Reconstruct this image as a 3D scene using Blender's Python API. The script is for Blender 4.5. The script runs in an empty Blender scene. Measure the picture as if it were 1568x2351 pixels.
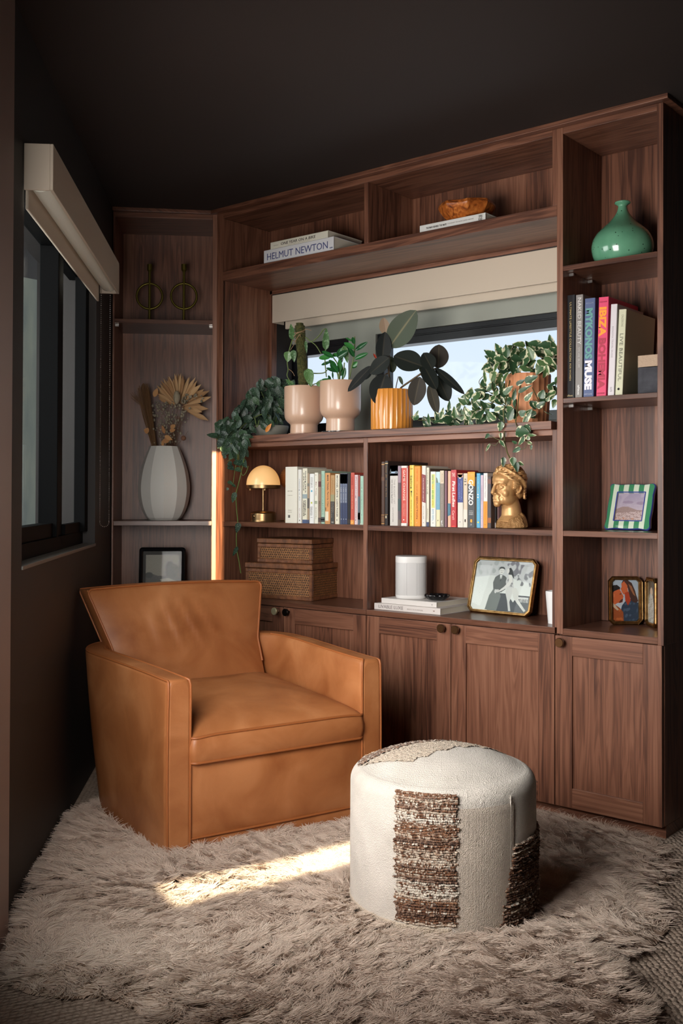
import bpy, math, random
import numpy as np
from mathutils import Vector, Matrix, noise as mnoise
random.seed(7); rng = np.random.default_rng(11)
S = bpy.context.scene
COL = S.collection
G = math.sqrt(.5)

# ------------------------------------------------------------------ camera
F, CY = 2328.2693, 1108.4069
YAW, PITCH, ROLL = .693, .0127, .003
CX, CYW, CZ = 3.5111, -3.3027, 1.15
_r = Vector((math.cos(YAW), math.sin(YAW), 0)); _f0 = Vector((-math.sin(YAW), math.cos(YAW), 0)); _u0 = Vector((0, 0, 1))
FWD = _f0*math.cos(PITCH) + _u0*math.sin(PITCH)
_u1 = _u0*math.cos(PITCH) - _f0*math.sin(PITCH)
RT = _r*math.cos(ROLL) + _u1*math.sin(ROLL)
UP = _u1*math.cos(ROLL) - _r*math.sin(ROLL)
CAM = Vector((CX, CYW, CZ))
cd = bpy.data.cameras.new('camera'); cam = bpy.data.objects.new('camera', cd); COL.objects.link(cam)
m = Matrix((RT, UP, -FWD)).transposed().to_4x4(); m.translation = CAM; cam.matrix_world = m
cd.sensor_fit = 'VERTICAL'; cd.sensor_height = 36; cd.lens = F/2351*36
cd.shift_y = -(2351/2 - CY)/2351
cd.clip_start = .05
S.camera = cam

def ray(px, py): return FWD + RT*((px-784)/F) + UP*((CY-py)/F)
def at_plane(px, py, n, k):
    q = ray(px, py); n = Vector(n); return CAM + q*((k - CAM.dot(n))/q.dot(n))
def at_y(px, py, y): return at_plane(px, py, (0, 1, 0), y)
def at_z(px, py, z): return at_plane(px, py, (0, 0, 1), z)
def at_c(px, py, d):                       # corner cabinet: d metres behind its front -> (x along front, z)
    p = at_plane(px, py, (-G, G, 0), d); return (p.x+p.y)*G, p.z
WD = .636
def at_w(px, py, n):                       # left wall: n metres in front of it -> (u, z)
    p = at_plane(px, py, (G, G, 0), CAM.x*G + CAM.y*G - WD + n)
    return (-(p.x-CX) + (p.y-CYW))*G, p.z
def depth(p): return (Vector(p)-CAM).dot(FWD)
ML = Matrix(((-G, G, 0, CX-WD*G), (G, G, 0, CYW-WD*G), (0, 0, 1, 0), (0, 0, 0, 1)))   # wall frame (u, n, z) -> world

# ------------------------------------------------------------------ mesh builder
class MB:
    def __init__(s): s.v = []; s.f = []; s.mi = []; s.m = 0
    def add(s, vs, fs, M=None):
        b = len(s.v)
        s.v += [tuple(M @ Vector(p)) if M else tuple(p) for p in vs]
        s.f += [tuple(i+b for i in q) for q in fs]; s.mi += [s.m]*len(fs); return s
    def box(s, x0, x1, y0, y1, z0, z1, M=None):
        vs = [(x, y, z) for z in (z0, z1) for y in (y0, y1) for x in (x0, x1)]
        return s.add(vs, [(0, 2, 3, 1), (4, 5, 7, 6), (0, 1, 5, 4), (2, 6, 7, 3), (0, 4, 6, 2), (1, 3, 7, 5)], M)
    def grid(s, P, cu=False, cv=False, M=None):          # P[i][j]
        nu, nv = len(P), len(P[0]); vs = [p for r in P for p in r]; fs = []
        for i in range(nu if cu else nu-1):
            for j in range(nv if cv else nv-1):
                a, b = i, (i+1) % nu; c, d = j, (j+1) % nv
                fs.append((a*nv+c, b*nv+c, b*nv+d, a*nv+d))
        return s.add(vs, fs, M)
    def lathe(s, prof, n=48, c=(0, 0, 0), M=None, rfun=None):
        P = []
        for k in range(n):
            a = 2*math.pi*k/n
            P.append([(c[0]+r*(rfun(a, z) if rfun else 1)*math.cos(a), c[1]+r*(rfun(a, z) if rfun else 1)*math.sin(a), c[2]+z) for r, z in prof])
        return s.grid(P, cu=True, M=M)
    def tube(s, pts, r, n=8, caps=True, closed=False, M=None):
        pts = [Vector(p) for p in pts]; R = r if hasattr(r, '__len__') else [r]*len(pts)
        N = len(pts); P = []; up = None
        for i, p in enumerate(pts):
            if closed: t = pts[(i+1) % N]-pts[i-1]
            else: t = pts[min(i+1, N-1)]-pts[max(i-1, 0)]
            if t.length < 1e-9: t = Vector((0, 0, 1))
            t.normalize()
            if up is None:
                up = Vector((0, 0, 1)) if abs(t.z) < .9 else Vector((1, 0, 0))
            a = (up - t*up.dot(t))
            if a.length < 1e-6: a = t.orthogonal()
            a.normalize(); b = t.cross(a); up = a
            P.append([tuple(p + (a*math.cos(2*math.pi*k/n) + b*math.sin(2*math.pi*k/n))*R[i]) for k in range(n)])
        b0 = len(s.v)
        s.grid(P, cu=closed, cv=True, M=M)
        if caps and not closed:
            s.f += [tuple(b0+k for k in range(n))[::-1], tuple(b0+(N-1)*n+k for k in range(n))]; s.mi += [s.m]*2
        return s
    def prism(s, outline, y0, y1, M=None):               # outline in (x,z), extruded along y
        n = len(outline); vs = [(x, y0, z) for x, z in outline] + [(x, y1, z) for x, z in outline]
        fs = [tuple(range(n)), tuple(range(n, 2*n))[::-1]] + [(i, i+n, (i+1) % n+n, (i+1) % n) for i in range(n)]
        return s.add(vs, fs, M)
    def zprism(s, outline, z0, z1, M=None):
        n = len(outline); vs = [(x, y, z0) for x, y in outline] + [(x, y, z1) for x, y in outline]
        fs = [tuple(range(n))[::-1], tuple(range(n, 2*n))] + [(i, (i+1) % n, (i+1) % n+n, i+n) for i in range(n)]
        return s.add(vs, fs, M)
    def ball(s, c, r, nu=12, nv=8, sc=(1, 1, 1), M=None):
        P = []
        for i in range(nu):
            a = 2*math.pi*i/nu
            P.append([(c[0]+r*sc[0]*math.sin(math.pi*j/nv)*math.cos(a), c[1]+r*sc[1]*math.sin(math.pi*j/nv)*math.sin(a), c[2]-r*sc[2]*math.cos(math.pi*j/nv)) for j in range(nv+1)])
        return s.grid(P, cu=True, M=M)

EMP = {}
def thing(name, label, cat, loc=(0, 0, 0), rotz=0, group=None, M=None):
    o = bpy.data.objects.new(name, None); COL.objects.link(o); o.empty_display_size = .05
    mm = M if M is not None else Matrix.Translation(loc) @ Matrix.Rotation(rotz, 4, 'Z')
    o.matrix_world = mm; EMP[o.name] = mm
    tag(o, label, cat, group); return o
def tag(o, label=None, cat=None, group=None, kind=None):
    if label: o['label'] = label
    if cat: o['category'] = cat
    if group: o['group'] = group
    if kind: o['kind'] = kind
    return o
def obj(name, mb, mats, parent=None, smooth=None, bevel=0, world=False, seg=2, label=None, merge=False):
    me = bpy.data.meshes.new(name)
    vs = mb.v
    if world and parent is not None:
        inv = EMP[parent.name].inverted(); vs = [tuple(inv @ Vector(p)) for p in vs]
    me.from_pydata(vs, [], mb.f); me.update()
    for mt in (mats if isinstance(mats, (list, tuple)) else [mats]): me.materials.append(mt)
    if any(mb.mi): me.polygons.foreach_set('material_index', mb.mi)
    import bmesh
    bm = bmesh.new(); bm.from_mesh(me)
    if merge: bmesh.ops.remove_doubles(bm, verts=bm.verts, dist=1e-5)
    bmesh.ops.recalc_face_normals(bm, faces=bm.faces); bm.to_mesh(me); bm.free()
    if smooth is not None:
        me.polygons.foreach_set('use_smooth', [True]*len(me.polygons))
        if smooth < 170: me.set_sharp_from_angle(angle=math.radians(smooth))
    o = bpy.data.objects.new(name, me); COL.objects.link(o)
    if parent is not None:
        o.parent = parent; EMP[o.name] = (EMP[parent.name] if not parent.name.startswith('~') else Matrix())
    else: EMP[o.name] = Matrix()
    if bevel:
        b = o.modifiers.new('bevel', 'BEVEL'); b.width = bevel; b.segments = seg; b.limit_method = 'ANGLE'; b.angle_limit = math.radians(40)
    if label: o['label'] = label
    return o
def struct(name, mb, mats, **k):
    o = obj(name, mb, mats, **k); o['kind'] = 'structure'; return o
def dup(o, parent=None):
    c = o.copy(); COL.objects.link(c); EMP[c.name] = EMP[o.name]
    if parent is not None: c.parent = parent
    for ch in [x for x in o.children]: dup(ch, c)
    return c
def move(o, M): o.matrix_world = M; EMP[o.name] = M

# ------------------------------------------------------------------ materials
def lin(c): return tuple(((x/255)/12.92 if x/255 <= .04045 else ((x/255+.055)/1.055)**2.4) for x in c) + (1,)
MATS = {}
def mat(name, rgb, rough=.5, metal=0, spec=.5, bump=None, var=None, coat=0, emit=None, sheen=0, trans=0, sss=0):
    if name in MATS: return MATS[name]
    mt = bpy.data.materials.new(name); mt.use_nodes = True; nt = mt.node_tree; b = nt.nodes['Principled BSDF']
    b.inputs['Base Color'].default_value = lin(rgb); b.inputs['Roughness'].default_value = rough; b.inputs['Metallic'].default_value = metal
    b.inputs['Specular IOR Level'].default_value = spec; b.inputs['Coat Weight'].default_value = coat
    if sheen: b.inputs['Sheen Weight'].default_value = sheen
    if sss: b.inputs['Subsurface Weight'].default_value = sss; b.inputs['Subsurface Radius'].default_value = (.02, .01, .006); b.inputs['Subsurface Scale'].default_value = .5
    if emit: b.inputs['Emission Color'].default_value = lin(emit[0]); b.inputs['Emission Strength'].default_value = emit[1]
    tc = None
    if var or bump: tc = nt.nodes.new('ShaderNodeTexCoord')
    if var:                                   # var=(rgb2, scale, detail)
        n = nt.nodes.new('ShaderNodeTexNoise'); n.inputs['Scale'].default_value = var[1]; n.inputs['Detail'].default_value = var[2] if len(var) > 2 else 4
        r = nt.nodes.new('ShaderNodeValToRGB'); r.color_ramp.elements[0].position = .35; r.color_ramp.elements[1].position = .65
        r.color_ramp.elements[0].color = lin(rgb); r.color_ramp.elements[1].color = lin(var[0])
        nt.links.new(tc.outputs['Object'], n.inputs['Vector']); nt.links.new(n.outputs['Fac'], r.inputs['Fac']); nt.links.new(r.outputs['Color'], b.inputs['Base Color'])
    if bump:                                  # bump=(scale, strength, distance)
        n = nt.nodes.new('ShaderNodeTexNoise'); n.inputs['Scale'].default_value = bump[0]; n.inputs['Detail'].default_value = 5
        bp = nt.nodes.new('ShaderNodeBump'); bp.inputs['Strength'].default_value = bump[1]; bp.inputs['Distance'].default_value = bump[2]
        nt.links.new(tc.outputs['Object'], n.inputs['Vector']); nt.links.new(n.outputs['Fac'], bp.inputs['Height']); nt.links.new(bp.outputs['Normal'], b.inputs['Normal'])
    MATS[name] = mt; return mt
def nodes(name):
    mt = bpy.data.materials.new(name); mt.use_nodes = True; nt = mt.node_tree
    MATS[name] = mt
    return mt, nt, nt.nodes['Principled BSDF'], nt.nodes.new, nt.links.new
def ramp(nt, stops):
    r = nt.nodes.new('ShaderNodeValToRGB'); cr = r.color_ramp
    while len(cr.elements) < len(stops): cr.elements.new(.5)
    for e, (p, c) in zip(cr.elements, stops): e.position = p; e.color = lin(c)
    return r
def math_n(nt, op, a, b=None, v=None):
    n = nt.nodes.new('ShaderNodeMath'); n.operation = op
    nt.links.new(a, n.inputs[0])
    if b is not None: nt.links.new(b, n.inputs[1])
    elif v is not None: n.inputs[1].default_value = v
    return n.outputs[0]

def wood(name, along, dark, mid, light, rough=.38, board=.105, gscale=1.0):
    """walnut: along = axis of the grain ('Z','X'), boards of slightly different tone, long flames and fine pores"""
    mt, nt, b, N, Lk = nodes(name)
    tc = N('ShaderNodeTexCoord'); sep = N('ShaderNodeSeparateXYZ'); Lk(tc.outputs['Object'], sep.inputs[0])
    oi = N('ShaderNodeObjectInfo')
    X, Y, Z = sep.outputs
    if along == 'Z': a = Z; u = math_n(nt, 'ADD', X, math_n(nt, 'MULTIPLY', Y, v=.83))
    elif along == 'X': a = X; u = math_n(nt, 'ADD', Z, math_n(nt, 'MULTIPLY', Y, v=.83))
    else: a = Y; u = math_n(nt, 'ADD', X, math_n(nt, 'MULTIPLY', Z, v=.83))
    rnd = math_n(nt, 'MULTIPLY', oi.outputs['Random'], v=37.)
    u2 = math_n(nt, 'ADD', u, rnd)
    bi = math_n(nt, 'FLOOR', math_n(nt, 'DIVIDE', u2, v=board))
    wn = N('ShaderNodeTexWhiteNoise'); wn.noise_dimensions = '1D'; Lk(bi, wn.inputs['W'])
    shift = math_n(nt, 'MULTIPLY', wn.outputs['Value'], v=9.)
    cb = N('ShaderNodeCombineXYZ'); Lk(u2, cb.inputs[0]); Lk(math_n(nt, 'ADD', a, shift), cb.inputs[1]); Lk(rnd, cb.inputs[2])
    def noise(sx, sy, det, dist, sc=1):
        mp = N('ShaderNodeMapping'); mp.inputs['Scale'].default_value = (sx*gscale, sy*gscale, 1); Lk(cb.outputs[0], mp.inputs['Vector'])
        n = N('ShaderNodeTexNoise'); n.inputs['Scale'].default_value = sc; n.inputs['Detail'].default_value = det; n.inputs['Distortion'].default_value = dist
        Lk(mp.outputs[0], n.inputs['Vector']); return n.outputs['Fac']
    n1 = noise(22, 1.3, 3, 1.2); n2 = noise(95, 2.2, 4, .3); n3 = noise(420, 7, 2, 0)
    # cathedral rings from a distorted distance field
    rg = N('ShaderNodeMath'); rg.operation = 'SINE'; Lk(math_n(nt, 'MULTIPLY', n1, v=30.), rg.inputs[0])
    f = math_n(nt, 'MULTIPLY', n2, v=.45)
    f = math_n(nt, 'ADD', f, math_n(nt, 'MULTIPLY', rg.outputs[0], v=.085))
    f = math_n(nt, 'ADD', f, math_n(nt, 'MULTIPLY', n3, v=.22))
    f = math_n(nt, 'ADD', f, math_n(nt, 'MULTIPLY', wn.outputs['Value'], v=.2))
    f = math_n(nt, 'ADD', f, v=.07)
    r = ramp(nt, [(.30, dark), (.5, mid), (.74, light)]); Lk(f, r.inputs['Fac'])
    Lk(r.outputs['Color'], b.inputs['Base Color'])
    b.inputs['Roughness'].default_value = rough; b.inputs['Specular IOR Level'].default_value = .45
    bp = N('ShaderNodeBump'); bp.inputs['Strength'].default_value = .12; bp.inputs['Distance'].default_value = .001
    Lk(n3, bp.inputs['Height']); Lk(bp.outputs['Normal'], b.inputs['Normal'])
    return mt
WD_D, WD_M, WD_L = (74, 45, 34), (114, 74, 56), (138, 95, 74)
W_V = wood('walnut_vertical', 'Z', WD_D, WD_M, WD_L)
W_H = wood('walnut_horizontal', 'X', WD_D, WD_M, WD_L, board=.5)
W_S = wood('walnut_shelf', 'X', (64, 39, 30), (94, 60, 45), (114, 77, 60), board=.4, rough=.3)
PAINT = mat('dark_brown_paint', (36, 30, 28), rough=.62, bump=(260, .05, .002))
CEIL = mat('ceiling_paint', (42, 33, 30), rough=.7, bump=(200, .05, .002))
RECESS = mat('recess_paint', (150, 152, 142), rough=.6)
BLACKM = mat('black_window_frame', (17, 18, 22), rough=.32, spec=.5); BLACKW = mat('black_sash', (8, 8, 9), rough=.6, spec=.06)
BLIND = mat('blind_fabric', (196, 181, 163), rough=.8, bump=(500, .15, .001))
BLINDW = mat('blind_fabric_pale', (226, 225, 212), rough=.85, bump=(700, .1, .001))
BRASS = mat('aged_brass', (152, 122, 86), rough=.34, metal=1)
BRONZE = mat('bronze_knob', (120, 88, 60), rough=.36, metal=1)
BLACKK = mat('dark_knob', (30, 22, 18), rough=.35, metal=.8)
CHROME = mat('steel_pin', (190, 185, 180), rough=.3, metal=1)
def glass_thin(name, tint=(249, 251, 251)):
    mt, nt, b, N, Lk = nodes(name)
    nt.nodes.remove(b); out = [n for n in nt.nodes if n.type == 'OUTPUT_MATERIAL'][0]
    tr = N('ShaderNodeBsdfTransparent'); tr.inputs['Color'].default_value = lin(tint); gl = N('ShaderNodeBsdfGlossy'); gl.inputs['Roughness'].default_value = .02
    fr = N('ShaderNodeFresnel'); fr.inputs['IOR'].default_value = 1.45; mx = N('ShaderNodeMixShader')
    Lk(math_n(nt, 'MULTIPLY', fr.outputs[0], v=.12 if name=='window_glass' else .13), mx.inputs[0]); Lk(tr.outputs[0], mx.inputs[1]); Lk(gl.outputs[0], mx.inputs[2]); Lk(mx.outputs[0], out.inputs['Surface'])
    return mt
GLASS_W = glass_thin('window_glass'); GLASS = glass_thin('picture_glass')

# ------------------------------------------------------------------ room shell
HC = 2.4945
def carpet():
    mt, nt, b, N, Lk = nodes('loop_carpet')
    tc = N('ShaderNodeTexCoord'); mp = N('ShaderNodeMapping'); mp.inputs['Rotation'].default_value = (0, 0, math.radians(35)); mp.inputs['Scale'].default_value = (1/.0125, 1/.018, 1)
    Lk(tc.outputs['Object'], mp.inputs['Vector'])
    v = N('ShaderNodeTexVoronoi'); v.inputs['Scale'].default_value = 1; v.inputs['Randomness'].default_value = .42; Lk(mp.outputs[0], v.inputs['Vector'])
    n = N('ShaderNodeTexNoise'); n.inputs['Scale'].default_value = 160; n.inputs['Detail'].default_value = 4; Lk(tc.outputs['Object'], n.inputs['Vector'])
    h = math_n(nt, 'ADD', math_n(nt, 'MULTIPLY', v.outputs['Distance'], v=-1.), math_n(nt, 'MULTIPLY', n.outputs['Fac'], v=.5))
    r = ramp(nt, [(0, (192, 174, 158)), (.5, (174, 156, 141)), (1, (128, 112, 100))]); Lk(v.outputs['Distance'], r.inputs['Fac'])
    Lk(r.outputs['Color'], b.inputs['Base Color']); b.inputs['Roughness'].default_value = .95; b.inputs['Specular IOR Level'].default_value = .1
    bp = N('ShaderNodeBump'); bp.inputs['Strength'].default_value = 1; bp.inputs['Distance'].default_value = .012; Lk(h, bp.inputs['Height']); Lk(bp.outputs['Normal'], b.inputs['Normal'])
    return mt
CARPET = carpet()
struct('floor', MB().box(-2, 7, -7.5, 1.0, -.1, 0), CARPET)
struct('ceiling', MB().box(-2, 7, -7.5, 1.0, HC, HC+.1), CEIL)
# left wall with the window we see (u .. ) and an added opening nearer the camera, out of frame, made to suit the key lamp
U0, U1, ZS0, ZS1 = 2.945, 4.33, .948, 2.10
V0, V1 = 1.15, 2.35
w = MB()
for (a, b_, z0, z1) in ((-3.2, V0, 0, HC), (V0, V1, 0, .75), (V0, V1, 2.2, HC), (V1, U0, 0, HC), (U0, U1, 0, ZS0-.012), (U0, U1, ZS1, HC), (U1, 5.6, 0, HC)):
    w.box(a, b_, -.22, 0, z0, z1, M=ML)
struct('wall_left', w, PAINT)
struct('trim_1', MB().box(2.50, 2.722, .002, .022, 0, HC, M=ML), mat('casing_paint', (150, 128, 120), rough=.5), bevel=.003)
# wall behind the main bookcase: front leaf (dark) with one opening, then the reveal wall (grey green) with two windows
RX0, RX1, RZ0, RZ1 = .052, 1.774, 1.38, 2.135
w = MB()
w.box(-1.2, RX0, .325, .47, 0, HC); w.box(RX1, 6.8, .325, .47, 0, HC); w.box(RX0, RX1, .325, .47, 0, RZ0-.0); w.box(RX0, RX1, .325, .47, RZ1, HC)
struct('wall_back', w, PAINT)
YW = .47
pA = at_y(690, 880, YW+.02); pB = at_y(806, 850, YW+.02); pC = at_y(868, 850, YW+.02); pT = at_y(1100, 772, YW+.02); pS = at_y(1000, 958, YW+.02)
WX = [(pA.x-.05, pB.x), (pC.x, 2.2)]; WZ0, WZ1 = pS.z-.04, pT.z+.062
w = MB()
w.box(-.3, WX[0][0], YW, YW+.12, 1.2, 2.4); w.box(WX[0][1], WX[1][0], YW, YW+.12, 1.2, 2.4); w.box(WX[1][1], 2.6, YW, YW+.12, 1.2, 2.4)
for a, b_ in WX: w.box(a, b_, YW, YW+.12, 1.2, WZ0); w.box(a, b_, YW, YW+.12, WZ1, 2.4)
struct('wall_reveal', w, RECESS)
for k, (a, b_) in enumerate(WX):
    f = MB(); t = .042
    f.box(a, a+t, YW+.012, YW+.085, WZ0, WZ1); f.box(b_-t if k else b_-.012, b_, YW+.012, YW+.085, WZ0, WZ1)
    f.box(a+t, b_, YW+.012, YW+.085, WZ0, WZ0+t); f.box(a+t, b_, YW+.012, YW+.085, WZ1-.062, WZ1)
    f.box(a+t, b_, YW+.004, YW+.05, WZ1-.03, WZ1-.022)
    wi = struct('window_%d' % (k+2), f, BLACKM, bevel=.002)
    obj('window_pane', MB().box(a+t, b_-t*.3, YW+.05, YW+.056, WZ0+t, WZ1-.06), GLASS_W, wi)
# right and rear walls of the room, beyond the frame
MB_ = MB()
struct('wall_right', MB().box(6.2, 6.4, -7.5, .325, 0, HC), PAINT)
struct('wall_rear', MB().box(-3.3, -3.2, -.2, 5.2, 0, HC, M=ML), PAINT)
# corner wall behind the angled cabinet
MC = Matrix.Rotation(math.radians(45), 4, 'Z')            # corner cabinet frame: x along its front, y into it
SW = -.486                                               # x where the window wall meets the cabinet front
struct('wall_corner', MB().box(-.9, .12, .335, .45, 0, HC, M=MC), PAINT)

# left window: frame, sashes, panes, sill
f = MB()
n0, n1 = -.112, -.05
um = at_w(97, 900, -.10)[0]; um2 = at_w(139, 900, -.10)[0]; ue = at_w(174, 900, -.10)[0]
f.box(U0, U1, n0, n1, ZS0, ZS0+.05, M=ML); f.box(U0, U1, n0, n1, ZS1-.05, ZS1, M=ML)
uf = at_w(135, 900, -.045)[0]; um2 = at_w(139, 900, -.07)[0]; ue = min(U1-.03, at_w(174, 900, -.07)[0])
f.box(U0, U0+.012, n0, n1-.02, ZS0+.05, ZS1-.05, M=ML); f.box(ue, U1, -.075, -.03, ZS0+.05, ZS1-.05, M=ML)
f.box(um, max(um+.03, uf), n0, -.045, ZS0+.05, ZS1-.05, M=ML); f.box(um+.03, um2, -.075, -.062, ZS0+.05, ZS1-.05, M=ML)
f.box(U0+.012, um, n0, n1-.01, ZS0+.05, ZS0+.10, M=ML); f.box(um2, ue, -.075, -.05, ZS0+.05, ZS0+.09, M=ML)
win = struct('window_1', f, BLACKW, bevel=.002)
obj('window_pane', MB().box(U0+.01, um+.002, -.104, -.1, ZS0+.09, ZS1-.05, M=ML), GLASS_W, win)
obj('window_pane', MB().box(um2-.002, ue+.002, -.072, -.068, ZS0+.08, ZS1-.05, M=ML), GLASS_W, win)
obj('window_sill', MB().box(U0, U1, -.07, .004, ZS0-.012, ZS0, M=ML), mat('sill_grey', (118, 116, 110), rough=.35), win, bevel=.002)
# what stands outside that window: a pale rendered wall close by
struct('wall_outside', MB().box(4.6, 14, -1.6, -1.45, -.1, 5, M=ML), mat('outside_render', (118, 114, 92), rough=.9, var=((92, 92, 78), 1.6, 3)))
# frame of the unseen opening, added to go with the key lamp
f = MB()
for a, b_, z0, z1 in ((V0, V0+.05, .75, 2.2), (V1-.05, V1, .75, 2.2), (V0, V1, .75, .8), (V0, V1, 2.15, 2.2)): f.box(a, b_, -.14, -.07, z0, z1, M=ML)
struct('window_4', f, BLACKM)
# ------------------------------------------------------------------ built-in joinery
DB = .32
zT, zA, zAb, zTop = 2.4547, 2.2023, 2.1602, 2.478
zLed0, zLed1, zH = 1.391, 1.4215, 1.370
zL, zLb, zC, zCb = 1.028, 1.006, .6785, .6566
Xp, Xd1, Xd2, Xs0, Xs1, Xs2, Xr0, Xr1 = .0387, .8867, .909, 1.7573, 1.7756, 1.7996, 2.1497, 2.1706
zB = .043
BV = .0012
def board(name, parent, x0, x1, y0, y1, z0, z1, mt, bv=BV): return obj(name, MB().box(x0, x1, y0, y1, z0, z1), mt, parent, world=parent.name not in ('angled_corner_bookcase',), bevel=bv)
def pin(parent, x, y, z, sx):
    obj('shelf_pin', MB().box(min(x, x+sx*.018), max(x, x+sx*.018), y-.004, y+.004, z-.012, z-.002), CHROME, parent, world=True)

# upper bridge with two open niches
t = thing('bridge_cabinet', 'long walnut bridge cabinet of two open niches spanning above the window', 'cabinet', (Xp, 0, zAb))
board('side_panel', t, .02, Xp, .012, DB, zAb, zT, W_V); board('side_panel', t, Xs0, Xs1, 0, DB, zA, zTop, W_V)
board('divider', t, Xd1, Xd2, 0, DB, zA, zT, W_V)
board('bottom_shelf', t, Xp, Xs1, 0, DB, zAb, zA, W_H)
board('top_board', t, Xp, Xs0, 0, DB, zT, zTop, W_H)
board('back_panel', t, Xp, Xs0, DB-.006, DB+.004, zA, zT, W_V)
# window reveal lining
t = thing('window_lining', 'walnut lining boards around the shelf window behind the plants', 'lining', (Xp, DB, zLed1))
board('lining_board', t, .02, Xp, .004, DB, zLed1, zAb, W_V)
board('lining_trim', t, Xp-.004, Xp+.0145, DB, DB+.035, zLed1, zAb, W_V); board('lining_trim', t, Xp, Xs1, DB, DB+.02, zAb-.018, zAb, W_H)
# hutch under the ledge
t = thing('open_bookcase', 'low walnut bookcase with four open compartments under the window ledge', 'bookcase', (Xp, 0, zC))
board('side_panel', t, .02, Xp, .012, DB, zC, zLed0, W_V); board('side_panel', t, Xs0, Xs1, 0, DB, zC, zLed0, W_V)
board('divider', t, Xd1, Xd2, 0, DB, zC, zLed0, W_V)
board('top_board', t, Xp, Xd1, 0, DB, zH, zLed0, W_H); board('top_board', t, Xd2, Xs0, 0, DB, zH, zLed0, W_H)
board('shelf', t, Xp, Xd1, .002, DB, zLb, zL, W_S); board('shelf', t, Xd2, Xs0, .002, DB, zLb, zL, W_S)
board('back_panel', t, Xp, Xd1, DB-.006, DB+.004, zC, zLed0, W_V); board('back_panel', t, Xd2, Xs0, DB-.006, DB+.004, zC, zLed0, W_V)
t = obj('window_ledge', MB().box(.03, 1.7645, -.022, .468, zLed0, zLed1), W_H, bevel=.0015)
tag(t, 'long walnut window ledge board carrying the row of potted plants', 'ledge')

def door(parent, x0, x1, z0, z1, knobx, knobz, kmat=None, y=-.0):
    """shaker door: frame with recessed panel, knob"""
    st, rt, rb, th = .066, .068, .07, .02
    yb = y+th
    d = obj('door', MB().box(x0+st-.003, x1-st+.003, y+.009, yb-.002, z0+rb-.003, z1-rt+.003), W_V, parent, world=True)
    for a_, b_ in ((x0, x0+st), (x1-st, x1)): obj('stile', MB().box(a_, b_, y, yb, z0, z1), W_V, d, bevel=.0012, world=True)
    for a_, b_ in ((z1-rt, z1), (z0, z0+rb)): obj('rail', MB().box(x0+st, x1-st, y, yb, a_, b_), W_H, d, bevel=.0012, world=True)
    k = MB(); k.lathe([(0, 0), (.006, 0), (.006, .014), (.008, .016), (.0155, .018), (.0165, .020), (.0165, .027), (.015, .0285), (0, .0285)], 28, M=Matrix.Translation((knobx, y, knobz)) @ Matrix.Rotation(math.radians(90), 4, 'X'))
    kk = obj('knob', k, kmat or BRONZE, d, smooth=35, world=True)
    return d
# base cabinets
g = .0016
def base(label, x0, x1, xm, k1, k2, m1=None, m2=None):
    t = thing('base_cabinet', label, 'cabinet', (x0, 0, 0), group=None)
    board('carcass', t, x0, x1, .0205, DB, zB, zCb, W_V)
    board('plinth', t, x0, x1, .045, DB, 0, zB, W_H)
    board('worktop', t, x0, x1, 0, DB, zCb, zC, W_S)
    if xm is not None:
        door(t, x0+g, xm-g, zB, zCb-.003, xm-k1, .636, m1); door(t, xm+g, x1-g, zB, zCb-.003, xm+k2, .636, m2)
    return t
base('walnut base cabinet with two doors half hidden behind the leather chair', Xp, .902, .436, .033, .033, mat('sunlit_knob', (196, 186, 150), rough=.35, metal=.6), BLACKK)  # left knob's colour is paled to carry the sunlight falling on it
base('walnut base cabinet with two doors behind the woven pouf', .904, 1.7675, 1.3225, .032, .033)
# tower on the right
t = thing('tower_bookcase', 'tall narrow walnut tower bookcase with open shelves above one door, at the right end', 'bookcase', (1.7756, 0, 0))
board('side_panel', t, Xs1, Xs2, 0, DB, zCb, zTop, W_V); board('side_panel', t, Xr0, Xr1, 0, DB+.004, zCb-.006, zTop, W_V)
board('carcass', t, Xs1, Xr1-.004, .0205, DB, zB, zCb-.003, W_V); board('plinth', t, Xs1, Xr1-.004, .03, DB, 0, zB, W_H)
board('top_board', t, Xs2, Xr0, 0, DB, zT, zTop, W_H)
board('back_panel', t, Xs2, Xr0, DB-.006, DB+.004, zC, zT, W_V)
for z, b_ in ((1.9783, 1.96), (1.5014, 1.4843), (1.0273, 1.0072), (.6769, .6536)): board('shelf', t, Xs2, Xr0, .001, DB, b_, z, W_S)
for z in (1.96, 1.4843):
    for y in (.05, .2): pin(t, Xs2, y, z, 1)
door(t, 1.7695, 2.1640, zB, .6505, 1.7985, .629)
# angled corner bookcase (frame rotated 45 degrees)
t = thing('angled_corner_bookcase', 'shadowy walnut corner bookcase set at an angle beside the window wall', 'bookcase', M=MC.copy())
cL, cR = -.4764, -.0208
board('side_panel', t, SW+.001, cL, 0, .325, 0, zTop, W_V); board('side_panel', t, cR, 0, .0, .325, 0, zTop, W_V)
board('back_panel', t, cL, cR, .318, .328, 0, zTop, W_V)
board('top_board', t, cL, cR, 0, .318, zT, zTop, W_H)
for z, b_ in ((1.9767, 1.957), (1.0288, 1.007), (.6785, .6566)): board('shelf', t, cL, cR, .001, .318, b_, z, W_S)
board('cupboard_front', t, cL, cR, .002, .02, zB, .654, W_V)
for z in (1.957,):
    for x, sx in ((cL, 1), (cR, -1)):
        obj('shelf_pin', MB().box(min(x, x+sx*.016), max(x, x+sx*.016), .03, .038, z-.012, z-.002), CHROME, t)
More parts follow.
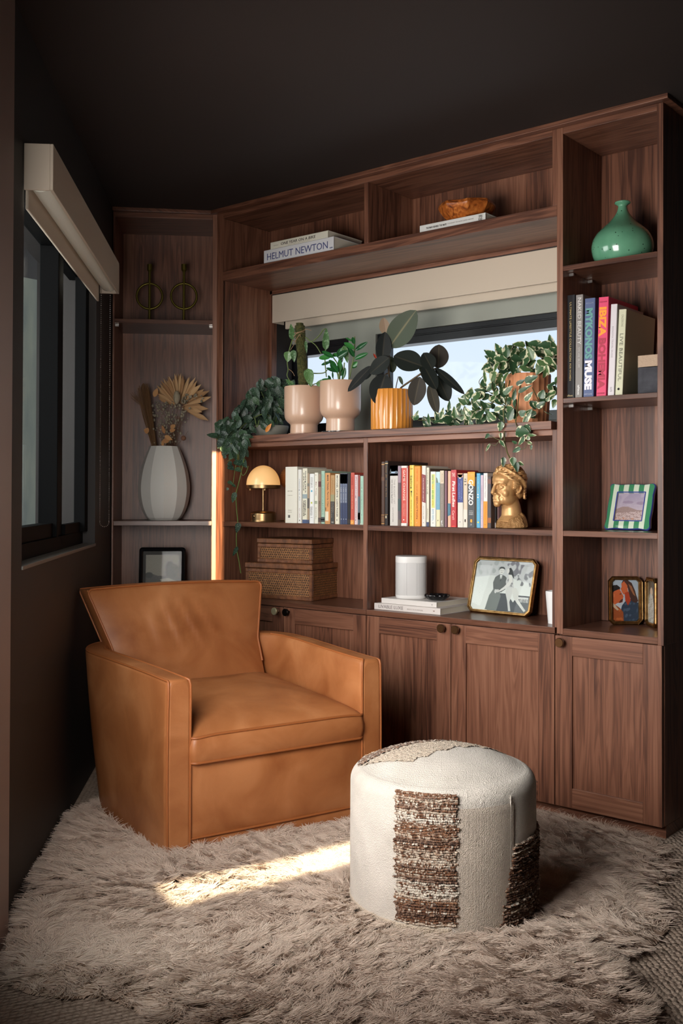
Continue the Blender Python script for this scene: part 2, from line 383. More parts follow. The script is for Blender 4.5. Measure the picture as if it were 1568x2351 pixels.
# corner post and crown: fixed trim
o = struct('trim_2', MB().zprism([(0, 0), (Xp, 0), (Xp, .012), (.02, .012), (.01, .02), (-.015, -.0145)], zB, zTop), W_V, bevel=.001)
cr = MB()
ov = .03; c0 = (-ov*math.tan(math.radians(22.5)), -ov)
lx = SW
def C2(x, y): p = MC @ Vector((x, y, 0)); return (p.x, p.y)
outl = [C2(lx+.001, -ov), c0, (Xr1+.028, -ov), (Xr1+.028, DB), (.0, DB), C2(lx+.001, .325)]
cr.zprism(outl, zTop, HC)
struct('trim_3', cr, W_H, bevel=.0015)

# ------------------------------------------------------------------ blinds
a0 = at_y(619.6, 744, .322); a1 = at_y(619.6, 680, .322)
t = thing('roller_blind', 'wide beige roller blind cassette above the plants in the shelf window', 'blind', (0, .33, a0.z))
bx0, bx1, bz0, bz1 = .0535, 1.772, a0.z+.003, a1.z+.001
b = MB().box(bx0, bx1, .3215, .331, bz0, bz1).box(bx0, bx0+.008, .331, .40, bz0, bz1).box(bx1-.008, bx1, .331, .40, bz0, bz1).box(bx0, bx1, .331, .40, bz1-.008, bz1)
obj('cassette', b, BLIND, t, world=True, bevel=.0015)
obj('hem_bar', MB().box(at_y(657, 750, .37).x, bx1-.012, .362, .378, bz0-.03, bz0+.02), BLIND, t, world=True, bevel=.003)
r = MB().tube([(bx0+.02, .365, bz0+.06), (bx1-.02, .365, bz0+.06)], .028, 20); obj('fabric_roll', r, BLINDW, t, world=True, smooth=40)
# left wall blind, in the wall frame
t = thing('roller_blind', 'beige roller blind cassette with open underside, high on the left wall window', 'blind', M=ML @ Matrix.Translation((2.93, 0, 2.014)))
L0, L1 = 0.0, 1.49
vh = .132; pr = .083; th = .009
b = MB().box(L0, L1, pr-th, pr, 0, vh).box(L0, L0+th, 0.002, pr-th, 0, vh).box(L1-th, L1, .002, pr-th, 0, vh).box(L0+th, L1-th, .002, pr-th, vh-th, vh)
obj('cassette', b, BLIND, t, bevel=.0015)
r = MB().tube([(L0+.012, .045, .031), (L1-.06, .045, .031)], .0335, 32); obj('fabric_roll', r, BLINDW, t, smooth=40)
obj('hem_bar', MB().box(L0+.015, L1-.1, .004, .012, -.052, .03), BLIND, t, bevel=.002)
ch = MB()
for yy in (.012, .05):
    zz = 0.02
    k = 0
    while zz > -.98: ch.ball((L1-.035, yy, zz), .0022, 6, 4); zz -= .0085
for k in range(9):
    a = math.pi*k/8; ch.ball((L1-.035, .031-.019*math.cos(a), -.98-.019*math.sin(a)), .0022, 6, 4)
obj('bead_chain', ch, CHROME, t, smooth=180)
# ------------------------------------------------------------------ leather armchair
def leather(name, base, dark, light):
    mt, nt, b, N, Lk = nodes(name)
    tc = N('ShaderNodeTexCoord')
    n = N('ShaderNodeTexNoise'); n.inputs['Scale'].default_value = 5.5; n.inputs['Detail'].default_value = 6; n.inputs['Distortion'].default_value = .6; Lk(tc.outputs['Object'], n.inputs['Vector'])
    r = ramp(nt, [(.28, dark), (.5, base), (.72, light)]); Lk(n.outputs['Fac'], r.inputs['Fac']); Lk(r.outputs['Color'], b.inputs['Base Color'])
    n2 = N('ShaderNodeTexNoise'); n2.inputs['Scale'].default_value = 14; n2.inputs['Detail'].default_value = 4; Lk(tc.outputs['Object'], n2.inputs['Vector'])
    b.inputs['Roughness'].default_value = .43; b.inputs['Specular IOR Level'].default_value = .42
    rr = N('ShaderNodeMapRange'); rr.inputs[3].default_value = .36; rr.inputs[4].default_value = .54; Lk(n2.outputs['Fac'], rr.inputs[0]); Lk(rr.outputs[0], b.inputs['Roughness'])
    v = N('ShaderNodeTexVoronoi'); v.inputs['Scale'].default_value = 420; Lk(tc.outputs['Object'], v.inputs['Vector'])
    h = math_n(nt, 'ADD', math_n(nt, 'MULTIPLY', v.outputs['Distance'], v=.06), math_n(nt, 'MULTIPLY', n2.outputs['Fac'], v=.9))
    bp = N('ShaderNodeBump'); bp.inputs['Strength'].default_value = .25; bp.inputs['Distance'].default_value = .006; Lk(h, bp.inputs['Height']); Lk(bp.outputs['Normal'], b.inputs['Normal'])
    return mt
LEATHER = leather('tan_leather', (170, 108, 64), (146, 86, 46), (190, 128, 82))
WELT = mat('leather_welt', (160, 94, 50), rough=.42, bump=(300, .1, .001))
pa = at_z(383, 1981, .03); pb = at_z(874, 1877, .03)
uu = Vector((pb.x-pa.x, pb.y-pa.y, 0)); CW = uu.length/2; uu.normalize(); vv = Vector((-uu.y, uu.x, 0))
oo = Vector(((pa.x+pb.x)/2, (pa.y+pb.y)/2, 0))
MCH = Matrix(((uu.x, vv.x, 0, oo.x), (uu.y, vv.y, 0, oo.y), (0, 0, 1, 0), (0, 0, 0, 1)))
chair = thing('armchair', 'tan leather club armchair with piped edges standing on the sheepskin rug', 'armchair', M=MCH)
def catmull(P, n):
    P = [Vector(p) for p in P]; Q = [P[0]*2-P[1]] + P + [P[-1]*2-P[-2]]; out = []
    for i in range(1, len(Q)-2):
        for k in range(n):
            t = k/n; a, b, c, d = Q[i-1:i+3]
            out.append(.5*((2*b)+(c-a)*t+(2*a-5*b+4*c-d)*t*t+(3*b-a-3*c+d)*t**3))
    out.append(P[-1]); return out
cw = CW
AT = .583
path = catmull([(-cw+.039, 0, 0), (-cw+.035, .17, 0), (-cw+.024, .36, 0), (-cw+.012, .54, 0), (-cw+.020, .68, 0), (-cw+.09, .795, 0), (-.17, .850, 0), (0, .858, 0)], 7)
def arm_rings(sgn):
    rings = []; tops_o = []; tops_i = []
    N_ = len(path)
    def section(i, inset, dv):
        p = path[i]; t = (path[min(i+1, N_-1)]-path[max(i-1, 0)]).normalized()
        n = Vector((-t.y, t.x, 0))                       # outward (left)
        if n.x > 0 and i < 10: n = -n
        frac = i/(N_-1); tp = .062*min(1, max(0, (p.y-.1)/.6))
        h = .0385-inset; top = AT+.012*min(1, p.y/.5)-inset; rc = .016
        pts = []
        zs = [.012, .1, .22, .34, .46, top-rc]
        for z in zs:
            bulge = .006*math.sin(math.pi*min(1, z/.58))
            q = p + n*(h + bulge*(1 if inset < .001 else .6) - tp*(1-z/.585)); pts.append((q.x, q.y+dv, z))
        for k in range(1, 5):
            a = math.pi/2*k/4; q = p + n*(h-rc+rc*math.cos(a)); pts.append((q.x, q.y+dv, top-rc+rc*math.sin(a)))
        for k in range(0, 4):
            a = math.pi/2*(1-k/4); q = p - n*(h-rc+rc*math.cos(a)); pts.append((q.x, q.y+dv, top-rc+rc*math.sin(a)))
        for z in (top-rc, .45, .3, .16, .012):
            q = p - n*(h + .003); pts.append((q.x, q.y+dv, z))
        return pts
    first = [section(0, .012, -.0005), section(0, .007, .0005), section(0, .003, .004), section(0, .0, .012)]
    rings = first + [section(i, 0, 0) for i in range(1, N_)]
    rings = [[(sgn*-1*x if sgn > 0 else x, y, z) for x, y, z in r] for r in rings]
    return rings
for sgn, nm in ((-1, 'left'), (1, 'right')):
    R = arm_rings(sgn); m = MB(); m.grid(R); m.add(R[0], [tuple(range(len(R[0])))])
    arm = obj('arm', m, LEATHER, chair, smooth=50)
    # welts: outer top edge then down the front; inner top edge then down the front
    o_i, i_i = 6, 13
    wl = MB()
    front_o = [(R[1][k][0], R[1][k][1]-.001, R[1][k][2]) for k in range(0, 6)]
    run = [Vector(R[2][k]) for k in range(0, 6)]
    outer = [Vector((q.x, q.y-.002, q.z)) for q in run] + [Vector(R[j][7]) for j in range(3, len(R))]
    inner = [Vector((R[2][k][0], R[2][k][1]-.002, R[2][k][2])) for k in range(len(R[0])-1, len(R[0])-6, -1)] + [Vector(R[j][11]) for j in range(3, len(R)-20)]
    for pl in (outer, inner):
        sm = catmull(pl, 3); wl.tube(sm, .0042, 8)
    obj('welt', wl, WELT, arm, smooth=60)
# backrest
NA, NH = 44, 30
zt0, zt1 = .36, .803
def bfront(a, h):
    z = zt0+(zt1-zt0)*h
    Wd = .305+(.372-.305)*max(0, (z-.585)/.22)
    z2 = z - .010*a*a*h
    V = .625+(z-.36)*.42
    e = (1-abs(a)**4)*(1-abs(2*h-1)**6 if h > .5 else 1)
    puff = .030*e
    u = a*Wd; d = 0
    for (ua, za, sl, wd, am, L) in ((-.06, .66, .32, .012, .011, .075), (.015, .665, .42, .012, .010, .08), (.085, .675, .5, .013, .007, .07), (-.13, .65, .2, .02, .006, .07)):
        du = (u - ua) + (z-za)*sl; d += am*math.exp(-(du/wd)**2)*math.exp(-((z-za)/L)**2) - .5*am*math.exp(-((du+wd*1.6)/wd)**2)*math.exp(-((z-za)/L)**2)
    return (u, V - puff - d - .015*a*a*0, z2)
P = [[bfront(-1+2*i/NA, j/NH) for j in range(NH+1)] for i in range(NA+1)]
thk = .098
B = [[(x*.965, 0, z-.004) for (x, y, z) in r] for r in P]
B = [[(P[i][j][0]*.99, .625+(zt0+(zt1-zt0)*j/NH-.36)*.42+thk, P[i][j][2]-.004) for j in range(NH+1)] for i in range(NA+1)]
m = MB(); m.grid(P); m.grid(B)
edge = lambda Q: [Q[0][j] for j in range(NH+1)] + [Q[i][NH] for i in range(1, NA+1)] + [Q[NA][j] for j in range(NH-1, -1, -1)]
eF, eB = edge(P), edge(B)
def mix(a, b, t, k=0): return tuple(a[c]*(1-t)+b[c]*t for c in range(3))
strip = []
for q0, q1 in zip(eF, eB):
    row = [q0]
    for t in (.12, .3, .5, .7, .88):
        s_ = .006*math.sin(math.pi*t); pt = mix(q0, q1, t)
        ang = Vector((pt[0], 0, max(0, pt[2]-.62)))
        if ang.length > 0: ang.normalize()
        row.append((pt[0]+ang.x*s_, pt[1], pt[2]+ang.z*s_))
    strip.append(row+[q1])
m.grid(strip)
back = obj('backrest', m, LEATHER, chair, smooth=60, merge=True)
wl = MB().tube(catmull([Vector(q)+Vector((0, -.001, .001)) for q in eF[9:-9:2]], 2), .0044, 8).tube([Vector(q) for q in eB[11:-11]], .0044, 8)
obj('welt', wl, WELT, back, smooth=60)
# seat cushion
def rrect(hx, y0, y1, r, n=14):
    out = []
    for cx, cy, a0 in ((hx-r, y1-r, 0), (-hx+r, y1-r, 90), (-hx+r, y0+r, 180), (hx-r, y0+r, 270)):
        for k in range(n+1): a = math.radians(a0+90*k/n); out.append((cx+r*math.cos(a), cy+r*math.sin(a)))
    return out
def dens(o, step=.02):
    out = []
    for i in range(len(o)):
        a, b = Vector((*o[i], 0)), Vector((*o[(i+1) % len(o)], 0)); k = max(1, int((b-a).length/step))
        out += [tuple((a+(b-a)*j/k)[:2]) for j in range(k)]
    return out
hx = cw-.078
outl = dens(rrect(hx, -.010, .66, .022))
cc = Vector((0.0, .34))
def edge_z(x, y): return .402+.03*max(0, y)/.66 - .006*math.exp(-((abs(x)-hx)/.05)**2-((y+.01)/.05)**2)
m = MB(); rings = []
for r in [1-.03*k for k in range(0, 12)]+[.6, .5, .4, .3, .2, .1, .0]:
    row = []
    for x, y in outl:
        X = cc.x+(x-cc.x)*r; Yv = cc.y+(y-cc.y)*r
        dome = .058*(1-r**2.4)**.75 if r < 1 else 0
        wr = .0025*mnoise.noise(Vector((X*9, Yv*9, 1)))*(1-r**6)
        eb = edge_z(x, y); row.append((X, Yv, eb*r**3+(.415+.02*(Yv/.66))*(1-r**3)+dome+wr))
    rings.append(row)
side = []
zbot = .318
for t in (0, .06, .2, .4, .6, .8, .94, 1):
    row = []
    for x, y in outl:
        zt_ = edge_z(x, y); nx, ny = (x-cc.x), (y-cc.y)
        n_ = Vector((x/hx if abs(x) > hx-.03 else 0, (-1 if y < .01 else (1 if y > .64 else 0)), 0))
        if n_.length > 0: n_.normalize()
        s_ = .008*math.sin(math.pi*t) - .002*(t in (0, 1))
        row.append((x+n_.x*s_, y+n_.y*s_, zbot+(zt_-zbot)*t))
    side.append(row)
m.grid([list(c) for c in zip(*side)], cu=True); m.grid([list(c) for c in zip(*rings)], cu=True)
m.add([(x, y, zbot) for x, y in outl], [tuple(range(len(outl)))])
cush = obj('seat_cushion', m, LEATHER, chair, smooth=55, merge=True)
wl = MB().tube([(x, y, edge_z(x, y)+.001) for x, y in outl], .0046, 8, closed=True).tube([(x, y, zbot+.002) for x, y in outl], .0046, 8, closed=True)
obj('welt', wl, WELT, cush, smooth=60)
# front rail and base band
def slab(x0, x1, z0, z1, y0, y1, puff, n=16):
    P = [[(x0+(x1-x0)*i/n, y0 - puff*(1-abs(2*i/n-1)**6)*(1-abs(2*j/n-1)**4), z0+(z1-z0)*j/n) for j in range(n+1)] for i in range(n+1)]
    m = MB(); m.grid(P)
    m.box(x0, x1, y0+.0005, y1, z0, z1); return m
fr = obj('front_rail', slab(-hx-.002, hx+.002, .086, .314, .008, .07, .009), LEATHER, chair, smooth=50)
bb = obj('base_band', slab(-hx-.002, hx+.002, .012, .083, .009, .07, .003), LEATHER, chair, smooth=50)
obj('welt', MB().tube([(-hx, .006, .085), (0, .003, .085), (hx, .006, .085)], .0042, 8), WELT, bb, smooth=60)
obj('swivel_base', MB().lathe([(0, 0), (.24, 0), (.24, .011), (0, .011)], 40, c=(0, .38, 0)), BLACKM, chair, smooth=40)
# ------------------------------------------------------------------ pouf
pl_, pr_ = 806.5, 1231.5
al, ar = math.atan((pl_-784)/F), math.atan((pr_-784)/F); am = (al+ar)/2; hw = (ar-al)/2
near = at_z(1052, 2183, .012); Dn = math.hypot(near.x-CX, near.y-CYW); PD = Dn/(1-math.sin(hw)); PR = PD*math.sin(hw)
dirv = _f0*math.cos(am)+_r*math.sin(am)
PC = Vector((CX+dirv.x*PD, CYW+dirv.y*PD, 0))
fr_ = PC - dirv*PR
def zrow(P, py):
    lo, hi = -.5, 2.
    for _ in range(40):
        mm = (lo+hi)/2; q = Vector((P.x, P.y, mm))-CAM
        if CY-F*q.dot(UP)/q.dot(FWD) > py: lo = mm
        else: hi = mm
    return mm
PH = zrow(fr_, 1812); print('pouf', PC, PR, PH)
back_p = PC + dirv*(PR-.03)
PHT = zrow(back_p, 1690); print('pouf top at back', PHT)
pang = math.atan2(-dirv.y, -dirv.x)                      # angle of the face turned to the camera
def wool(name, vc=None, base=(214, 205, 194), weave=330, strength=.8, dist=.004):
    mt, nt, b, N, Lk = nodes(name)
    tc = N('ShaderNodeTexCoord')
    if vc: a = N('ShaderNodeAttribute'); a.attribute_name = vc; col = a.outputs['Color']
    n = N('ShaderNodeTexNoise'); n.inputs['Scale'].default_value = 9; n.inputs['Detail'].default_value = 5; Lk(tc.outputs['Object'], n.inputs['Vector'])
    if not vc:
        r = ramp(nt, [(.3, tuple(int(c*.93) for c in base)), (.7, tuple(min(255, int(c*1.04)) for c in base))]); Lk(n.outputs['Fac'], r.inputs['Fac']); col = r.outputs['Color']
    Lk(col, b.inputs['Base Color']); b.inputs['Roughness'].default_value = .95; b.inputs['Specular IOR Level'].default_value = .1; b.inputs['Sheen Weight'].default_value = .15
    v = N('ShaderNodeTexVoronoi'); v.inputs['Scale'].default_value = weave; v.inputs['Randomness'].default_value = .55; Lk(tc.outputs['Object'], v.inputs['Vector'])
    n2 = N('ShaderNodeTexNoise'); n2.inputs['Scale'].default_value = 75; n2.inputs['Detail'].default_value = 3; Lk(tc.outputs['Object'], n2.inputs['Vector'])
    sl = N('ShaderNodeMapRange'); sl.inputs[1].default_value = .6; sl.inputs[2].default_value = .8; Lk(n2.outputs['Fac'], sl.inputs[0])
    h = math_n(nt, 'ADD', math_n(nt, 'MULTIPLY', v.outputs['Distance'], v=-.6), math_n(nt, 'MULTIPLY', sl.outputs[0], v=.55))
    bp = N('ShaderNodeBump'); bp.inputs['Strength'].default_value = strength; bp.inputs['Distance'].default_value = dist; Lk(h, bp.inputs['Height']); Lk(bp.outputs['Normal'], b.inputs['Normal'])
    return mt
WOOL = wool('cream_wool', base=(222, 214, 204)); WOOLB = wool('beige_wool', base=(202, 186, 168), weave=260, strength=1, dist=.007); WOOLV = wool('slubby_yarn', vc='yarn', weave=300, strength=1, dist=.005)
pouf = thing('pouf', 'round cream wool pouf with nubby brown woven stripes, in front of the armchair', 'pouf', PC, pang)
rr_ = .036; dome_top = max(PH+.018, min(PH+.045, PHT+.022))
prof = [(PR*.93, .004), (PR*.975, .02), (PR, .06), (PR*1.003, .2), (PR, PH-.045)]
for k in range(1, 9):
    a = math.pi/2*k/8; prof.append((PR-rr_+rr_*math.cos(a), PH-.045+.04*math.sin(a)))
for k in range(1, 13):
    r = (PR-rr_)*(1-k/12); prof.append((r, PH-.005+(dome_top-PH+.005)*(1-(r/(PR-rr_))**2)**.9))
m = MB().lathe(prof, 128)
obj('cover', m, WOOL, pouf, smooth=60, merge=True)
# vertical seams of the side panels
for ang in (43,):
    m = MB().tube([((PR+.001)*math.cos(math.radians(ang)), (PR+.001)*math.sin(math.radians(ang)), z) for z in np.linspace(.012, PH-.03, 14)], .0015, 6); obj('seam', m, WOOL, pouf, smooth=60)
YARN = [(98, 68, 52), (122, 86, 64), (142, 102, 76), (74, 54, 46), (206, 190, 172), (222, 212, 198), (140, 112, 94), (168, 140, 118), (112, 76, 56)]
def yarn_patch(a0, a1, z0, z1, rows, bias, rag=.05, slant=0, na=150):
    """dense skin of slubby weft yarns: every row has its own fleece colour, thickness and ragged ends"""
    sub = 5; nz = rows*sub; rs = np.random.RandomState(int(a0*100) % 9999)
    P = []; C = []
    rc = []; prev = 0
    for r in range(rows):
        if r % 2 == 0 or rs.rand() < .4: prev = rs.choice(len(YARN), p=bias)
        rc.append((prev, rs.choice(len(YARN), p=bias), rs.rand(2)*rag, .7+.6*rs.rand(), rs.rand()*99))
    for i in range(na+1):
        row = []
        for j in range(nz+1):
            r = min(rows-1, j//sub); c0, c1, rg, th, sd = rc[r]; f = (j % sub)/sub if j < nz else 1
            A0 = a0 - rg[0] + slant*(1-j/nz); A1 = a1 + rg[1]
            a = A0+(A1-A0)*i/na; z = z0+(z1-z0)*j/nz
            nz_ = mnoise.noise(Vector((a*22, sd, 0))); n2 = mnoise.noise(Vector((a*70, sd, 5.)))
            d = .0015+(.0062*th*abs(math.sin(math.pi*f))**.7)*(.75+.8*nz_+.5*n2)
            if i in (0, na) or j in (0, nz): d = -.002
            rad = PR*1.002+d; z_ = z+.0034*mnoise.noise(Vector((a*14, z*60, 9.)))
            row.append((rad*math.cos(a), rad*math.sin(a), z_))
            n3 = mnoise.noise(Vector((a*38, z*160, sd)))
            c = YARN[c1] if n2+.6*nz_ > .12 else YARN[c0]
            if n3 > .32: c = YARN[(c0+3) % 9]
            elif n3 < -.36: c = YARN[4 if c0 % 2 else 6]
            k = .82+.36*rs.rand(); C.append([x*k for x in c])
        P.append(row)
    return P, C
def yarn_obj(P, C, mt=None):
    m = MB().grid(P); o = obj('woven_stripe', m, mt or WOOLV, pouf, smooth=180)
    at = o.data.color_attributes.new('yarn', 'FLOAT_COLOR', 'POINT')
    at.data.foreach_set('color', np.array([lin([min(255, x) for x in c]) for c in C], dtype=np.float32).ravel())
    return o
b1 = np.array([.11, .14, .12, .07, .18, .16, .08, .08, .06]); b1 /= b1.sum()
d2 = math.degrees
def face_ang(px, dpt): return math.asin(max(-1, min(1, ((px-784)/F - math.tan(am))*dpt*math.cos(am)**1/PR)))
aL, aR = face_ang(916, Dn+.05), face_ang(1046, Dn+.02)
zt_p = zrow(PC-dirv*PR*.97, 1806)-.004; zb_p = zrow(PC-dirv*PR, 2128)
print('stripe', d2(aL), d2(aR), zb_p, zt_p)
yarn_obj(*yarn_patch(aL, aR, zb_p, min(zt_p, PH-.012), 52, b1))
b2 = np.array([.2, .15, .08, .2, .09, .06, .1, .05, .07]); b2 /= b2.sum()
aL2 = face_ang(1180, Dn+.09)
def panel(a0, a1, z0, z1, mt, lift, rib=0, nm='woven_panel'):
    P = []
    for i in range(61):
        a = a0+(a1-a0)*i/60; row = []
        for j in range(41):
            z_ = z0+(z1-z0)*j/40; r = PR*(1.0 if z_ > .06 else (.975+.025*max(0, z_-.02)/.04 if z_ > .02 else .95+.025*z_/.02))+.0008+lift*(1 if 0 < i < 60 and 0 < j < 40 else -1)+rib*abs(math.sin(j*math.pi/2.5))
            row.append((r*math.cos(a), r*math.sin(a), z_))
        P.append(row)
    obj(nm, MB().grid(P), mt, pouf, smooth=180)
panel(aR+.01, aL2-.01, .012, PH-.048, wool('linen_wool', base=(206, 193, 178), weave=360, strength=.8, dist=.005), .0012)
panel(aL-1.1, aR-.03, .006, zb_p-.004, wool('band_wool', base=(214, 198, 178), weave=280, strength=1, dist=.006), .0012, .001, 'base_band')
yarn_obj(*yarn_patch(aL2, aL2+1.15, .035, PH*.62, 36, b2, slant=-.2))
# top: beige nubby sector and brown flecked corner
def top_patch(fn, res, mtl, cols, seed, lift=.001, amp=.004):
    rs = np.random.RandomState(seed); rT = PR-rr_*.4; P = []; C = []
    n = res
    v = {}; vs = []; fs = []
    for i in range(n+1):
        for j in range(n+1):
            x = -rT+2*rT*i/n; y = -rT+2*rT*j/n
            r = math.hypot(x, y)
            if r < rT-.004 and fn(x, y):
                rn = min(1, r/(PR-rr_)); z = PH-.005+(dome_top-PH+.005)*(max(0, 1-rn**2))**.9 - max(0, r-(PR-rr_))*.35
                d = lift+amp*max(0, mnoise.noise(Vector((x*190, y*120, seed)))+.35)
                v[(i, j)] = len(vs); vs.append((x, y, z+d))
                k = mnoise.noise(Vector((x*130, y*90, seed+3)))
                c = cols[int((k*.5+.5)*len(cols)*.999) % len(cols)] if rs.rand() > .25 else cols[rs.randint(len(cols))]
                C.append(c)
    for (i, j), a in v.items():
        if (i+1, j) in v and (i, j+1) in v and (i+1, j+1) in v: fs.append((a, v[(i+1, j)], v[(i+1, j+1)], v[(i, j+1)]))
    m = MB().add(vs, fs); o = obj('woven_top', m, mtl, pouf, smooth=180)
    at = o.data.color_attributes.new('yarn', 'FLOAT_COLOR', 'POINT'); at.data.foreach_set('color', np.array([lin(c) for c in C], dtype=np.float32).ravel())
# local frame: +x faces the camera, +y is to the camera's right
top_patch(lambda x, y: (x+.62*y) < -.105, 190, WOOLV, [(196, 180, 164), (150, 118, 96), (112, 82, 64), (204, 190, 175), (92, 70, 60)], 3, amp=.006)
top_patch(lambda x, y: (-.105 <= x+.62*y) and x+.95*y < .035+.01*math.sin(y*120) and x-.5*y < .15, 170, WOOLV, [(208, 192, 174), (200, 182, 162), (216, 202, 184)], 5, amp=.0035)
# ------------------------------------------------------------------ sheepskin rug
outl_px = [(236, 1838), (168, 1868), (128, 1945), (75, 2000), (35, 2060), (12, 2120), (8, 2185), (25, 2240), (70, 2258), (150, 2268), (235, 2262), (300, 2288), (345, 2318), (420, 2335), (520, 2362), (640, 2400), (800, 2435), (1000, 2450), (1250, 2440), (1420, 2410), (1512, 2360), (1500, 2300), (1440, 2245), (1395, 2210), (1372, 2186), (1420, 2180), (1500, 2152), (1538, 2112), (1528, 2075), (1488, 2040), (1430, 2015), (1400, 2004), (1470, 2024), (1530, 2008), (1556, 1970), (1530, 1932), (1440, 1893), (1330, 1866), (1235, 1848), (1100, 1832), (900, 1815), (600, 1800), (400, 1810)]
RO = [at_z(x, y, .03) for x, y in outl_px]
RO = [Vector((p.x, min(p.y, -.06), 0)) for p in RO]
_nw = lambda p: (p.x+p.y)*G-(CX+CYW)*G+WD
RO = [p+Vector((G, G, 0))*max(0, .012-_nw(p)) for p in RO]
RP = np.array([[p.x, p.y] for p in RO])
print('rug n', min(_nw(p) for p in RO), 'chair n', min(_nw(MCH @ Vector((p.x*s_*1.1, p.y+.05, 0))) for p in path for s_ in (1, -1)))
def inside(px, py, poly):
    res = np.zeros(len(px), bool); n = len(poly)
    for i in range(n):
        x0, y0 = poly[i]; x1, y1 = poly[(i+1) % n]
        c = ((y0 > py) != (y1 > py)) & (px < (x1-x0)*(py-y0)/(y1-y0+1e-12)+x0); res ^= c
    return res
def edge_dist(px, py, poly):
    d = np.full(len(px), 9.); n = len(poly)
    for i in range(n):
        a = np.array(poly[i]); b = np.array(poly[(i+1) % n]); ab = b-a; L = ab@ab+1e-12
        t = np.clip(((px-a[0])*ab[0]+(py-a[1])*ab[1])/L, 0, 1); d = np.minimum(d, np.hypot(px-a[0]-t*ab[0], py-a[1]-t*ab[1]))
    return d
def sn(x, y, seed, s):                                   # cheap smooth vector noise
    r = np.random.RandomState(seed); o = np.zeros_like(x)
    for k in range(7):
        a = r.rand()*6.283; w = s*(.6+.9*r.rand()); o += np.sin(x*w*np.cos(a)+y*w*np.sin(a)+r.rand()*6.283)
    return o/7**.5
def rug_h(x, y, e): return .006+.022*np.clip(e/.07, 0, 1)*(1+.35*sn(x, y, 4, 9.))
FUR = None
def furmat():
    mt, nt, b, N, Lk = nodes('sheep_fur')
    h = N('ShaderNodeHairInfo'); a = N('ShaderNodeAttribute'); a.attribute_name = 'tone'
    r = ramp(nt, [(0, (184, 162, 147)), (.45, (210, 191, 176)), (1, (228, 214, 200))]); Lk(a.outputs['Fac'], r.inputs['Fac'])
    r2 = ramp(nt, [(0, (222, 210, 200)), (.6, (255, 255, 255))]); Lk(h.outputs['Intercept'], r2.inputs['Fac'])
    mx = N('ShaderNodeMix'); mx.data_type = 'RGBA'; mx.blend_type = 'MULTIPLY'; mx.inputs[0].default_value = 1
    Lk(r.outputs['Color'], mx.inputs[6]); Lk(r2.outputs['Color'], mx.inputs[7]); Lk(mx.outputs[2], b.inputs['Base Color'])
    b.inputs['Roughness'].default_value = .6; b.inputs['Specular IOR Level'].default_value = .3
    return mt
FUR = furmat(); HIDE = mat('sheep_hide', (178, 154, 134), rough=.95, var=((150, 124, 106), 30, 4), bump=(120, .8, .01))
rug = thing('sheepskin_rug', 'large lobed beige sheepskin rug under the armchair and pouf', 'rug', (1.6, -1.3, 0))
# hide: grid clipped to the outline
gs = .022; xs = np.arange(RP[:, 0].min(), RP[:, 0].max()+gs, gs); ys = np.arange(RP[:, 1].min(), RP[:, 1].max()+gs, gs)
gx, gy = np.meshgrid(xs, ys, indexing='ij'); ins = inside(gx.ravel(), gy.ravel(), RP); ed = edge_dist(gx.ravel(), gy.ravel(), RP)
foot_c = [(x*1.0, y) for x, y in [(p.x, p.y) for p in path]]
def under(x, y):                                         # below chair or pouf
    lx_ = (x-oo.x)*uu.x+(y-oo.y)*uu.y; ly_ = (x-oo.x)*vv.x+(y-oo.y)*vv.y
    ch = (np.abs(lx_) < cw-.005-.9*np.clip(ly_-.5, 0, 1)**2*3) & (ly_ > .012) & (ly_ < .79)
    return ch | (np.hypot(x-PC.x, y-PC.y) < PR*.975)
und = under(gx.ravel(), gy.ravel())
hz = np.where(und, .004, rug_h(gx.ravel(), gy.ravel(), ed))
vid = -np.ones(gx.size, int); vs = []; 
for i in np.nonzero(ins)[0]: vid[i] = len(vs); vs.append((gx.ravel()[i]-1.6, gy.ravel()[i]+1.3, hz[i]))
vid = vid.reshape(gx.shape); fs = []
for i in range(gx.shape[0]-1):
    for j in range(gx.shape[1]-1):
        q = (vid[i, j], vid[i+1, j], vid[i+1, j+1], vid[i, j+1])
        if min(q) >= 0: fs.append(q)
obj('hide', MB().add(vs, fs), HIDE, rug, smooth=180)
# fleece: hair curves, clumped locks that follow a swirling nap
NS = 230000
cand = 1500000
px_ = rng.uniform(RP[:, 0].min(), RP[:, 0].max(), cand); py_ = rng.uniform(RP[:, 1].min(), RP[:, 1].max(), cand)
dd = (px_-CX)*FWD.x+(py_-CYW)*FWD.y
keep = (rng.random(cand) < np.clip((2.0/dd)**2.0, 0, 1)) & (dd > 1.75)
px_, py_ = px_[keep], py_[keep]; k = inside(px_, py_, RP) & ~under(px_, py_); px_, py_ = px_[k][:NS], py_[k][:NS]; n = len(px_); print('fur', n)
ed = edge_dist(px_, py_, RP)
cs = .03
ci = np.floor(px_/cs + .35*sn(px_, py_, 8, 25.)).astype(int); cj = np.floor(py_/cs+.35*sn(px_, py_, 9, 25.)).astype(int)
hsh = (np.sin(ci*12.9898+cj*78.233)*43758.5453) % 1; hs2 = (np.sin(ci*39.3468+cj*11.135)*24634.634) % 1
ccx = (ci+.5)*cs; ccy = (cj+.5)*cs
cell_ang = 1.9*sn(ccx, ccy, 21, 2.6)+.9*sn(ccx, ccy, 22, 8.)-.9
ang = cell_ang+(hsh-.5)*.7+rng.normal(0, .3, n)
L = (.054+.012*hs2+.022*rng.random(n))*np.clip(.55+ed/.1, .5, 1)
lean = np.clip(.8+.14*sn(ccx, ccy, 30, 6.)+.16*(hs2-.5)*2, .35, .97)
clump = .2+.3*hsh
NP = 5; t = np.linspace(0, 1, NP)
Z0 = rug_h(px_, py_, ed)-.004
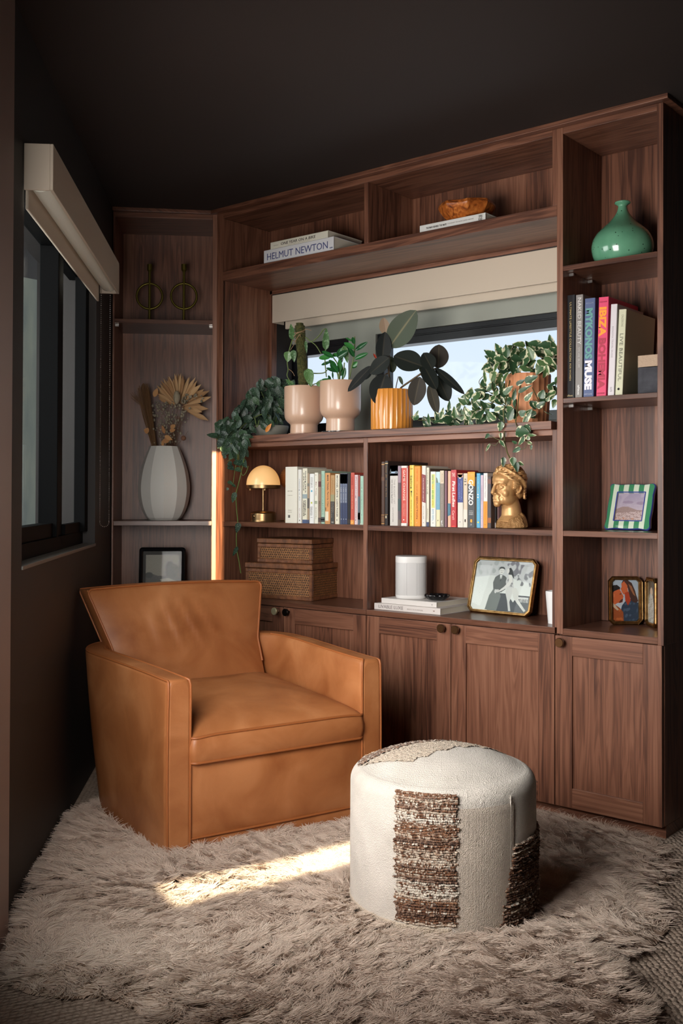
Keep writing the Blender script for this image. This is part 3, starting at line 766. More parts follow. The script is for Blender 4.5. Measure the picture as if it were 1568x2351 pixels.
pos = np.zeros((n, NP, 3), np.float32)
curl = rng.normal(0, .55, n)+(hsh-.5)*1.6
tipx = px_; tipy = py_
for q in range(NP):
    a = ang+curl*t[q]; s_ = L*t[q]
    hor = s_*lean*(.75+.35*t[q]); ver = L*np.sqrt(1-lean**2*.86)*(t[q]-.42*t[q]**2*lean)*1.05
    cl = clump*t[q]**1.2
    bx_ = px_+(ccx-px_)*cl; by_ = py_+(ccy-py_)*cl
    wob = .0022*np.sin(t[q]*9+hs2*20+hsh*7)
    pos[:, q, 0] = bx_+np.cos(a)*hor-np.sin(a)*wob-1.6; pos[:, q, 1] = by_+np.sin(a)*hor+np.cos(a)*wob+1.3; pos[:, q, 2] = np.maximum(Z0+ver, .003)
# strands never enter the chair or the pouf
tx, ty = pos[:, -1, 0]+1.6, pos[:, -1, 1]-1.3
bad = under(tx, ty); pos = pos[~bad]; hsh = hsh[~bad]; ccx, ccy, px_, py_ = ccx[~bad], ccy[~bad], px_[~bad], py_[~bad]; n = len(pos)
hc = bpy.data.hair_curves.new('fleece'); hc.add_curves([NP]*n)
hc.attributes['position'].data.foreach_set('vector', pos.ravel())
ra = hc.attributes.new('radius', 'FLOAT', 'POINT'); rad = np.tile(np.array([.0009, .0009, .0008, .0006, .00025]), n).astype(np.float32); ra.data.foreach_set('value', rad)
ta = hc.attributes.new('tone', 'FLOAT', 'CURVE')
tone = np.clip(.5+.2*sn(px_, py_, 50, 5.)+.25*(hsh-.5)+rng.normal(0, .12, n), 0, 1).astype(np.float32); ta.data.foreach_set('value', tone)
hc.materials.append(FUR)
fo = bpy.data.objects.new('fleece', hc); COL.objects.link(fo); fo.parent = rug; fo['kind'] = 'stuff'
# ------------------------------------------------------------------ helpers for small things
def cm(rgb, rough=.55, **k): return mat('paint_%d_%d_%d_%d' % (*rgb, int(rough*100)), rgb, rough=rough, **k)
PAPER = mat('page_paper', (214, 204, 186), rough=.9)
def text_mesh(name, s, M, w, h, mt, parent, shear=0, bold=0):
    """flat raised lettering filling a box w x h centred on M (x right, y up, z out)"""
    cu = bpy.data.curves.new(name, 'FONT'); cu.body = s; cu.extrude = .001; cu.resolution_u = 2; cu.align_x = 'CENTER'; cu.offset = bold
    o = bpy.data.objects.new(name, cu); COL.objects.link(o)
    dg = bpy.context.evaluated_depsgraph_get(); me = bpy.data.meshes.new_from_object(o.evaluated_get(dg)); bpy.data.objects.remove(o)
    n = len(me.vertices); co = np.zeros(n*3, np.float32); me.vertices.foreach_get('co', co); co = co.reshape(-1, 3)
    mn, mx = co.min(0), co.max(0)
    co[:, 0] = (co[:, 0]-(mn[0]+mx[0])/2)*w/(mx[0]-mn[0]); co[:, 1] = (co[:, 1]-(mn[1]+mx[1])/2)*h/(mx[1]-mn[1])
    co[:, 0] += shear*co[:, 1]; co[:, 2] = np.sign(co[:, 2])*.00025
    R = np.array(M)[:3, :3]; T = np.array(M)[:3, 3]; co = co@R.T+T
    me.vertices.foreach_set('co', co.astype(np.float32).ravel()); me.update(); me.materials.clear(); me.materials.append(mt)
    ob = bpy.data.objects.new(name, me); COL.objects.link(ob); ob.parent = parent; EMP[ob.name] = EMP[parent.name]; return ob
def frameM(x, y, z, xa, ya):
    xa, ya = Vector(xa), Vector(ya); m_ = Matrix((xa, ya, xa.cross(ya))).transposed().to_4x4(); m_.translation = (x, y, z); return m_
def book(label, M, th, h, dep, rgb, deco=(), group=None, rough=.5, flat=False):
    """local frame: spine on the plane y=0, thickness along x, height along z, depth along +y. flat: a lying book, spine length along x"""
    t = thing('book', label, 'book', M=M, group=group)
    W, H = th, h; c = .0022 if min(th, h) > .012 else .0012; mt = cm(rgb, rough)
    if not flat:
        U = [(0, .0015), (.0015, 0), (W-.0015, 0), (W, .0015), (W, dep), (W-c, dep), (W-c, c), (c, c), (c, dep), (0, dep)]
        obj('cover', MB().zprism(U, 0, H), mt, t); obj('page_block', MB().box(c, W-c, c, dep-.003, .002, H-.003), PAPER, t)
    else:
        U = [(.0, .0015), (.0015, 0), (H-.0015, 0), (H, .0015), (H, dep), (H-c, dep), (H-c, c), (c, c), (c, dep), (0, dep)]
        m_ = MB(); n_ = len(U)
        m_.add([(0, y, z) for z, y in U]+[(W, y, z) for z, y in U], [tuple(range(n_)), tuple(range(n_, 2*n_))[::-1]]+[(i, i+n_, (i+1) % n_+n_, (i+1) % n_) for i in range(n_)])
        obj('cover', m_, mt, t); obj('page_block', MB().box(.002, W-.002, c, dep-.003, c, H-c), PAPER, t)
    for d in deco:
        k = d[0]
        if k == 'band':
            _, f0, f1, rg = d[:4]; g0, g1 = (d[4], d[5]) if len(d) > 4 else (0, 1)
            b = MB().box(W*g0+.0002, W*g1-.0002, -.0004, .001, H*f0, H*f1) if not flat else MB().box(W*f0, W*f1, -.0004, .001, .0002, H-.0002)
            obj('spine_band', b, cm(rg, rough), t)
        elif k == 'text':
            _, s, f0, f1, w0, w1, rg = d[:7]; sh = d[7] if len(d) > 7 else 0; bo = d[8] if len(d) > 8 else 0
            if flat: text_mesh('title', s, frameM(W*(f0+f1)/2, -.0008, H*(w0+w1)/2, (1, 0, 0), (0, 0, 1)), W*(f1-f0), H*(w1-w0), cm(rg), t, sh, bo)
            else: text_mesh('title', s, frameM(W*(w0+w1)/2, -.0008, H*(f0+f1)/2, (0, 0, -1), (1, 0, 0)), H*(f1-f0), W*(w1-w0), cm(rg), t, sh, bo)
        elif k == 'htext':
            _, s, f0, f1, w0, w1, rg = d
            text_mesh('title', s, frameM(W*(w0+w1)/2, -.0008, H*(f0+f1)/2, (1, 0, 0), (0, 0, 1)), W*(w1-w0), H*(f1-f0), cm(rg), t)
        elif k == 'dot':
            _, f, w_, r, rg = d; m_ = MB(); m_.prism([(W*w_+r*math.cos(a), H*f+r*math.sin(a)) for a in np.linspace(0, 2*math.pi, 25)[:-1]], -.0007, .0005); obj('emblem', m_, cm(rg), t)
        elif k == 'poly':
            _, pts, rg = d; obj('emblem', MB().prism([(W*x, H*z) for x, z in pts], -.0009, .0005), cm(rg), t)
    return t
def shelf_book(label, px0, px1, pyt, Y, z0, dep, rgb, deco=(), group=None, lean=0, rough=.5):
    a = at_y(px0, 1180, Y); b = at_y(px1, 1180, Y)
    xb = (a.x, b.x); zt_ = at_y((px0+px1)/2, pyt, Y).z
    M = Matrix.Translation((xb[0], Y, z0)) @ Matrix.Rotation(math.radians(lean), 4, 'Y')
    return book(label, M, xb[1]-xb[0]-.0006, (zt_-z0), dep, rgb, deco, group, rough)
D1, D2, GR = (58, 54, 52), (30, 30, 34), (120, 116, 110)
# ---- left shelf, paperbacks and hardbacks beside the lamp
zz, Y, gp = zL+.0003, .028, 'books beside the brass lamp'
def LB(x0, x1, yt, dep, rgb, label, deco=(), **k): shelf_book(label, 640+x0/7.84, 640+x1/7.84, 1050+yt/7.84, Y, zz, dep, rgb, deco, gp, **k)
LB(115, 330, 170, .2, (226, 221, 208), 'very thick white book at the left end of the lamp shelf row', [('htext', 'EMILY POST', .555, .575, .2, .62, (190, 184, 172)), ('htext', 'etiquette', .48, .5, .2, .62, (190, 184, 172)), ('htext', 'EMILY', .215, .232, .25, .6, (176, 170, 158)), ('htext', 'POST', .18, .197, .25, .6, (176, 170, 158)), ('poly', [(.26, .09), (.32, .09), (.32, .14), (.26, .14)], D2), ('poly', [(.35, .09), (.41, .09), (.41, .14), (.35, .14)], D2)])
LB(343, 408, 220, .14, (222, 219, 212), 'thin white book just right of the very thick white one', [('text', 'Having it All', .42, .82, .3, .6, (150, 160, 172)), ('text', 'O. Jeff', .1, .28, .35, .6, (186, 160, 160)), ('dot', .05, .5, .0025, D1)])
LB(425, 510, 200, .17, (222, 217, 196), 'cream book with bold black lettering and blue foot', [('band', 0, .065, (74, 86, 120)), ('text', 'Nothing Like It', .56, .95, .52, .8, D2, 0, .015), ('text', 'in the World', .6, .92, .2, .44, D2, 0, .015), ('band', .45, .53, (150, 164, 168)), ('text', 'STEPHEN E.', .14, .42, .5, .74, D2, 0, .015), ('text', 'AMBROSE', .13, .42, .2, .42, D2, 0, .015)])
LB(512, 546, 288, .16, (164, 142, 118), 'slim tan spine pressed between cream and white books', [('band', 0, .07, (64, 74, 104)), ('band', .3, .5, (92, 88, 84)), ('band', .74, .8, (120, 116, 108))])
LB(552, 632, 295, .14, (226, 226, 224), 'white book with a blue dot and a lime dot on its spine', [('dot', .65, .5, .0042, (78, 168, 200)), ('dot', .415, .48, .0042, (188, 192, 70)), ('text', 'Talking to', .72, .93, .54, .72, GR), ('text', 'Strangers', .72, .93, .3, .48, GR), ('text', 'Malcolm', .16, .34, .5, .68, D1), ('text', 'Gladwell', .16, .34, .26, .44, D1), ('dot', .12, .4, .0013, D2), ('dot', .12, .62, .0013, D2)])
LB(640, 706, 275, .14, (222, 219, 204), 'cream book with a small green grey panel on its spine', [('dot', .955, .4, .0016, (130, 60, 60)), ('text', 'Ben, Tradu', .55, .82, .34, .62, (150, 90, 96)), ('band', .385, .445, (160, 166, 142), .1, .8), ('text', 'GLADWELL', .08, .32, .36, .6, (140, 136, 126))])
LB(710, 758, 300, .16, (146, 124, 106), 'dusty brown book beside the mint green spine', [('band', .74, .85, (96, 54, 52)), ('text', 'BEACH', .25, .45, .3, .7, (92, 72, 62)), ('band', .03, .12, (84, 70, 64))])
LB(762, 824, 245, .18, (160, 190, 172), 'mint green book with dark label at its foot', [('text', 'AYI KWEI', .7, .94, .3, .68, (126, 160, 142)), ('text', 'ORWAN OF THE', .42, .68, .3, .68, (126, 160, 142)), ('text', 'SPIRIT', .16, .4, .3, .68, (126, 160, 142)), ('band', .03, .125, (62, 66, 66)), ('band', .07, .085, (200, 206, 196))])
LB(830, 922, 280, .15, (206, 148, 92), 'orange tan book with white sticker at its foot', [('text', 'MARK TWAIN', .66, .96, .42, .74, D1, 0, .01), ('text', 'Family Man', .33, .63, .42, .74, D1), ('band', .06, .24, (222, 214, 192), .06, .72), ('band', .03, .037, (120, 80, 50)), ('band', .26, .32, (96, 66, 44), .1, .24)])
LB(930, 1004, 320, .15, (176, 138, 92), 'tan book with dark grey lower spine', [('band', 0, .46, (66, 64, 62)), ('band', .46, .6, (150, 146, 112)), ('text', 'LINCOLN', .65, .93, .3, .66, (152, 114, 70)), ('text', 'SUSAN', .24, .44, .52, .8, (130, 122, 108)), ('text', 'CHEEVER', .12, .44, .18, .44, (130, 122, 108)), ('htext', 'FREE', .02, .05, .3, .8, (196, 190, 180))])
LB(1012, 1086, 300, .14, (222, 216, 196), "cream book with black capitals down its whole spine, left of the navy trio", [('text', 'MICHAEL LEWIS', .53, .97, .38, .72, D1, 0, .015), ('text', "LIAR'S POKER", .14, .5, .38, .72, (84, 78, 70), 0, .015), ('text', '>', .06, .1, .35, .65, D1)])
for k, (x0, x1) in enumerate(((1104, 1150), (1151, 1190), (1191, 1232))):
    LB(x0, x1, 290, .15, (58, 66, 96), ['left one of three matching navy books in the lamp shelf row', 'middle one of three matching navy books in the lamp shelf row', 'right one of three matching navy books in the lamp shelf row'][k], [('band', .42, 1, (98, 106, 128)), ('band', .8, .99, (110, 114, 130)), ('text', 'LEE CHILD', .42, .72, .25, .6, (196, 198, 204)), ('dot', .1, .5, .0016, (226, 226, 226))])
LB(1236, 1288, 290, .16, (30, 24, 26), 'plain black book between navy and red spines', [('band', .02, .1, (52, 40, 34))])
LB(1291, 1358, 275, .15, (186, 80, 66), 'brick red book with orange foot', [('band', 0, .085, (222, 152, 74)), ('text', 'Three Cups of Tea', .3, .68, .36, .66, (216, 176, 136)), ('text', 'GREG', .76, .92, .3, .62, (158, 60, 52)), ('dot', .04, .48, .0022, (240, 196, 130))])
LB(1362, 1421, 315, .14, (206, 184, 186), 'pale pink book with crimson lettering right of the brick red one', [('text', 'Finding Chika', .12, .96, .32, .62, (176, 116, 124)), ('dot', .09, .4, .002, D1)])
LB(1424, 1461, 322, .15, (140, 60, 54), 'thin book, rust red above and slate blue below', [('band', 0, .57, (80, 94, 104)), ('band', .1, .24, (58, 66, 70))])
LB(1464, 1522, 335, .14, (158, 192, 174), 'sage green book at the right end of the lamp shelf row', [('text', 'THE SHADOW', .3, .9, .4, .62, (130, 160, 144)), ('dot', .2, .5, .0022, (120, 150, 134)), ('band', 0, .03, (176, 190, 172))])
# ---- right shelf, beside the golden bust
gp = 'books beside the golden bust'; zz = zL+.0003
def RB(x0, x1, yt, dep, rgb, label, deco=(), **k): shelf_book(label, 860+x0/9.8, 860+x1/9.8, 1050+yt/9.8, Y, zz, dep, rgb, deco, gp, **k)
def SB(x0, x1, yt, dep, rgb, label, deco=(), **k): shelf_book(label, 1000+x0/8.711, 1000+x1/8.711, 1050+yt/8.711, Y, zz, dep, rgb, deco, gp, **k)
GOLD = (170, 124, 66)
RB(152, 224, 98, .22, (70, 44, 32), 'brown leather bound book at the left end of the bust row', [('band', .95, .965, GOLD), ('band', .02, .035, GOLD), ('band', .155, .165, GOLD), ('band', .05, .14, (104, 72, 44)), ('band', .7, .76, (92, 58, 36))], rough=.4)
RB(230, 300, 82, .29, (34, 24, 24), 'tall dark book with gilt title, second in the bust row', [('band', .955, .97, (190, 160, 110)), ('text', 'Doctor Zhi', .74, .93, .3, .66, GOLD), ('text', 'Under the Vine', .44, .7, .34, .62, GOLD), ('band', .11, .15, (196, 182, 150), .2, .6), ('band', .165, .172, GOLD)], rough=.4)
RB(343, 522, 185, .16, (196, 190, 184), 'wide pale grey book with landscape picture at the top of its spine', [('band', .83, 1, (150, 172, 194)), ('band', .9, 1, (120, 152, 190)), ('band', .83, .87, (150, 118, 92)), ('poly', [(0, .86), (.16, .86), (.16, .93), (.1, .95), (0, .9)], (62, 70, 72)), ('poly', [(.5, .865), (1, .865), (.98, .88), (.8, .92), (.7, .885)], (86, 96, 106)), ('text', 'THE BUCKET LIST', .36, .77, .48, .68, (160, 154, 150)), ('text', '1000 Adventures Big & Small', .37, .77, .18, .34, D1), ('text', 'KATH STATHERS', .06, .3, .34, .46, (140, 134, 130))])
RB(526, 594, 195, .16, (86, 74, 80), 'dark mauve book jacket between the pale grey and the red book', [('band', .72, 1, (146, 126, 138)), ('band', .25, .45, (62, 78, 78)), ('band', 0, .1, (104, 88, 80))])
RB(598, 748, 190, .16, (196, 82, 72), 'coral red book with white edges, left of the yellow one', [('band', 0, .045, (222, 212, 206)), ('band', .965, 1, (222, 212, 206)), ('band', 0, 1, (222, 208, 204), .86, .97), ('text', 'GAME CHANGE', .42, .93, .3, .62, (236, 204, 190), 0, .01), ('text', 'JOHN HEILEMANN', .16, .37, .5, .62, (224, 170, 156)), ('text', 'MARK HALPERIN', .16, .37, .3, .42, (224, 170, 156)), ('dot', .1, .4, .0028, (230, 214, 206))])
RB(783, 886, 175, .15, (216, 186, 76), 'yellow book with black lettering and a tiny running horse', [('band', 0, 1, (232, 212, 130), .62, .82), ('text', 'Seline', .61, .83, .22, .62, (70, 66, 40)), ('poly', [(.24, .555), (.36, .565), (.4, .52), (.5, .475), (.46, .545), (.62, .57), (.42, .58), (.3, .57)], D2), ('text', 'EDWARD ST AUBYN', .1, .43, .36, .5, (140, 118, 46)), ('htext', 'Last of', .93, .955, .25, .75, (150, 90, 50)), ('dot', .05, .4, .002, (190, 150, 60))])
RB(893, 1026, 200, .17, (234, 142, 54), 'bright orange book with dark lettering', [('text', 'THE ART OF', .52, .7, .4, .54, (150, 90, 40)), ('text', 'SEDUCTION', .12, .5, .34, .62, (112, 70, 36), 0, .01), ('dot', .06, .46, .003, (220, 160, 100)), ('text', 'ROBERT GREENE', .75, .96, .4, .6, (206, 122, 44))])
RB(1060, 1150, 190, .16, (214, 208, 200), 'white book with a slanted maroon band', [('poly', [(.01, .865), (.99, .845), (.99, .385), (.01, .41)], (132, 68, 74)), ('text', 'THE POWER OF HABITS', .42, .8, .34, .56, (220, 200, 190), 0, .01), ('text', 'CHARLES', .12, .34, .4, .54, (170, 164, 156)), ('dot', .06, .45, .0018, (150, 144, 138))])
RB(1166, 1224, 230, .15, (216, 210, 190), 'slim cream book with navy foot', [('band', 0, .075, (60, 68, 100)), ('text', 'UNDER THE', .55, .96, .3, .6, (130, 124, 108)), ('text', 'PORCH', .12, .3, .3, .62, (150, 146, 130))])
RB(1228, 1250, 252, .17, (92, 76, 64), 'thin dark brown jacket beside the slim cream book')
RB(1254, 1374, 320, .14, (214, 214, 208), 'white book with a lime edged colourful title panel', [('band', .34, .95, (200, 202, 110), .22, .84), ('text', 'HOW TO', .78, .93, .34, .6, (70, 130, 150), 0, .015), ('text', 'TALK', .68, .77, .34, .6, (222, 150, 60), 0, .015), ('text', 'SO', .6, .66, .34, .6, (80, 150, 100), 0, .015), ('text', 'KIDS', .5, .58, .34, .6, (70, 150, 110), 0, .015), ('text', 'LISTEN', .38, .48, .34, .6, (196, 160, 70), 0, .015), ('text', 'Adele Faber', .12, .32, .54, .7, (110, 160, 190)), ('text', 'Elaine Mazlish', .1, .32, .34, .48, (110, 160, 190)), ('dot', .065, .5, .0015, D1)])
RB(1382, 1472, 325, .14, (214, 204, 168), 'book with sky top, blue middle and cream foot', [('band', .31, .8, (110, 156, 178)), ('band', .8, 1, (182, 206, 212)), ('poly', [(.02, .8), (.6, .8), (.3, .88), (.02, .9)], (110, 130, 120)), ('text', 'BEACH MUSIC', .4, .74, .4, .58, (150, 186, 196)), ('poly', [(.4, .1), (.6, .11), (.5, .13)], D1)])
SB(90, 168, 265, .15, (136, 126, 118), 'grey book with cream head and small silver bird at foot', [('band', .77, 1, (204, 186, 164)), ('text', 'A CERTAIN IDEA OF', .18, .74, .4, .62, (164, 154, 146)), ('text', 'FRANCE', .8, .95, .42, .64, (150, 130, 108)), ('poly', [(.3, .1), (.6, .12), (.5, .05), (.8, .03), (.5, .03)], (206, 204, 204))])
SB(180, 226, 270, .15, (118, 84, 96), 'thin mauve purple book left of the peach one', [('band', 0, 1, (140, 106, 116), .2, .4)])
SB(243, 302, 275, .15, (228, 170, 142), 'peach book with teal label low on its spine', [('poly', [(.0, .19), (1, .215), (1, .42), (0, .425)], (70, 108, 128)), ('text', 'WARD', .24, .4, .3, .6, (110, 150, 164))])
SB(305, 418, 250, .16, (176, 44, 50), 'glossy deep red book with large white script lettering', [('htext', 'THE', .88, .945, .22, .74, (240, 214, 206)), ('text', 'First', .62, .8, .28, .8, (244, 226, 216), .12, .03), ('text', 'Ladies', .35, .6, .28, .8, (244, 226, 216), .12, .02), ('text', 'Caroli', .13, .29, .3, .68, (232, 190, 180), 0, .01), ('poly', [(.1, 0), (.9, 0), (.8, .02), (.5, .03), (.2, .02)], (206, 70, 64))], rough=.35)
SB(438, 550, 320, .14, (206, 200, 190), 'book with royal blue upper spine and white lower half', [('band', .46, 1, (62, 72, 128)), ('poly', [(.05, .925), (.95, .925), (.95, 1), (.05, 1)], (206, 150, 116)), ('poly', [(.35, .9), (.6, .9), (.98, .98), (.02, .98)], (214, 204, 190)), ('text', 'EMOTIONAL', .5, .86, .6, .82, (136, 146, 190)), ('text', 'ALCHEMY', .52, .82, .22, .44, (136, 146, 190)), ('dot', .1, .46, .002, (110, 110, 130))])
SB(556, 638, 320, .14, (204, 186, 164), 'beige book with faint marbled spine, between blue and orange books', [('htext', 'THE', .88, .9, .3, .7, D1), ('htext', 'GREAT', .84, .86, .2, .8, D1), ('htext', 'LAND', .78, .8, .3, .7, D1), ('band', 0, .33, (212, 202, 190)), ('band', .1, .15, (100, 92, 86), .3, .6)])
SB(640, 788, 290, .15, (74, 74, 76), 'dark grey book with an orange head and large white slab capitals', [('band', .8, 1, (240, 152, 46)), ('poly', [(.02, .79), (.98, .74), (.98, .81), (.02, .81)], (240, 152, 46)), ('text', 'GONZO', .4, .86, .14, .78, (232, 230, 226), 0, .03), ('htext', 'THE LIFE OF', .94, .965, .15, .85, (250, 206, 140)), ('htext', 'HUNTER S.', .91, .93, .15, .85, (250, 206, 140)), ('htext', 'JANN S.', .285, .305, .2, .8, (210, 210, 210)), ('htext', 'WENNER', .255, .275, .2, .8, (210, 210, 210)), ('htext', 'COREY', .225, .245, .2, .8, (210, 210, 210)), ('poly', [(.38, .1), (.62, .09), (.64, .14), (.55, .15), (.4, .145)], (240, 160, 50)), ('htext', 'LB', .04, .07, .38, .6, (200, 200, 200))])
SB(792, 814, 390, .16, (96, 84, 70), 'sliver of a dark brown book beside the bright blue one')
SB(817, 892, 320, .14, (88, 160, 196), 'bright sky blue book with yellow seal at foot', [('text', 'THE', .78, .96, .4, .62, (150, 200, 214)), ('dot', .61, .42, .0028, (232, 232, 220)), ('dot', .56, .42, .0028, (232, 232, 220)), ('text', 'IN', .65, .75, .4, .62, (190, 200, 130)), ('text', 'BETWEEN', .25, .5, .4, .6, (130, 190, 206)), ('dot', .1, .5, .0035, (206, 200, 90))])
SB(896, 953, 355, .14, (190, 172, 186), 'lavender book right of the sky blue one', [('text', 'MARGARET', .5, .8, .34, .6, (150, 132, 150)), ('text', 'DRABBLE A DAY', .06, .44, .34, .62, (222, 210, 220))])
SB(956, 1038, 315, .14, (214, 208, 206), 'book with white upper and orange lower spine', [('band', 0, .485, (232, 142, 44)), ('text', 'Wednesdays Happy', .55, .96, .34, .68, (160, 152, 152)), ('text', 'TOTALLY', .14, .44, .4, .58, (210, 122, 34)), ('dot', .06, .45, .0018, (150, 80, 30))])
Y = .03; SB(1042, 1110, 385, .14, (72, 62, 64), 'dark brown purple book left of the golden bust', [('band', .1, .2, (150, 90, 50)), ('band', .86, .95, (110, 70, 60))])
Y = .06; SB(1114, 1204, 388, .14, (46, 46, 50), 'black book with white script, partly behind the bust', [('text', 'African', .18, .42, .22, .85, (214, 212, 210), .25), ('band', 0, .1, (186, 182, 182)), ('text', 'O', .5, .6, .3, .7, (206, 206, 206))])
Y = .075; SB(1208, 1252, 392, .14, (176, 140, 144), 'dusty pink book at the right end, behind the bust neck')
# ---- tower shelf, tall photo books leaning left
gp = 'tall photo books in the tower'; zz = 1.5014+.0004
def TB(xb0, xb1, ytop, yb, lean, dep, rgb, label, deco, **k):
    Yt = .035; a = at_y(1270+xb0/5.807, 600+yb/5.807, Yt); b = at_y(1270+xb1/5.807, 600+yb/5.807, Yt)
    zt_ = at_y(1270+xb0/5.807, 600+ytop/5.807, Yt).z
    M = Matrix.Translation((a.x, Yt, zz)) @ Matrix.Rotation(math.radians(lean), 4, 'Y')
    book(label, M, b.x-a.x-.0008, zt_-zz, dep, rgb, deco, gp, **k)
TB(168, 286, 458, 1800, .35, .25, (24, 23, 27), 'tall black photo book with gold lettering in the tower', [('text', 'ULTIMATE LIFESTYLE COLLECTION', .36, .93, .4, .62, (190, 168, 110), 0, .01), ('text', 'FOR WOMEN', .175, .34, .42, .6, (190, 168, 110), 0, .01), ('htext', 'teNeues', .022, .042, .1, .8, (212, 190, 140))], rough=.4)
TB(290, 388, 452, 1805, .55, .26, (128, 122, 118), 'tall grey photo book with white serif title, between black and blue ones', [('text', 'NAKED BEAUTY', .52, .97, .3, .78, (206, 202, 198)), ('text', 'SYLVIE BLUM', .3, .49, .36, .66, (182, 178, 174)), ('text', 'teNeues', .035, .13, .36, .66, (226, 224, 222), 0, .02)], rough=.45)
TB(400, 540, 502, 1797, 1.1, .25, (72, 86, 126), 'denim blue photo book with fat teal and white capitals', [('text', 'MYKONOS', .39, .9, .1, .82, (92, 148, 142), 0, .05), ('text', 'MUSE', .08, .375, .1, .82, (226, 220, 226), 0, .06), ('htext', 'ASSOULINE', .945, .96, .1, .86, (150, 160, 186)), ('htext', 'ASSOULINE', .03, .045, .1, .86, (176, 180, 200))], rough=.5)
TB(572, 706, 486, 1790, 1.7, .25, (212, 58, 100), 'hot pink photo book with fat orange and crimson capitals', [('text', 'IBIZA', .605, .9, .1, .84, (250, 150, 30), 0, .05), ('text', 'BOHEMIA', .08, .59, .1, .84, (168, 34, 62), 0, .05), ('htext', 'ASSOULINE', .945, .96, .1, .86, (170, 40, 74)), ('htext', 'ASSOULINE', .03, .045, .1, .86, (150, 34, 64))], rough=.5)
TB(725, 812, 578, 1785, 2.3, .22, (206, 198, 202), 'slim pale lilac book with faint grey lettering, right of the hot pink one', [('text', 'SONOMA TRAVEL GUIDE', .42, .76, .32, .56, (166, 158, 164)), ('text', 'KATE', .05, .1, .36, .66, (120, 114, 118))])
TB(824, 924, 648, 1780, 2.9, .25, (196, 194, 166), 'pale olive book with dark serif title, rightmost of the tall tower books', [('text', 'LIVE BEAUTIFUL', .17, .72, .3, .76, (96, 96, 82)), ('text', 'CALDERONE', .8, .94, .4, .68, (150, 150, 128)), ('dot', .08, .45, .0045, D1), ('dot', .08, .45, .0025, (196, 194, 166))])
# ---- lying books
def flat_book(label, pTL, pTR, pBL, Y, z0, dep, rgb, deco, rotz=0, group=None, zt=None):
    a = at_y(*pTL, Y); b = at_y(*pTR, Y); h = (a.z-z0) if zt is None else zt
    M = Matrix.Translation((a.x, Y, z0)) @ Matrix.Rotation(math.radians(rotz), 4, 'Z')
    book(label, M, b.x-a.x, h, dep, rgb, deco, group, flat=True); return a.x, b.x, z0+h
q = lambda x, y: (480+x/1.912, 420+y/1.912)
gp = 'books lying in the top niches'
NV = (64, 72, 120)
x0, x1, zt_ = flat_book('thick white book with large blue capitals lying in the upper left niche', q(241, 298), q(547, 237), None, .02, zA+.0003, .27, (206, 204, 206), [('text', 'HELMUT NEWTON', .05, .92, .26, .74, NV, 0, 0), ('text', 'TASCHEN', .945, .985, .2, .3, NV)], group=gp)
flat_book('thinner cream book with dark slanted capitals lying on the thick white one', q(270, 262), q(522, 206), None, .026, zt_+.0003, .24, (214, 208, 192), [('text', 'ONE YEAR ON A BIKE', .19, .79, .34, .72, (80, 74, 70), .15, .01), ('text', 'MARTIJN DOOLAARD', .32, .7, .16, .24, (150, 144, 132)), ('text', 'gestalten', .06, .14, .42, .5, (140, 134, 122))], group=gp)
xm0, xm1, zm = flat_book('pale grey book lying under the burl bowl in the upper right niche', q(925, 188), q(1213, 127), None, .02, zA+.0003, .2, (204, 202, 198), [('text', 'THE MAN BEHIND THE MAPS', .1, .42, .4, .64, D1, 0, .01), ('text', 'LEGENDARY SKI ARTIST JAMES NIEHUES', .43, .83, .42, .62, (150, 146, 142)), ('htext', 'OPEN', .5, .82, .9, .955, D1), ('htext', 'ROAD', .16, .46, .9, .955, D1)], group=gp)
q = lambda x, y: (840+x/3.484, 1220+y/3.484)
gp = 'books lying under the speaker'
pz0 = at_z(*q(68, 622), zC)
xl0, xl1, zl = flat_book('lower white book with grey serif capitals lying at the bottom under the speaker', q(68, 560), q(595, 610), None, max(.012, pz0.y), zC+.0003, .25, (206, 198, 194), [('text', 'LIVABLE LUXE', .07, .45, .28, .8, (120, 112, 110), 0, 0), ('text', 'BRIGETTE ROMANEK', .51, .75, .36, .58, (176, 168, 164)), ('poly', [(.91, .45), (.925, .6), (.905, .58), (.89, .6)], (110, 70, 64))], group=gp, zt=.026)
xu0, xu1, zu = flat_book('upper white book with patterned top lying directly under the speaker', q(125, 515), q(565, 555), None, max(.012, pz0.y)+.012, zl+.0003, .235, (208, 202, 198), [('text', 'Y', .91, .935, .3, .6, (110, 106, 104))], group=gp, zt=.0215)
YL = max(.012, pz0.y)+.012
# ------------------------------------------------------------------ decor
def wlen(px, Y): return at_y(px, 1200, Y).x
def lathe_thing(name, label, cat, c, prof, mt, n=48, part='body', smooth=50, group=None, rfun=None):
    t = thing(name, label, cat, c, group=group); obj(part, MB().lathe(prof, n, rfun=rfun), mt, t, smooth=smooth, merge=True); return t
def pxm(p): return F/depth(p)                             # pixels per metre at a point
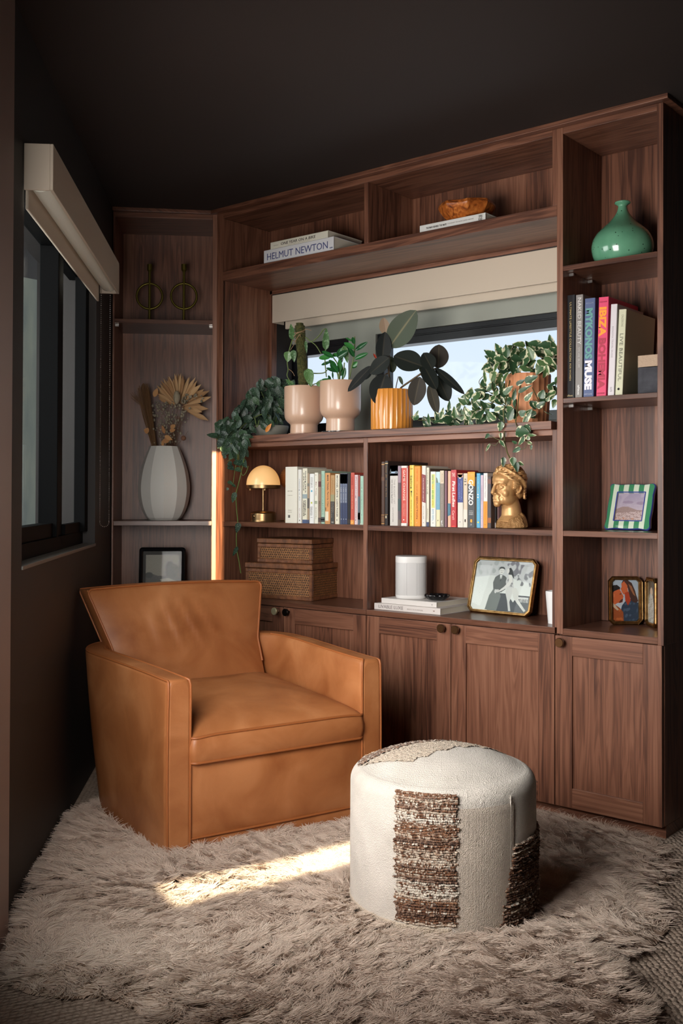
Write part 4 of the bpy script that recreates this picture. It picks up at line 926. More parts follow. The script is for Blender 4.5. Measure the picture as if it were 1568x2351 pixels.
# burl bowl on the maps book
q = lambda x, y: (480+x/1.912, 420+y/1.912)
bc = at_y(*q(1131, 120), .10); bc.z = zm+.0005; s = 1/pxm(bc); R = 116/1.912*s; H = (155-70)/1.912*s*.93
def burl():
    mt, nt, b, N, Lk = nodes('burl_wood'); tc = N('ShaderNodeTexCoord'); n = N('ShaderNodeTexNoise'); n.inputs['Scale'].default_value = 22; n.inputs['Detail'].default_value = 8; n.inputs['Distortion'].default_value = 2.5
    Lk(tc.outputs['Object'], n.inputs['Vector']); r = ramp(nt, [(.3, (70, 30, 10)), (.5, (158, 84, 34)), (.7, (198, 122, 58))]); Lk(n.outputs['Fac'], r.inputs['Fac']); Lk(r.outputs['Color'], b.inputs['Base Color']); b.inputs['Roughness'].default_value = .28
    return mt
prof = [(0, .002), (R*.5, 0), (R*.62, .004), (R*.80, H*.3), (R*.95, H*.62), (R*1.0, H*.80), (R*.97, H*.97), (R*.92, H), (R*.86, H*.94), (R*.72, H*.4), (R*.4, H*.16), (0, H*.14)]
t = thing('bowl', 'carved burl wood bowl resting on the pale grey book in the top niche', 'bowl', bc)
m = MB(); P = []
for k in range(64):
    a = 2*math.pi*k/64; row = []
    for r, z in prof:
        fz = (1+.05*mnoise.noise(Vector((math.cos(a)*1.6, math.sin(a)*1.6, 3)))) * (1/max(.92, math.cos(((a+.2) % (math.pi/4))-math.pi/8)) if r > R*.55 else 1)
        zz_ = z + (H*.12*mnoise.noise(Vector((math.cos(a)*1.3, math.sin(a)*1.3, 9))) if z > H*.6 else 0)
        row.append((r*fz*math.cos(a), r*fz*math.sin(a), zz_))
    P.append(row)
m.grid(P, cu=True); obj('bowl_body', m, burl(), t, smooth=35, merge=True)
# green vase
def glaze(name, a, b_, rough=.16):
    mt, nt, b, N, Lk = nodes(name); tc = N('ShaderNodeTexCoord'); n = N('ShaderNodeTexNoise'); n.inputs['Scale'].default_value = 9; n.inputs['Detail'].default_value = 6; Lk(tc.outputs['Object'], n.inputs['Vector'])
    r = ramp(nt, [(.35, a), (.65, b_)]); Lk(n.outputs['Fac'], r.inputs['Fac'])
    v = N('ShaderNodeTexVoronoi'); v.inputs['Scale'].default_value = 55; Lk(tc.outputs['Object'], v.inputs['Vector'])
    sp_ = N('ShaderNodeMapRange'); sp_.inputs[1].default_value = .10; sp_.inputs[2].default_value = .14; Lk(v.outputs['Distance'], sp_.inputs[0])
    mx = N('ShaderNodeMix'); mx.data_type = 'RGBA'; mx.inputs[6].default_value = lin((30, 50, 40)); Lk(sp_.outputs[0], mx.inputs[0]); Lk(r.outputs['Color'], mx.inputs[7]); Lk(mx.outputs[2], b.inputs['Base Color'])
    b.inputs['Roughness'].default_value = rough; b.inputs['Coat Weight'].default_value = .3; return mt
vc = at_y(1429.3, 560, .145); vc.z = 1.9783+.0005; s = 1/pxm(vc)/4.78
zv = lambda y: (1895-y)*s*.985
prof = [(0, .001), (225*s, 0), (262*s, .004), (310*s, zv(1800)), (334*s, zv(1700)), (322*s, zv(1610)), (280*s, zv(1530)), (215*s, zv(1465)), (150*s, zv(1405)), (98*s, zv(1345)), (64*s, zv(1290)), (50*s, zv(1245)), (48*s, zv(1222)), (60*s, zv(1208)), (84*s, zv(1192)), (86*s, zv(1184)), (80*s, zv(1176)), (56*s, zv(1180)), (36*s, zv(1210)), (30*s, zv(1290)), (0, zv(1400))]
def smoothprof(p, n=4): return [(max(0, v.x), v.y) for v in catmull([(a, b_, 0) for a, b_ in p], n)]
lathe_thing('vase', 'glossy green bottle vase with flared lip at the top of the tower', 'vase', vc, smoothprof(prof), glaze('green_glaze', (88, 142, 112), (104, 160, 128)), 64)
# candle block box
q7 = lambda x, y: (1270+x/5.807, 600+y/5.807)
a = at_y(*q7(1118, 1745), .07); b = at_y(*q7(1118, 1262), .07); c_ = at_y(*q7(1118, 1415), .07)
zt_ = b.z; zc_ = c_.z; w_ = min(.125, Xr0-a.x-.0015)
t = thing('stone_box', 'two tone stone block, pale top on charcoal body, right of the tall tower books', 'box', (a.x, .07, 1.5017))
def rough_block(x0, x1, y0, y1, z0, z1, amp, sd, n=12):
    m = MB()
    P = []
    o_ = dens(rrect((x1-x0)/2, 0, y1-y0, .008, 3), .012)
    rows = []
    for z in np.linspace(z0, z1, 9): rows.append([((x0+x1)/2+x, y0+y, z+(amp*mnoise.noise(Vector((x*40, y*40, sd))) if z in (z0,) else 0)) for x, y in o_])
    top = [[((x0+x1)/2+x*f, y0+(y1-y0)/2+(y-(y1-y0)/2)*f, z1+amp*.6*mnoise.noise(Vector((x*f*50, y*f*50, sd+2)))*(1 if f < 1 else 0)) for x, y in o_] for f in (.97, .8, .5, .2, .02)]
    m.grid([list(c) for c in zip(*(rows+top))], cu=True); m.add([(x_, y_, z_) for x_, y_, z_ in rows[0]], [tuple(range(len(o_)))]); return m
obj('body', rough_block(0, w_, 0, .12, 0, zc_-1.5017, .0, 1), mat('charcoal_stone', (66, 66, 72), rough=.85, bump=(60, .5, .004), var=((52, 52, 58), 30)), t, smooth=50)
obj('lid', rough_block(.0, w_, .0, .12, zc_-1.5017-.002, zt_-1.5017, .004, 2), mat('raw_limestone', (178, 154, 132), rough=.95, bump=(90, .9, .006)), t, smooth=50)
# ---- picture frames
def stand(BL, BR, TL, TR, zs):
    """bottom corners stand on z=zs; finds height and lean whose top corners land on TL, TR"""
    a = at_z(*BL, zs); b = at_z(*BR, zs); x = (b-a); w = x.length; x.normalize(); n = Vector((-x.y, x.x, 0)); best = None
    def pj(p): q_ = p-CAM; d_ = q_.dot(FWD); return 784+F*q_.dot(RT)/d_, CY-F*q_.dot(UP)/d_
    for th in np.linspace(0, .5, 51):
        for h in np.linspace(.05, .35, 151):
            u_ = Vector((0, 0, math.cos(th)))+n*math.sin(th)
            e = sum((pj(p0+u_*h)[0]-t0[0])**2*.3+(pj(p0+u_*h)[1]-t0[1])**2 for p0, t0 in ((a, TL), (b, TR)))
            if best is None or e < best[0]: best = (e, th, h)
    e, th, h = best; u_ = Vector((0, 0, math.cos(th)))+n*math.sin(th)
    M = Matrix((x, x.cross(u_)*-1, u_)).transposed().to_4x4()          # local x right, y away from viewer, z up the frame
    yv = u_.cross(x)
    M = Matrix((x, yv, u_)).transposed().to_4x4(); M.translation = a+Vector((0, 0, .0006)); return M, w, h, th
def ring_outline(w, h, d, cut, rnd=0):
    """chamfered or rounded rectangle inset by d, in (x,z)"""
    x0, x1, z0, z1 = d, w-d, d, h-d; c = max(.001, cut-d*.59)
    if not rnd: return [(x0+c, z0), (x1-c, z0), (x1, z0+c), (x1, z1-c), (x1-c, z1), (x0+c, z1), (x0, z1-c), (x0, z0+c)]
    out = []
    for cx, cz, a0 in ((x1-c, z0+c, -90), (x1-c, z1-c, 0), (x0+c, z1-c, 90), (x0+c, z0+c, 180)):
        for k in range(rnd+1): a = math.radians(a0+90*k/rnd); out.append((cx+c*math.cos(a), cz+c*math.sin(a)))
    return out
def frame_part(parent, w, h, cut, prof, mt, rnd=0, name='frame'):
    """prof: (inset, y) section from the outer back edge round to the inner back edge"""
    P = [[(x, y, z) for x, z in ring_outline(w, h, d, cut, rnd)] for d, y in prof]
    m = MB().grid([list(c) for c in zip(*P)], cu=True, cv=True); return obj(name, m, mt, parent, smooth=25)
INK = None
def inkmat():
    mt, nt, b, N, Lk = nodes('printed_ink'); a = N('ShaderNodeAttribute'); a.attribute_name = 'ink'; Lk(a.outputs['Color'], b.inputs['Base Color']); b.inputs['Roughness'].default_value = .45; return mt
INK = inkmat()
def paint(parent, x0, x1, z0, z1, y, layers, nx=110, nz=100, name='print', seed=1):
    rs = np.random.RandomState(seed)
    U, V = np.meshgrid(np.linspace(0, 1, nx+1), np.linspace(0, 1, nz+1), indexing='ij'); V = 1-V   # V down
    C = np.zeros((nx+1, nz+1, 3)); asp = (z1-z0)/(x1-x0)
    def vn(s, sd):
        out = np.zeros_like(U); r = np.random.RandomState(sd)
        for k in range(10):
            a = r.rand()*6.28; f = s*(.5+1.5*r.rand()); out += np.sin(f*(U*np.cos(a)+V*asp*np.sin(a))+r.rand()*6.28)
        return out/10**.5
    for ly in layers:
        k = ly[0]
        if k == 'grad': A, B_ = np.array(ly[1], float), np.array(ly[2], float); C[:] = A+(B_-A)*V[..., None]; continue
        if k == 'poly':
            ms = inside(U.ravel(), V.ravel(), ly[1]).reshape(U.shape); ms = ms.astype(float); col = ly[2]; op = ly[3] if len(ly) > 3 else 1
        elif k == 'ell':
            d_ = ((U-ly[1])/ly[3])**2+((V-ly[2])/ly[4])**2; ms = np.clip((1.12-d_)/.24, 0, 1); col = ly[5]; op = ly[6] if len(ly) > 6 else 1
        elif k == 'noise':                                # region polygon, scale, threshold, colour
            ms = np.clip((vn(ly[2], ly[5])-ly[3])*2.5, 0, 1)*inside(U.ravel(), V.ravel(), ly[1]).reshape(U.shape); col = ly[4]; op = ly[6] if len(ly) > 6 else 1
        C = C*(1-ms[..., None]*op)+np.array(col, float)*ms[..., None]*op
    C += rs.normal(0, 2.5, C.shape[:2])[..., None]; C = np.clip(C, 2, 253)/255
    L_ = np.where(C <= .04045, C/12.92, ((C+.055)/1.055)**2.4); rgba = np.concatenate([L_, np.ones((*L_.shape[:2], 1))], 2).astype(np.float32)
    P = [[(x0+(x1-x0)*i/nx, y, z0+(z1-z0)*j/nz) for j in range(nz+1)] for i in range(nx+1)]
    o = obj(name, MB().grid(P), INK, parent); at_ = o.data.color_attributes.new('ink', 'FLOAT_COLOR', 'POINT'); at_.data.foreach_set('color', rgba.ravel()); return o
FULL = [(-.1, -.1), (1.1, -.1), (1.1, 1.1), (-.1, 1.1)]
def easel(parent, w, h, mt, th):
    obj('easel_back', MB().box(.013, w-.013, .0125, .0155, .013, h-.013), mt, parent)
    L_ = h*.78; y1 = math.sin(th)*L_*2.1
    z0 = .004
    obj('easel_leg', MB().add([(w*.42, .0158, h*.74), (w*.58, .0158, h*.74), (w*.62, .0158+y1*.96, z0+.0), (w*.38, .0158+y1*.96, z0), (w*.42, .0195, h*.74), (w*.58, .0195, h*.74), (w*.62, .0198+y1*.96, z0), (w*.38, .0198+y1*.96, z0)], [(0, 1, 2, 3), (4, 7, 6, 5), (0, 4, 5, 1), (1, 5, 6, 2), (2, 6, 7, 3), (3, 7, 4, 0)]), mt, parent)
VEL = mat('black_velvet', (22, 20, 20), rough=.95)
GOLDF = mat('antique_gold_frame', (168, 134, 88), rough=.36, metal=1, var=((132, 100, 62), 60, 3))
gprof = [(0, .012), (0, .002), (.0018, -.001), (.004, .0008), (.005, -.0028), (.0078, -.003), (.0092, .0), (.0104, -.0012), (.0128, -.001), (.0142, .003), (.0145, .0075)]
M, w, h, th = stand((1069.6, 1403.7), (1216, 1418), (1091, 1277.4), (1234.7, 1283), zC)
t = thing('picture_frame', 'gold frame with black and white photograph of a seated couple, on the counter', 'picture frame', M=M)
frame_part(t, w, h, .021, gprof, GOLDF); easel(t, w, h, VEL, th)
sky = (206, 208, 204)
paint(t, .012, w-.012, .012, h-.012, .0062, [('grad', (196, 198, 194), (226, 226, 220)),
    ('poly', [(.0, .0), (1, .02), (1, .42), (.62, .34), (.3, .3), (0, .36)], (168, 166, 170), .55), ('noise', [(.5, 0), (1, 0), (1, .36), (.62, .3), (.55, .12)], 42, .1, (96, 92, 100), 3, .8), ('noise', [(0, 0), (.5, 0), (.55, .3), (0, .34)], 36, .35, (150, 154, 150), 4, .7), ('noise', [(.66, .28), (1, .24), (1, .5), (.72, .46)], 50, .35, (90, 88, 92), 6, .8),
    ('poly', [(.75, .06), (1, .09), (1, .0), (.7, 0)], (206, 206, 208), .8),
    ('poly', [(.40, .72), (.3, .98), (.28, 1), (1, 1), (1, .66), (.78, .66), (.72, .8), (.6, .64), (.44, .64)], (66, 68, 72)), ('poly', [(.79, .665), (.985, .665), (.985, .675), (.79, .675)], (30, 30, 34)), ('poly', [(.8, .69), (.96, .69), (.96, .79), (.8, .79)], (206, 204, 200))]
    + [('poly', [(.805+.02*k, .72), (.815+.02*k, .72), (.815+.02*k, .79), (.805+.02*k, .79)], (40, 40, 42)) for k in range(8)]
    + [('poly', [(.36, .33), (.42, .28), (.47, .28), (.52, .30), (.56, .34), (.58, .44), (.56, .56), (.50, .62), (.44, .64), (.36, .60), (.335, .44)], (84, 86, 84)), ('poly', [(.36, .56), (.30, .70), (.26, .98), (.46, .99), (.5, .7), (.46, .6)], (112, 116, 112)), ('poly', [(.435, .29), (.475, .29), (.468, .36), (.455, .40), (.445, .36)], (222, 222, 216)), ('poly', [(.453, .31), (.462, .31), (.464, .4), (.456, .42), (.45, .4)], (60, 60, 62)),
    ('ell', .455, .2, .042, .075, (206, 204, 198)), ('poly', [(.405, .2), (.41, .14), (.44, .12), (.48, .125), (.505, .15), (.505, .2), (.495, .17), (.46, .155), (.425, .165)], (60, 60, 60)), ('ell', .44, .195, .006, .005, (80, 80, 78)), ('ell', .472, .197, .006, .005, (80, 80, 78)), ('ell', .457, .235, .014, .006, (130, 124, 120)),
    ('poly', [(.56, .16), (.6, .13), (.635, .18), (.66, .26), (.68, .33), (.66, .35), (.62, .3), (.58, .28)], (38, 38, 40)), ('ell', .563, .2, .022, .05, (204, 200, 194)),
    ('poly', [(.57, .27), (.63, .27), (.67, .34), (.68, .46), (.70, .52), (.66, .56), (.58, .52), (.55, .42), (.555, .32)], (186, 184, 182)), ('noise', [(.56, .3), (.66, .33), (.69, .5), (.58, .5)], 90, .2, (110, 108, 110), 8, .8), ('poly', [(.58, .27), (.635, .28), (.66, .4), (.61, .5), (.52, .58), (.46, .62), (.45, .6), (.54, .5), (.6, .4)], (210, 206, 200)),
    ('poly', [(.58, .5), (.65, .52), (.69, .58), (.66, .8), (.70, .97), (.66, .97), (.62, .78), (.57, .62)], (200, 198, 194)), ('poly', [(.66, .52), (.74, .52), (.79, .6), (.80, .74), (.9, .88), (.97, .97), (.93, .98), (.78, .8), (.71, .7)], (206, 204, 198)), ('poly', [(.92, .96), (.96, .93), (.985, .98), (.93, .995)], (24, 24, 26)), ('ell', .435, .6, .03, .03, (196, 192, 188)), ('ell', .40, .61, .02, .04, (200, 198, 194))], 270, 224)
obj('glass_pane', MB().box(.0125, w-.0125, .0045, .0055, .0125, h-.0125), GLASS, t)
# striped frame
q8 = lambda x, y: (1270+x/5.807, 1080+y/5.807)
M, w, h, th = stand(q8(672, 790), q8(1288, 806), q8(775, 176), q8(1362, 178), 1.0273)
t = thing('picture_frame', 'green and white striped scalloped frame with desert landscape in the tower', 'picture frame', M=M)
def scal(d):
    """scalloped square outline inset by d: lobed corners, gently waved sides"""
    out = []
    hw_, hh_ = w/2, h/2
    for cx, cz, a0 in ((1, -1, -90), (1, 1, 0), (-1, 1, 90), (-1, -1, 180)):
        r = .013
        for k in range(9):
            a = math.radians(a0-25+140*k/8); out.append((hw_+cx*(hw_-r-d)+r*math.cos(a), hh_+cz*(hh_-r-d)+r*math.sin(a)))
        nx_, nz_ = (0, 1) if a0 == 0 else ((-1, 0) if a0 == 90 else ((0, -1) if a0 == 180 else (1, 0)))
        for k in range(1, 8):
            f = k/8; dip = .0055-.0035*math.sin(math.pi*f)
            if a0 == -90: out.append((w-d-dip, .03+(h-.06)*f))
            elif a0 == 0: out.append((w-.03-(w-.06)*f, h-d-dip))
            elif a0 == 90: out.append((d+dip, h-.03-(h-.06)*f))
            else: out.append((.03+(w-.06)*f, d+dip))
    return out
iw = .030
def inner(d): 
    o_ = scal(0); n_ = len(o_); res = []
    x0, x1, z0, z1 = iw*w/.15+d, w-iw*w/.15-d, iw*h/.145+d, h-iw*h/.145-d
    for x, z in o_:
        cx, cz = x-w/2, z-h/2; hx_, hz_ = (x1-x0)/2, (z1-z0)/2; k = 1/max(abs(cx)/hx_, abs(cz)/hz_, 1e-6); res.append(((x0+x1)/2+cx*k, (z0+z1)/2+cz*k))
    return res
def stripes():
    mt, nt, b, N, Lk = nodes('striped_enamel'); tc = N('ShaderNodeTexCoord'); sp_ = N('ShaderNodeSeparateXYZ'); Lk(tc.outputs['Object'], sp_.inputs[0])
    fr_n = math_n(nt, 'FRACT', math_n(nt, 'ADD', math_n(nt, 'DIVIDE', sp_.outputs[0], v=w/4.55), v=.03)); st = math_n(nt, 'GREATER_THAN', fr_n, v=.5)
    mx = N('ShaderNodeMix'); mx.data_type = 'RGBA'; mx.inputs[6].default_value = lin((66, 134, 96)); mx.inputs[7].default_value = lin((204, 216, 196)); Lk(st, mx.inputs[0]); Lk(mx.outputs[2], b.inputs['Base Color']); b.inputs['Roughness'].default_value = .15; b.inputs['Coat Weight'].default_value = .4; return mt
lerp2 = lambda A, B_, f: [(a[0]+(b_[0]-a[0])*f, a[1]+(b_[1]-a[1])*f) for a, b_ in zip(A, B_)]
o0, i0 = scal(0), inner(0)
secs = [(scal(.001), .012), (scal(0), .004), (scal(.0006), -.001), (scal(.003), -.0035)]
face = [(lerp2(scal(.003), i0, f), -.0035-.0015*math.sin(math.pi*f)) for f in (.0, .06, .12, .3, .6, .9, 1)]
mkm = lambda S_: MB().grid([list(c) for c in zip(*[[(x, y, z) for x, z in o_] for o_, y in S_])], cu=True)
obj('frame', mkm(face+[(i0, .008)]), stripes(), t, smooth=40)
BLUE = mat('blue_enamel_rim', (64, 74, 150), rough=.2)
obj('rim', mkm(secs), BLUE, t, smooth=40)
obj('inner_rim', MB().tube([(x, -.0035, z) for x, z in ring_outline(w-2*i0[0][0]*0, h, iw*w/.15-.001, .012, 4)], .0022, 8, closed=True), BLUE, t, smooth=60)
px0, px1, pz0_, pz1_ = iw*w/.15-.001, w-iw*w/.15+.001, iw*h/.145-.001, h-iw*h/.145+.001
paint(t, px0, px1, pz0_, pz1_, .004, [('grad', (150, 140, 164), (196, 180, 186)), ('noise', [(0, 0), (1, 0), (1, .45), (0, .45)], 14, .3, (176, 164, 180), 3, .7), ('ell', .4, .33, .2, .05, (140, 124, 146), .7), ('ell', .86, .36, .16, .06, (142, 126, 146), .8),
    ('poly', [(0, .58), (.2, .5), (.45, .5), (.75, .6), (1, .62), (1, 1), (0, 1)], (150, 128, 124)), ('poly', [(0, .72), (.3, .7), (1, .64), (1, 1), (0, 1)], (186, 166, 164)), ('noise', [(0, .66), (1, .64), (1, 1), (0, 1)], 70, .1, (140, 116, 112), 5, .8), ('noise', [(0, .86), (.7, .9), (.7, 1), (0, 1)], 50, .1, (186, 132, 108), 9, .8)], 60, 60)
easel(t, w, h, BLUE, th)
# hinged double brass frame
M1, w1, h1, th1 = stand(q8(745, 2060), q8(1196, 2062), q8(737, 1418), q8(1188, 1416), .6769)
t = thing('picture_frame', 'hinged brass double frame holding two colour portraits, on the lowest tower shelf', 'picture frame', M=M1)
frame_part(t, w1, h1, .016, gprof, GOLDF)
paint(t, .012, w1-.012, .012, h1-.012, .0062, [('grad', (170, 178, 190), (190, 190, 196)), ('poly', [(.25, .98), (.3, .8), (.38, .62), (.5, .52), (.7, .46), (1, .56), (1, 1)], (48, 60, 78)), ('noise', [(.45, .55), (1, .55), (1, 1), (.4, 1)], 26, .4, (84, 98, 118), 3, .7), ('poly', [(0, .64), (.12, .6), (.3, .68), (.42, .78), (.44, 1), (0, 1)], (150, 72, 34)), ('noise', [(0, .66), (.4, .72), (.42, 1), (0, 1)], 24, .5, (196, 104, 52), 5, .7), ('poly', [(.0, .52), (.12, .6), (.26, .72), (.2, .74), (0, .62)], (200, 168, 140)), ('poly', [(.36, .1), (.42, .02), (.56, .0), (.74, .08), (.86, .26), (.92, .4), (.98, .52), (.86, .56), (.72, .5), (.66, .4), (.6, .2)], (72, 44, 36)), ('poly', [(.62, .1), (.74, .16), (.88, .4), (.8, .36), (.7, .24)], (160, 100, 66)), ('poly', [(.36, .1), (.46, .04), (.58, .14), (.6, .28), (.52, .34), (.44, .36), (.38, .3), (.36, .26), (.33, .22), (.37, .18)], (206, 100, 58)), ('poly', [(.48, .32), (.62, .28), (.7, .5), (.6, .62), (.5, .5)], (176, 62, 34)),
    ('poly', [(.0, .2), (.06, .14), (.2, .13), (.32, .19), (.3, .26), (.12, .3), (.06, .3), (0, .34)], (34, 28, 28)), ('poly', [(.02, .32), (.1, .28), (.28, .23), (.34, .28), (.4, .36), (.44, .4), (.42, .44), (.4, .54), (.3, .56), (.22, .56), (.12, .6), (.0, .54)], (196, 92, 50)), ('poly', [(.34, .48), (.42, .46), (.4, .53), (.32, .555), (.26, .55)], (88, 42, 30)), ('ell', .08, .38, .035, .05, (214, 112, 66)), ('poly', [(.3, .34), (.36, .33), (.36, .35), (.3, .36)], (60, 36, 30))], 160, 210)
obj('glass_pane', MB().box(.0125, w1-.0125, .0045, .0055, .0125, h1-.0125), GLASS, t)
easel(t, w1, h1, VEL, max(.05, th1))
# second leaf
M2, w2, h2, th2 = stand(q8(1222, 2062), (1546, 1458), q8(1214, 1430), (1546, 1342), .6769)
Mi = M1.inverted() @ M2; W2 = .105
lf = frame_part(t, W2, h1, .016, gprof, GOLDF, name='frame'); lf.matrix_local = Mi
pr = paint(lf, .012, W2-.012, .012, h1-.012, .0062, [('grad', (60, 56, 56), (120, 116, 110)), ('noise', FULL, 20, .2, (40, 38, 40), 2, .7), ('poly', [(.0, .4), (.3, .3), (.4, .5), (.3, 1), (0, 1)], (120, 118, 108)), ('ell', .45, .26, .16, .1, (214, 186, 166)), ('poly', [(.3, .3), (.6, .34), (.75, .6), (.7, 1), (.1, 1), (.05, .6)], (206, 200, 194)), ('noise', [(.1, .4), (.8, .4), (.8, 1), (.05, 1)], 40, .3, (130, 124, 118), 4, .8)], 40, 60)
obj('glass_pane', MB().box(.0125, W2-.0125, .0045, .0055, .0125, h1-.0125), GLASS, lf)
hg = MB()
for zz_ in (h1*.25, h1*.75): pass
obj('hinge', MB().tube([(w1+.001, .003, h1*.12), (w1+.001, .003, h1*.88)], .0022, 8), GOLDF, t, smooth=40)
# black frame in the corner cabinet
xa, zt_ = at_c(320.4, 1256.6, .16); xb, _ = at_c(426.5, 1256.6, .16)
w, h = xb-xa, (zt_-.6785)/math.cos(.13)
Mb = MC @ Matrix.Translation((xa, .12, .6791)) @ Matrix.Rotation(-.13, 4, 'X')
t = thing('picture_frame', 'black rounded frame with sepia tree landscape in the shadowy corner bookcase', 'picture frame', M=Mb)
frame_part(t, w, h, .016, [(0, .014), (0, .003), (.003, -.002), (.008, -.004), (.014, -.002), (.0185, .002), (.019, .008)], mat('black_lacquer', (16, 16, 19), rough=.25), rnd=6)
obj('mount', MB().box(.018, w-.018, .0075, .009, .018, h-.018), mat('grey_mount', (86, 82, 80), rough=.8), t)
paint(t, .032, w-.03, .045, h-.036, .0068, [('grad', (150, 140, 126), (160, 148, 130)), ('poly', [(0, .7), (.06, .62), (.2, .66), (.35, .72), (1, .72), (1, 1), (0, 1)], (84, 76, 70)), ('poly', [(.42, .84), (.7, .8), (.98, .94), (.9, 1), (.5, .98)], (186, 174, 156)), ('ell', .72, .42, .13, .2, (70, 64, 60)), ('ell', .86, .5, .14, .18, (80, 74, 68)), ('ell', .78, .62, .2, .18, (76, 70, 64)), ('noise', [(.55, .2), (1, .2), (1, .8), (.5, .8)], 40, .5, (112, 104, 94), 3, .7), ('ell', .1, .7, .12, .1, (60, 54, 50))], 60, 60)
obj('glass_pane', MB().box(.0185, w-.0185, .005, .006, .0185, h-.0185), GLASS, t)
obj('easel_back', MB().box(.006, w-.006, .0145, .0165, .006, h-.006), VEL, t)
# ---- brass lamp
lc = at_y(604.1, 1196, .085); lc.z = zL+.0004; s = 1/pxm(lc)/4.126; zl_ = lambda y: (815-y)*s
t = thing('table_lamp', 'small lit brass mushroom lamp with cream glass dome', 'lamp', lc)
obj('base', MB().lathe(smoothprof([(0, 0), (122*s, 0), (125*s, 4*s), (125*s, 66*s), (122*s, 82*s), (100*s, 96*s), (55*s, 101*s), (13*s, 103*s)], 3), 56), BRASS, t, smooth=40)
obj('switch', MB().ball((0, -125*s, 52*s), 14*s, 16, 10, (1, .5, 1)), BRASS, t, smooth=180)
obj('stem', MB().lathe([(11.5*s, 98*s), (11.5*s, zl_(470))], 24), BRASS, t, smooth=40)
obj('rim', MB().lathe([(20*s, zl_(500)), (158*s, zl_(503)), (163*s, zl_(498)), (163*s, zl_(470)), (158*s, zl_(466)), (20*s, zl_(470))], 56), BRASS, t, smooth=35)
for a in (-.6, 3.9): obj('rim_knob', MB().tube([(118*s*math.cos(a), 118*s*math.sin(a)-10*s, zl_(500)), (118*s*math.cos(a), 118*s*math.sin(a)-10*s, zl_(519))], 8*s, 10), BRASS, t, smooth=40)
def opal():
    mt, nt, b, N, Lk = nodes('opal_glass'); b.inputs['Base Color'].default_value = lin((226, 190, 140)); b.inputs['Roughness'].default_value = .25
    tc_ = N('ShaderNodeTexCoord'); sp_ = N('ShaderNodeSeparateXYZ'); Lk(tc_.outputs['Object'], sp_.inputs[0])
    b.inputs['Emission Color'].default_value = lin((255, 186, 108)); b.inputs['Emission Strength'].default_value = .56
    b.inputs['Transmission Weight'].default_value = .0; return mt
dome = [(160*s*math.cos(a), zl_(468)+186*s*math.sin(a)) for a in np.linspace(0, math.pi/2, 20)]
obj('shade', MB().lathe(dome, 56), opal(), t, smooth=180, merge=True)
pl = bpy.data.lights.new('lamp_bulb', 'POINT'); pl.energy = .12; pl.color = lin((255, 190, 110))[:3]; pl.shadow_soft_size = .012
po = bpy.data.objects.new('lamp_bulb', pl); COL.objects.link(po); po.location = (lc.x, lc.y, lc.z+zl_(515))
# copper ornament half hidden behind the thick white book
oc = at_y(658.5, 1100, .235); oc.z = zL+.0005
t = thing('ornament', 'hammered copper disc ornament peeking from behind the very thick white book', 'ornament', oc)
rO = .5*(at_y(659, 1076, .235).z - at_y(659, 1121, .235).z); zc0 = at_y(659, 1098, .235).z-zL
m = MB().lathe([(0, .004), (rO*.5, .007), (rO*.85, .004), (rO, 0), (rO*.85, -.004), (rO*.5, -.007), (0, -.008)], 40, M=Matrix.Translation((0, 0, zc0)) @ Matrix.Rotation(math.radians(90), 4, 'X'))
obj('disc', m, mat('hammered_copper', (206, 138, 84), rough=.35, metal=.7, bump=(120, .8, .006)), t, smooth=40, merge=True)
obj('stand', MB().tube([(0, 0, 0), (0, 0, zc0-rO*.9)], .005, 12).lathe([(0, 0), (.03, 0), (.03, .005), (0, .006)], 24), BRASS, t, smooth=40)
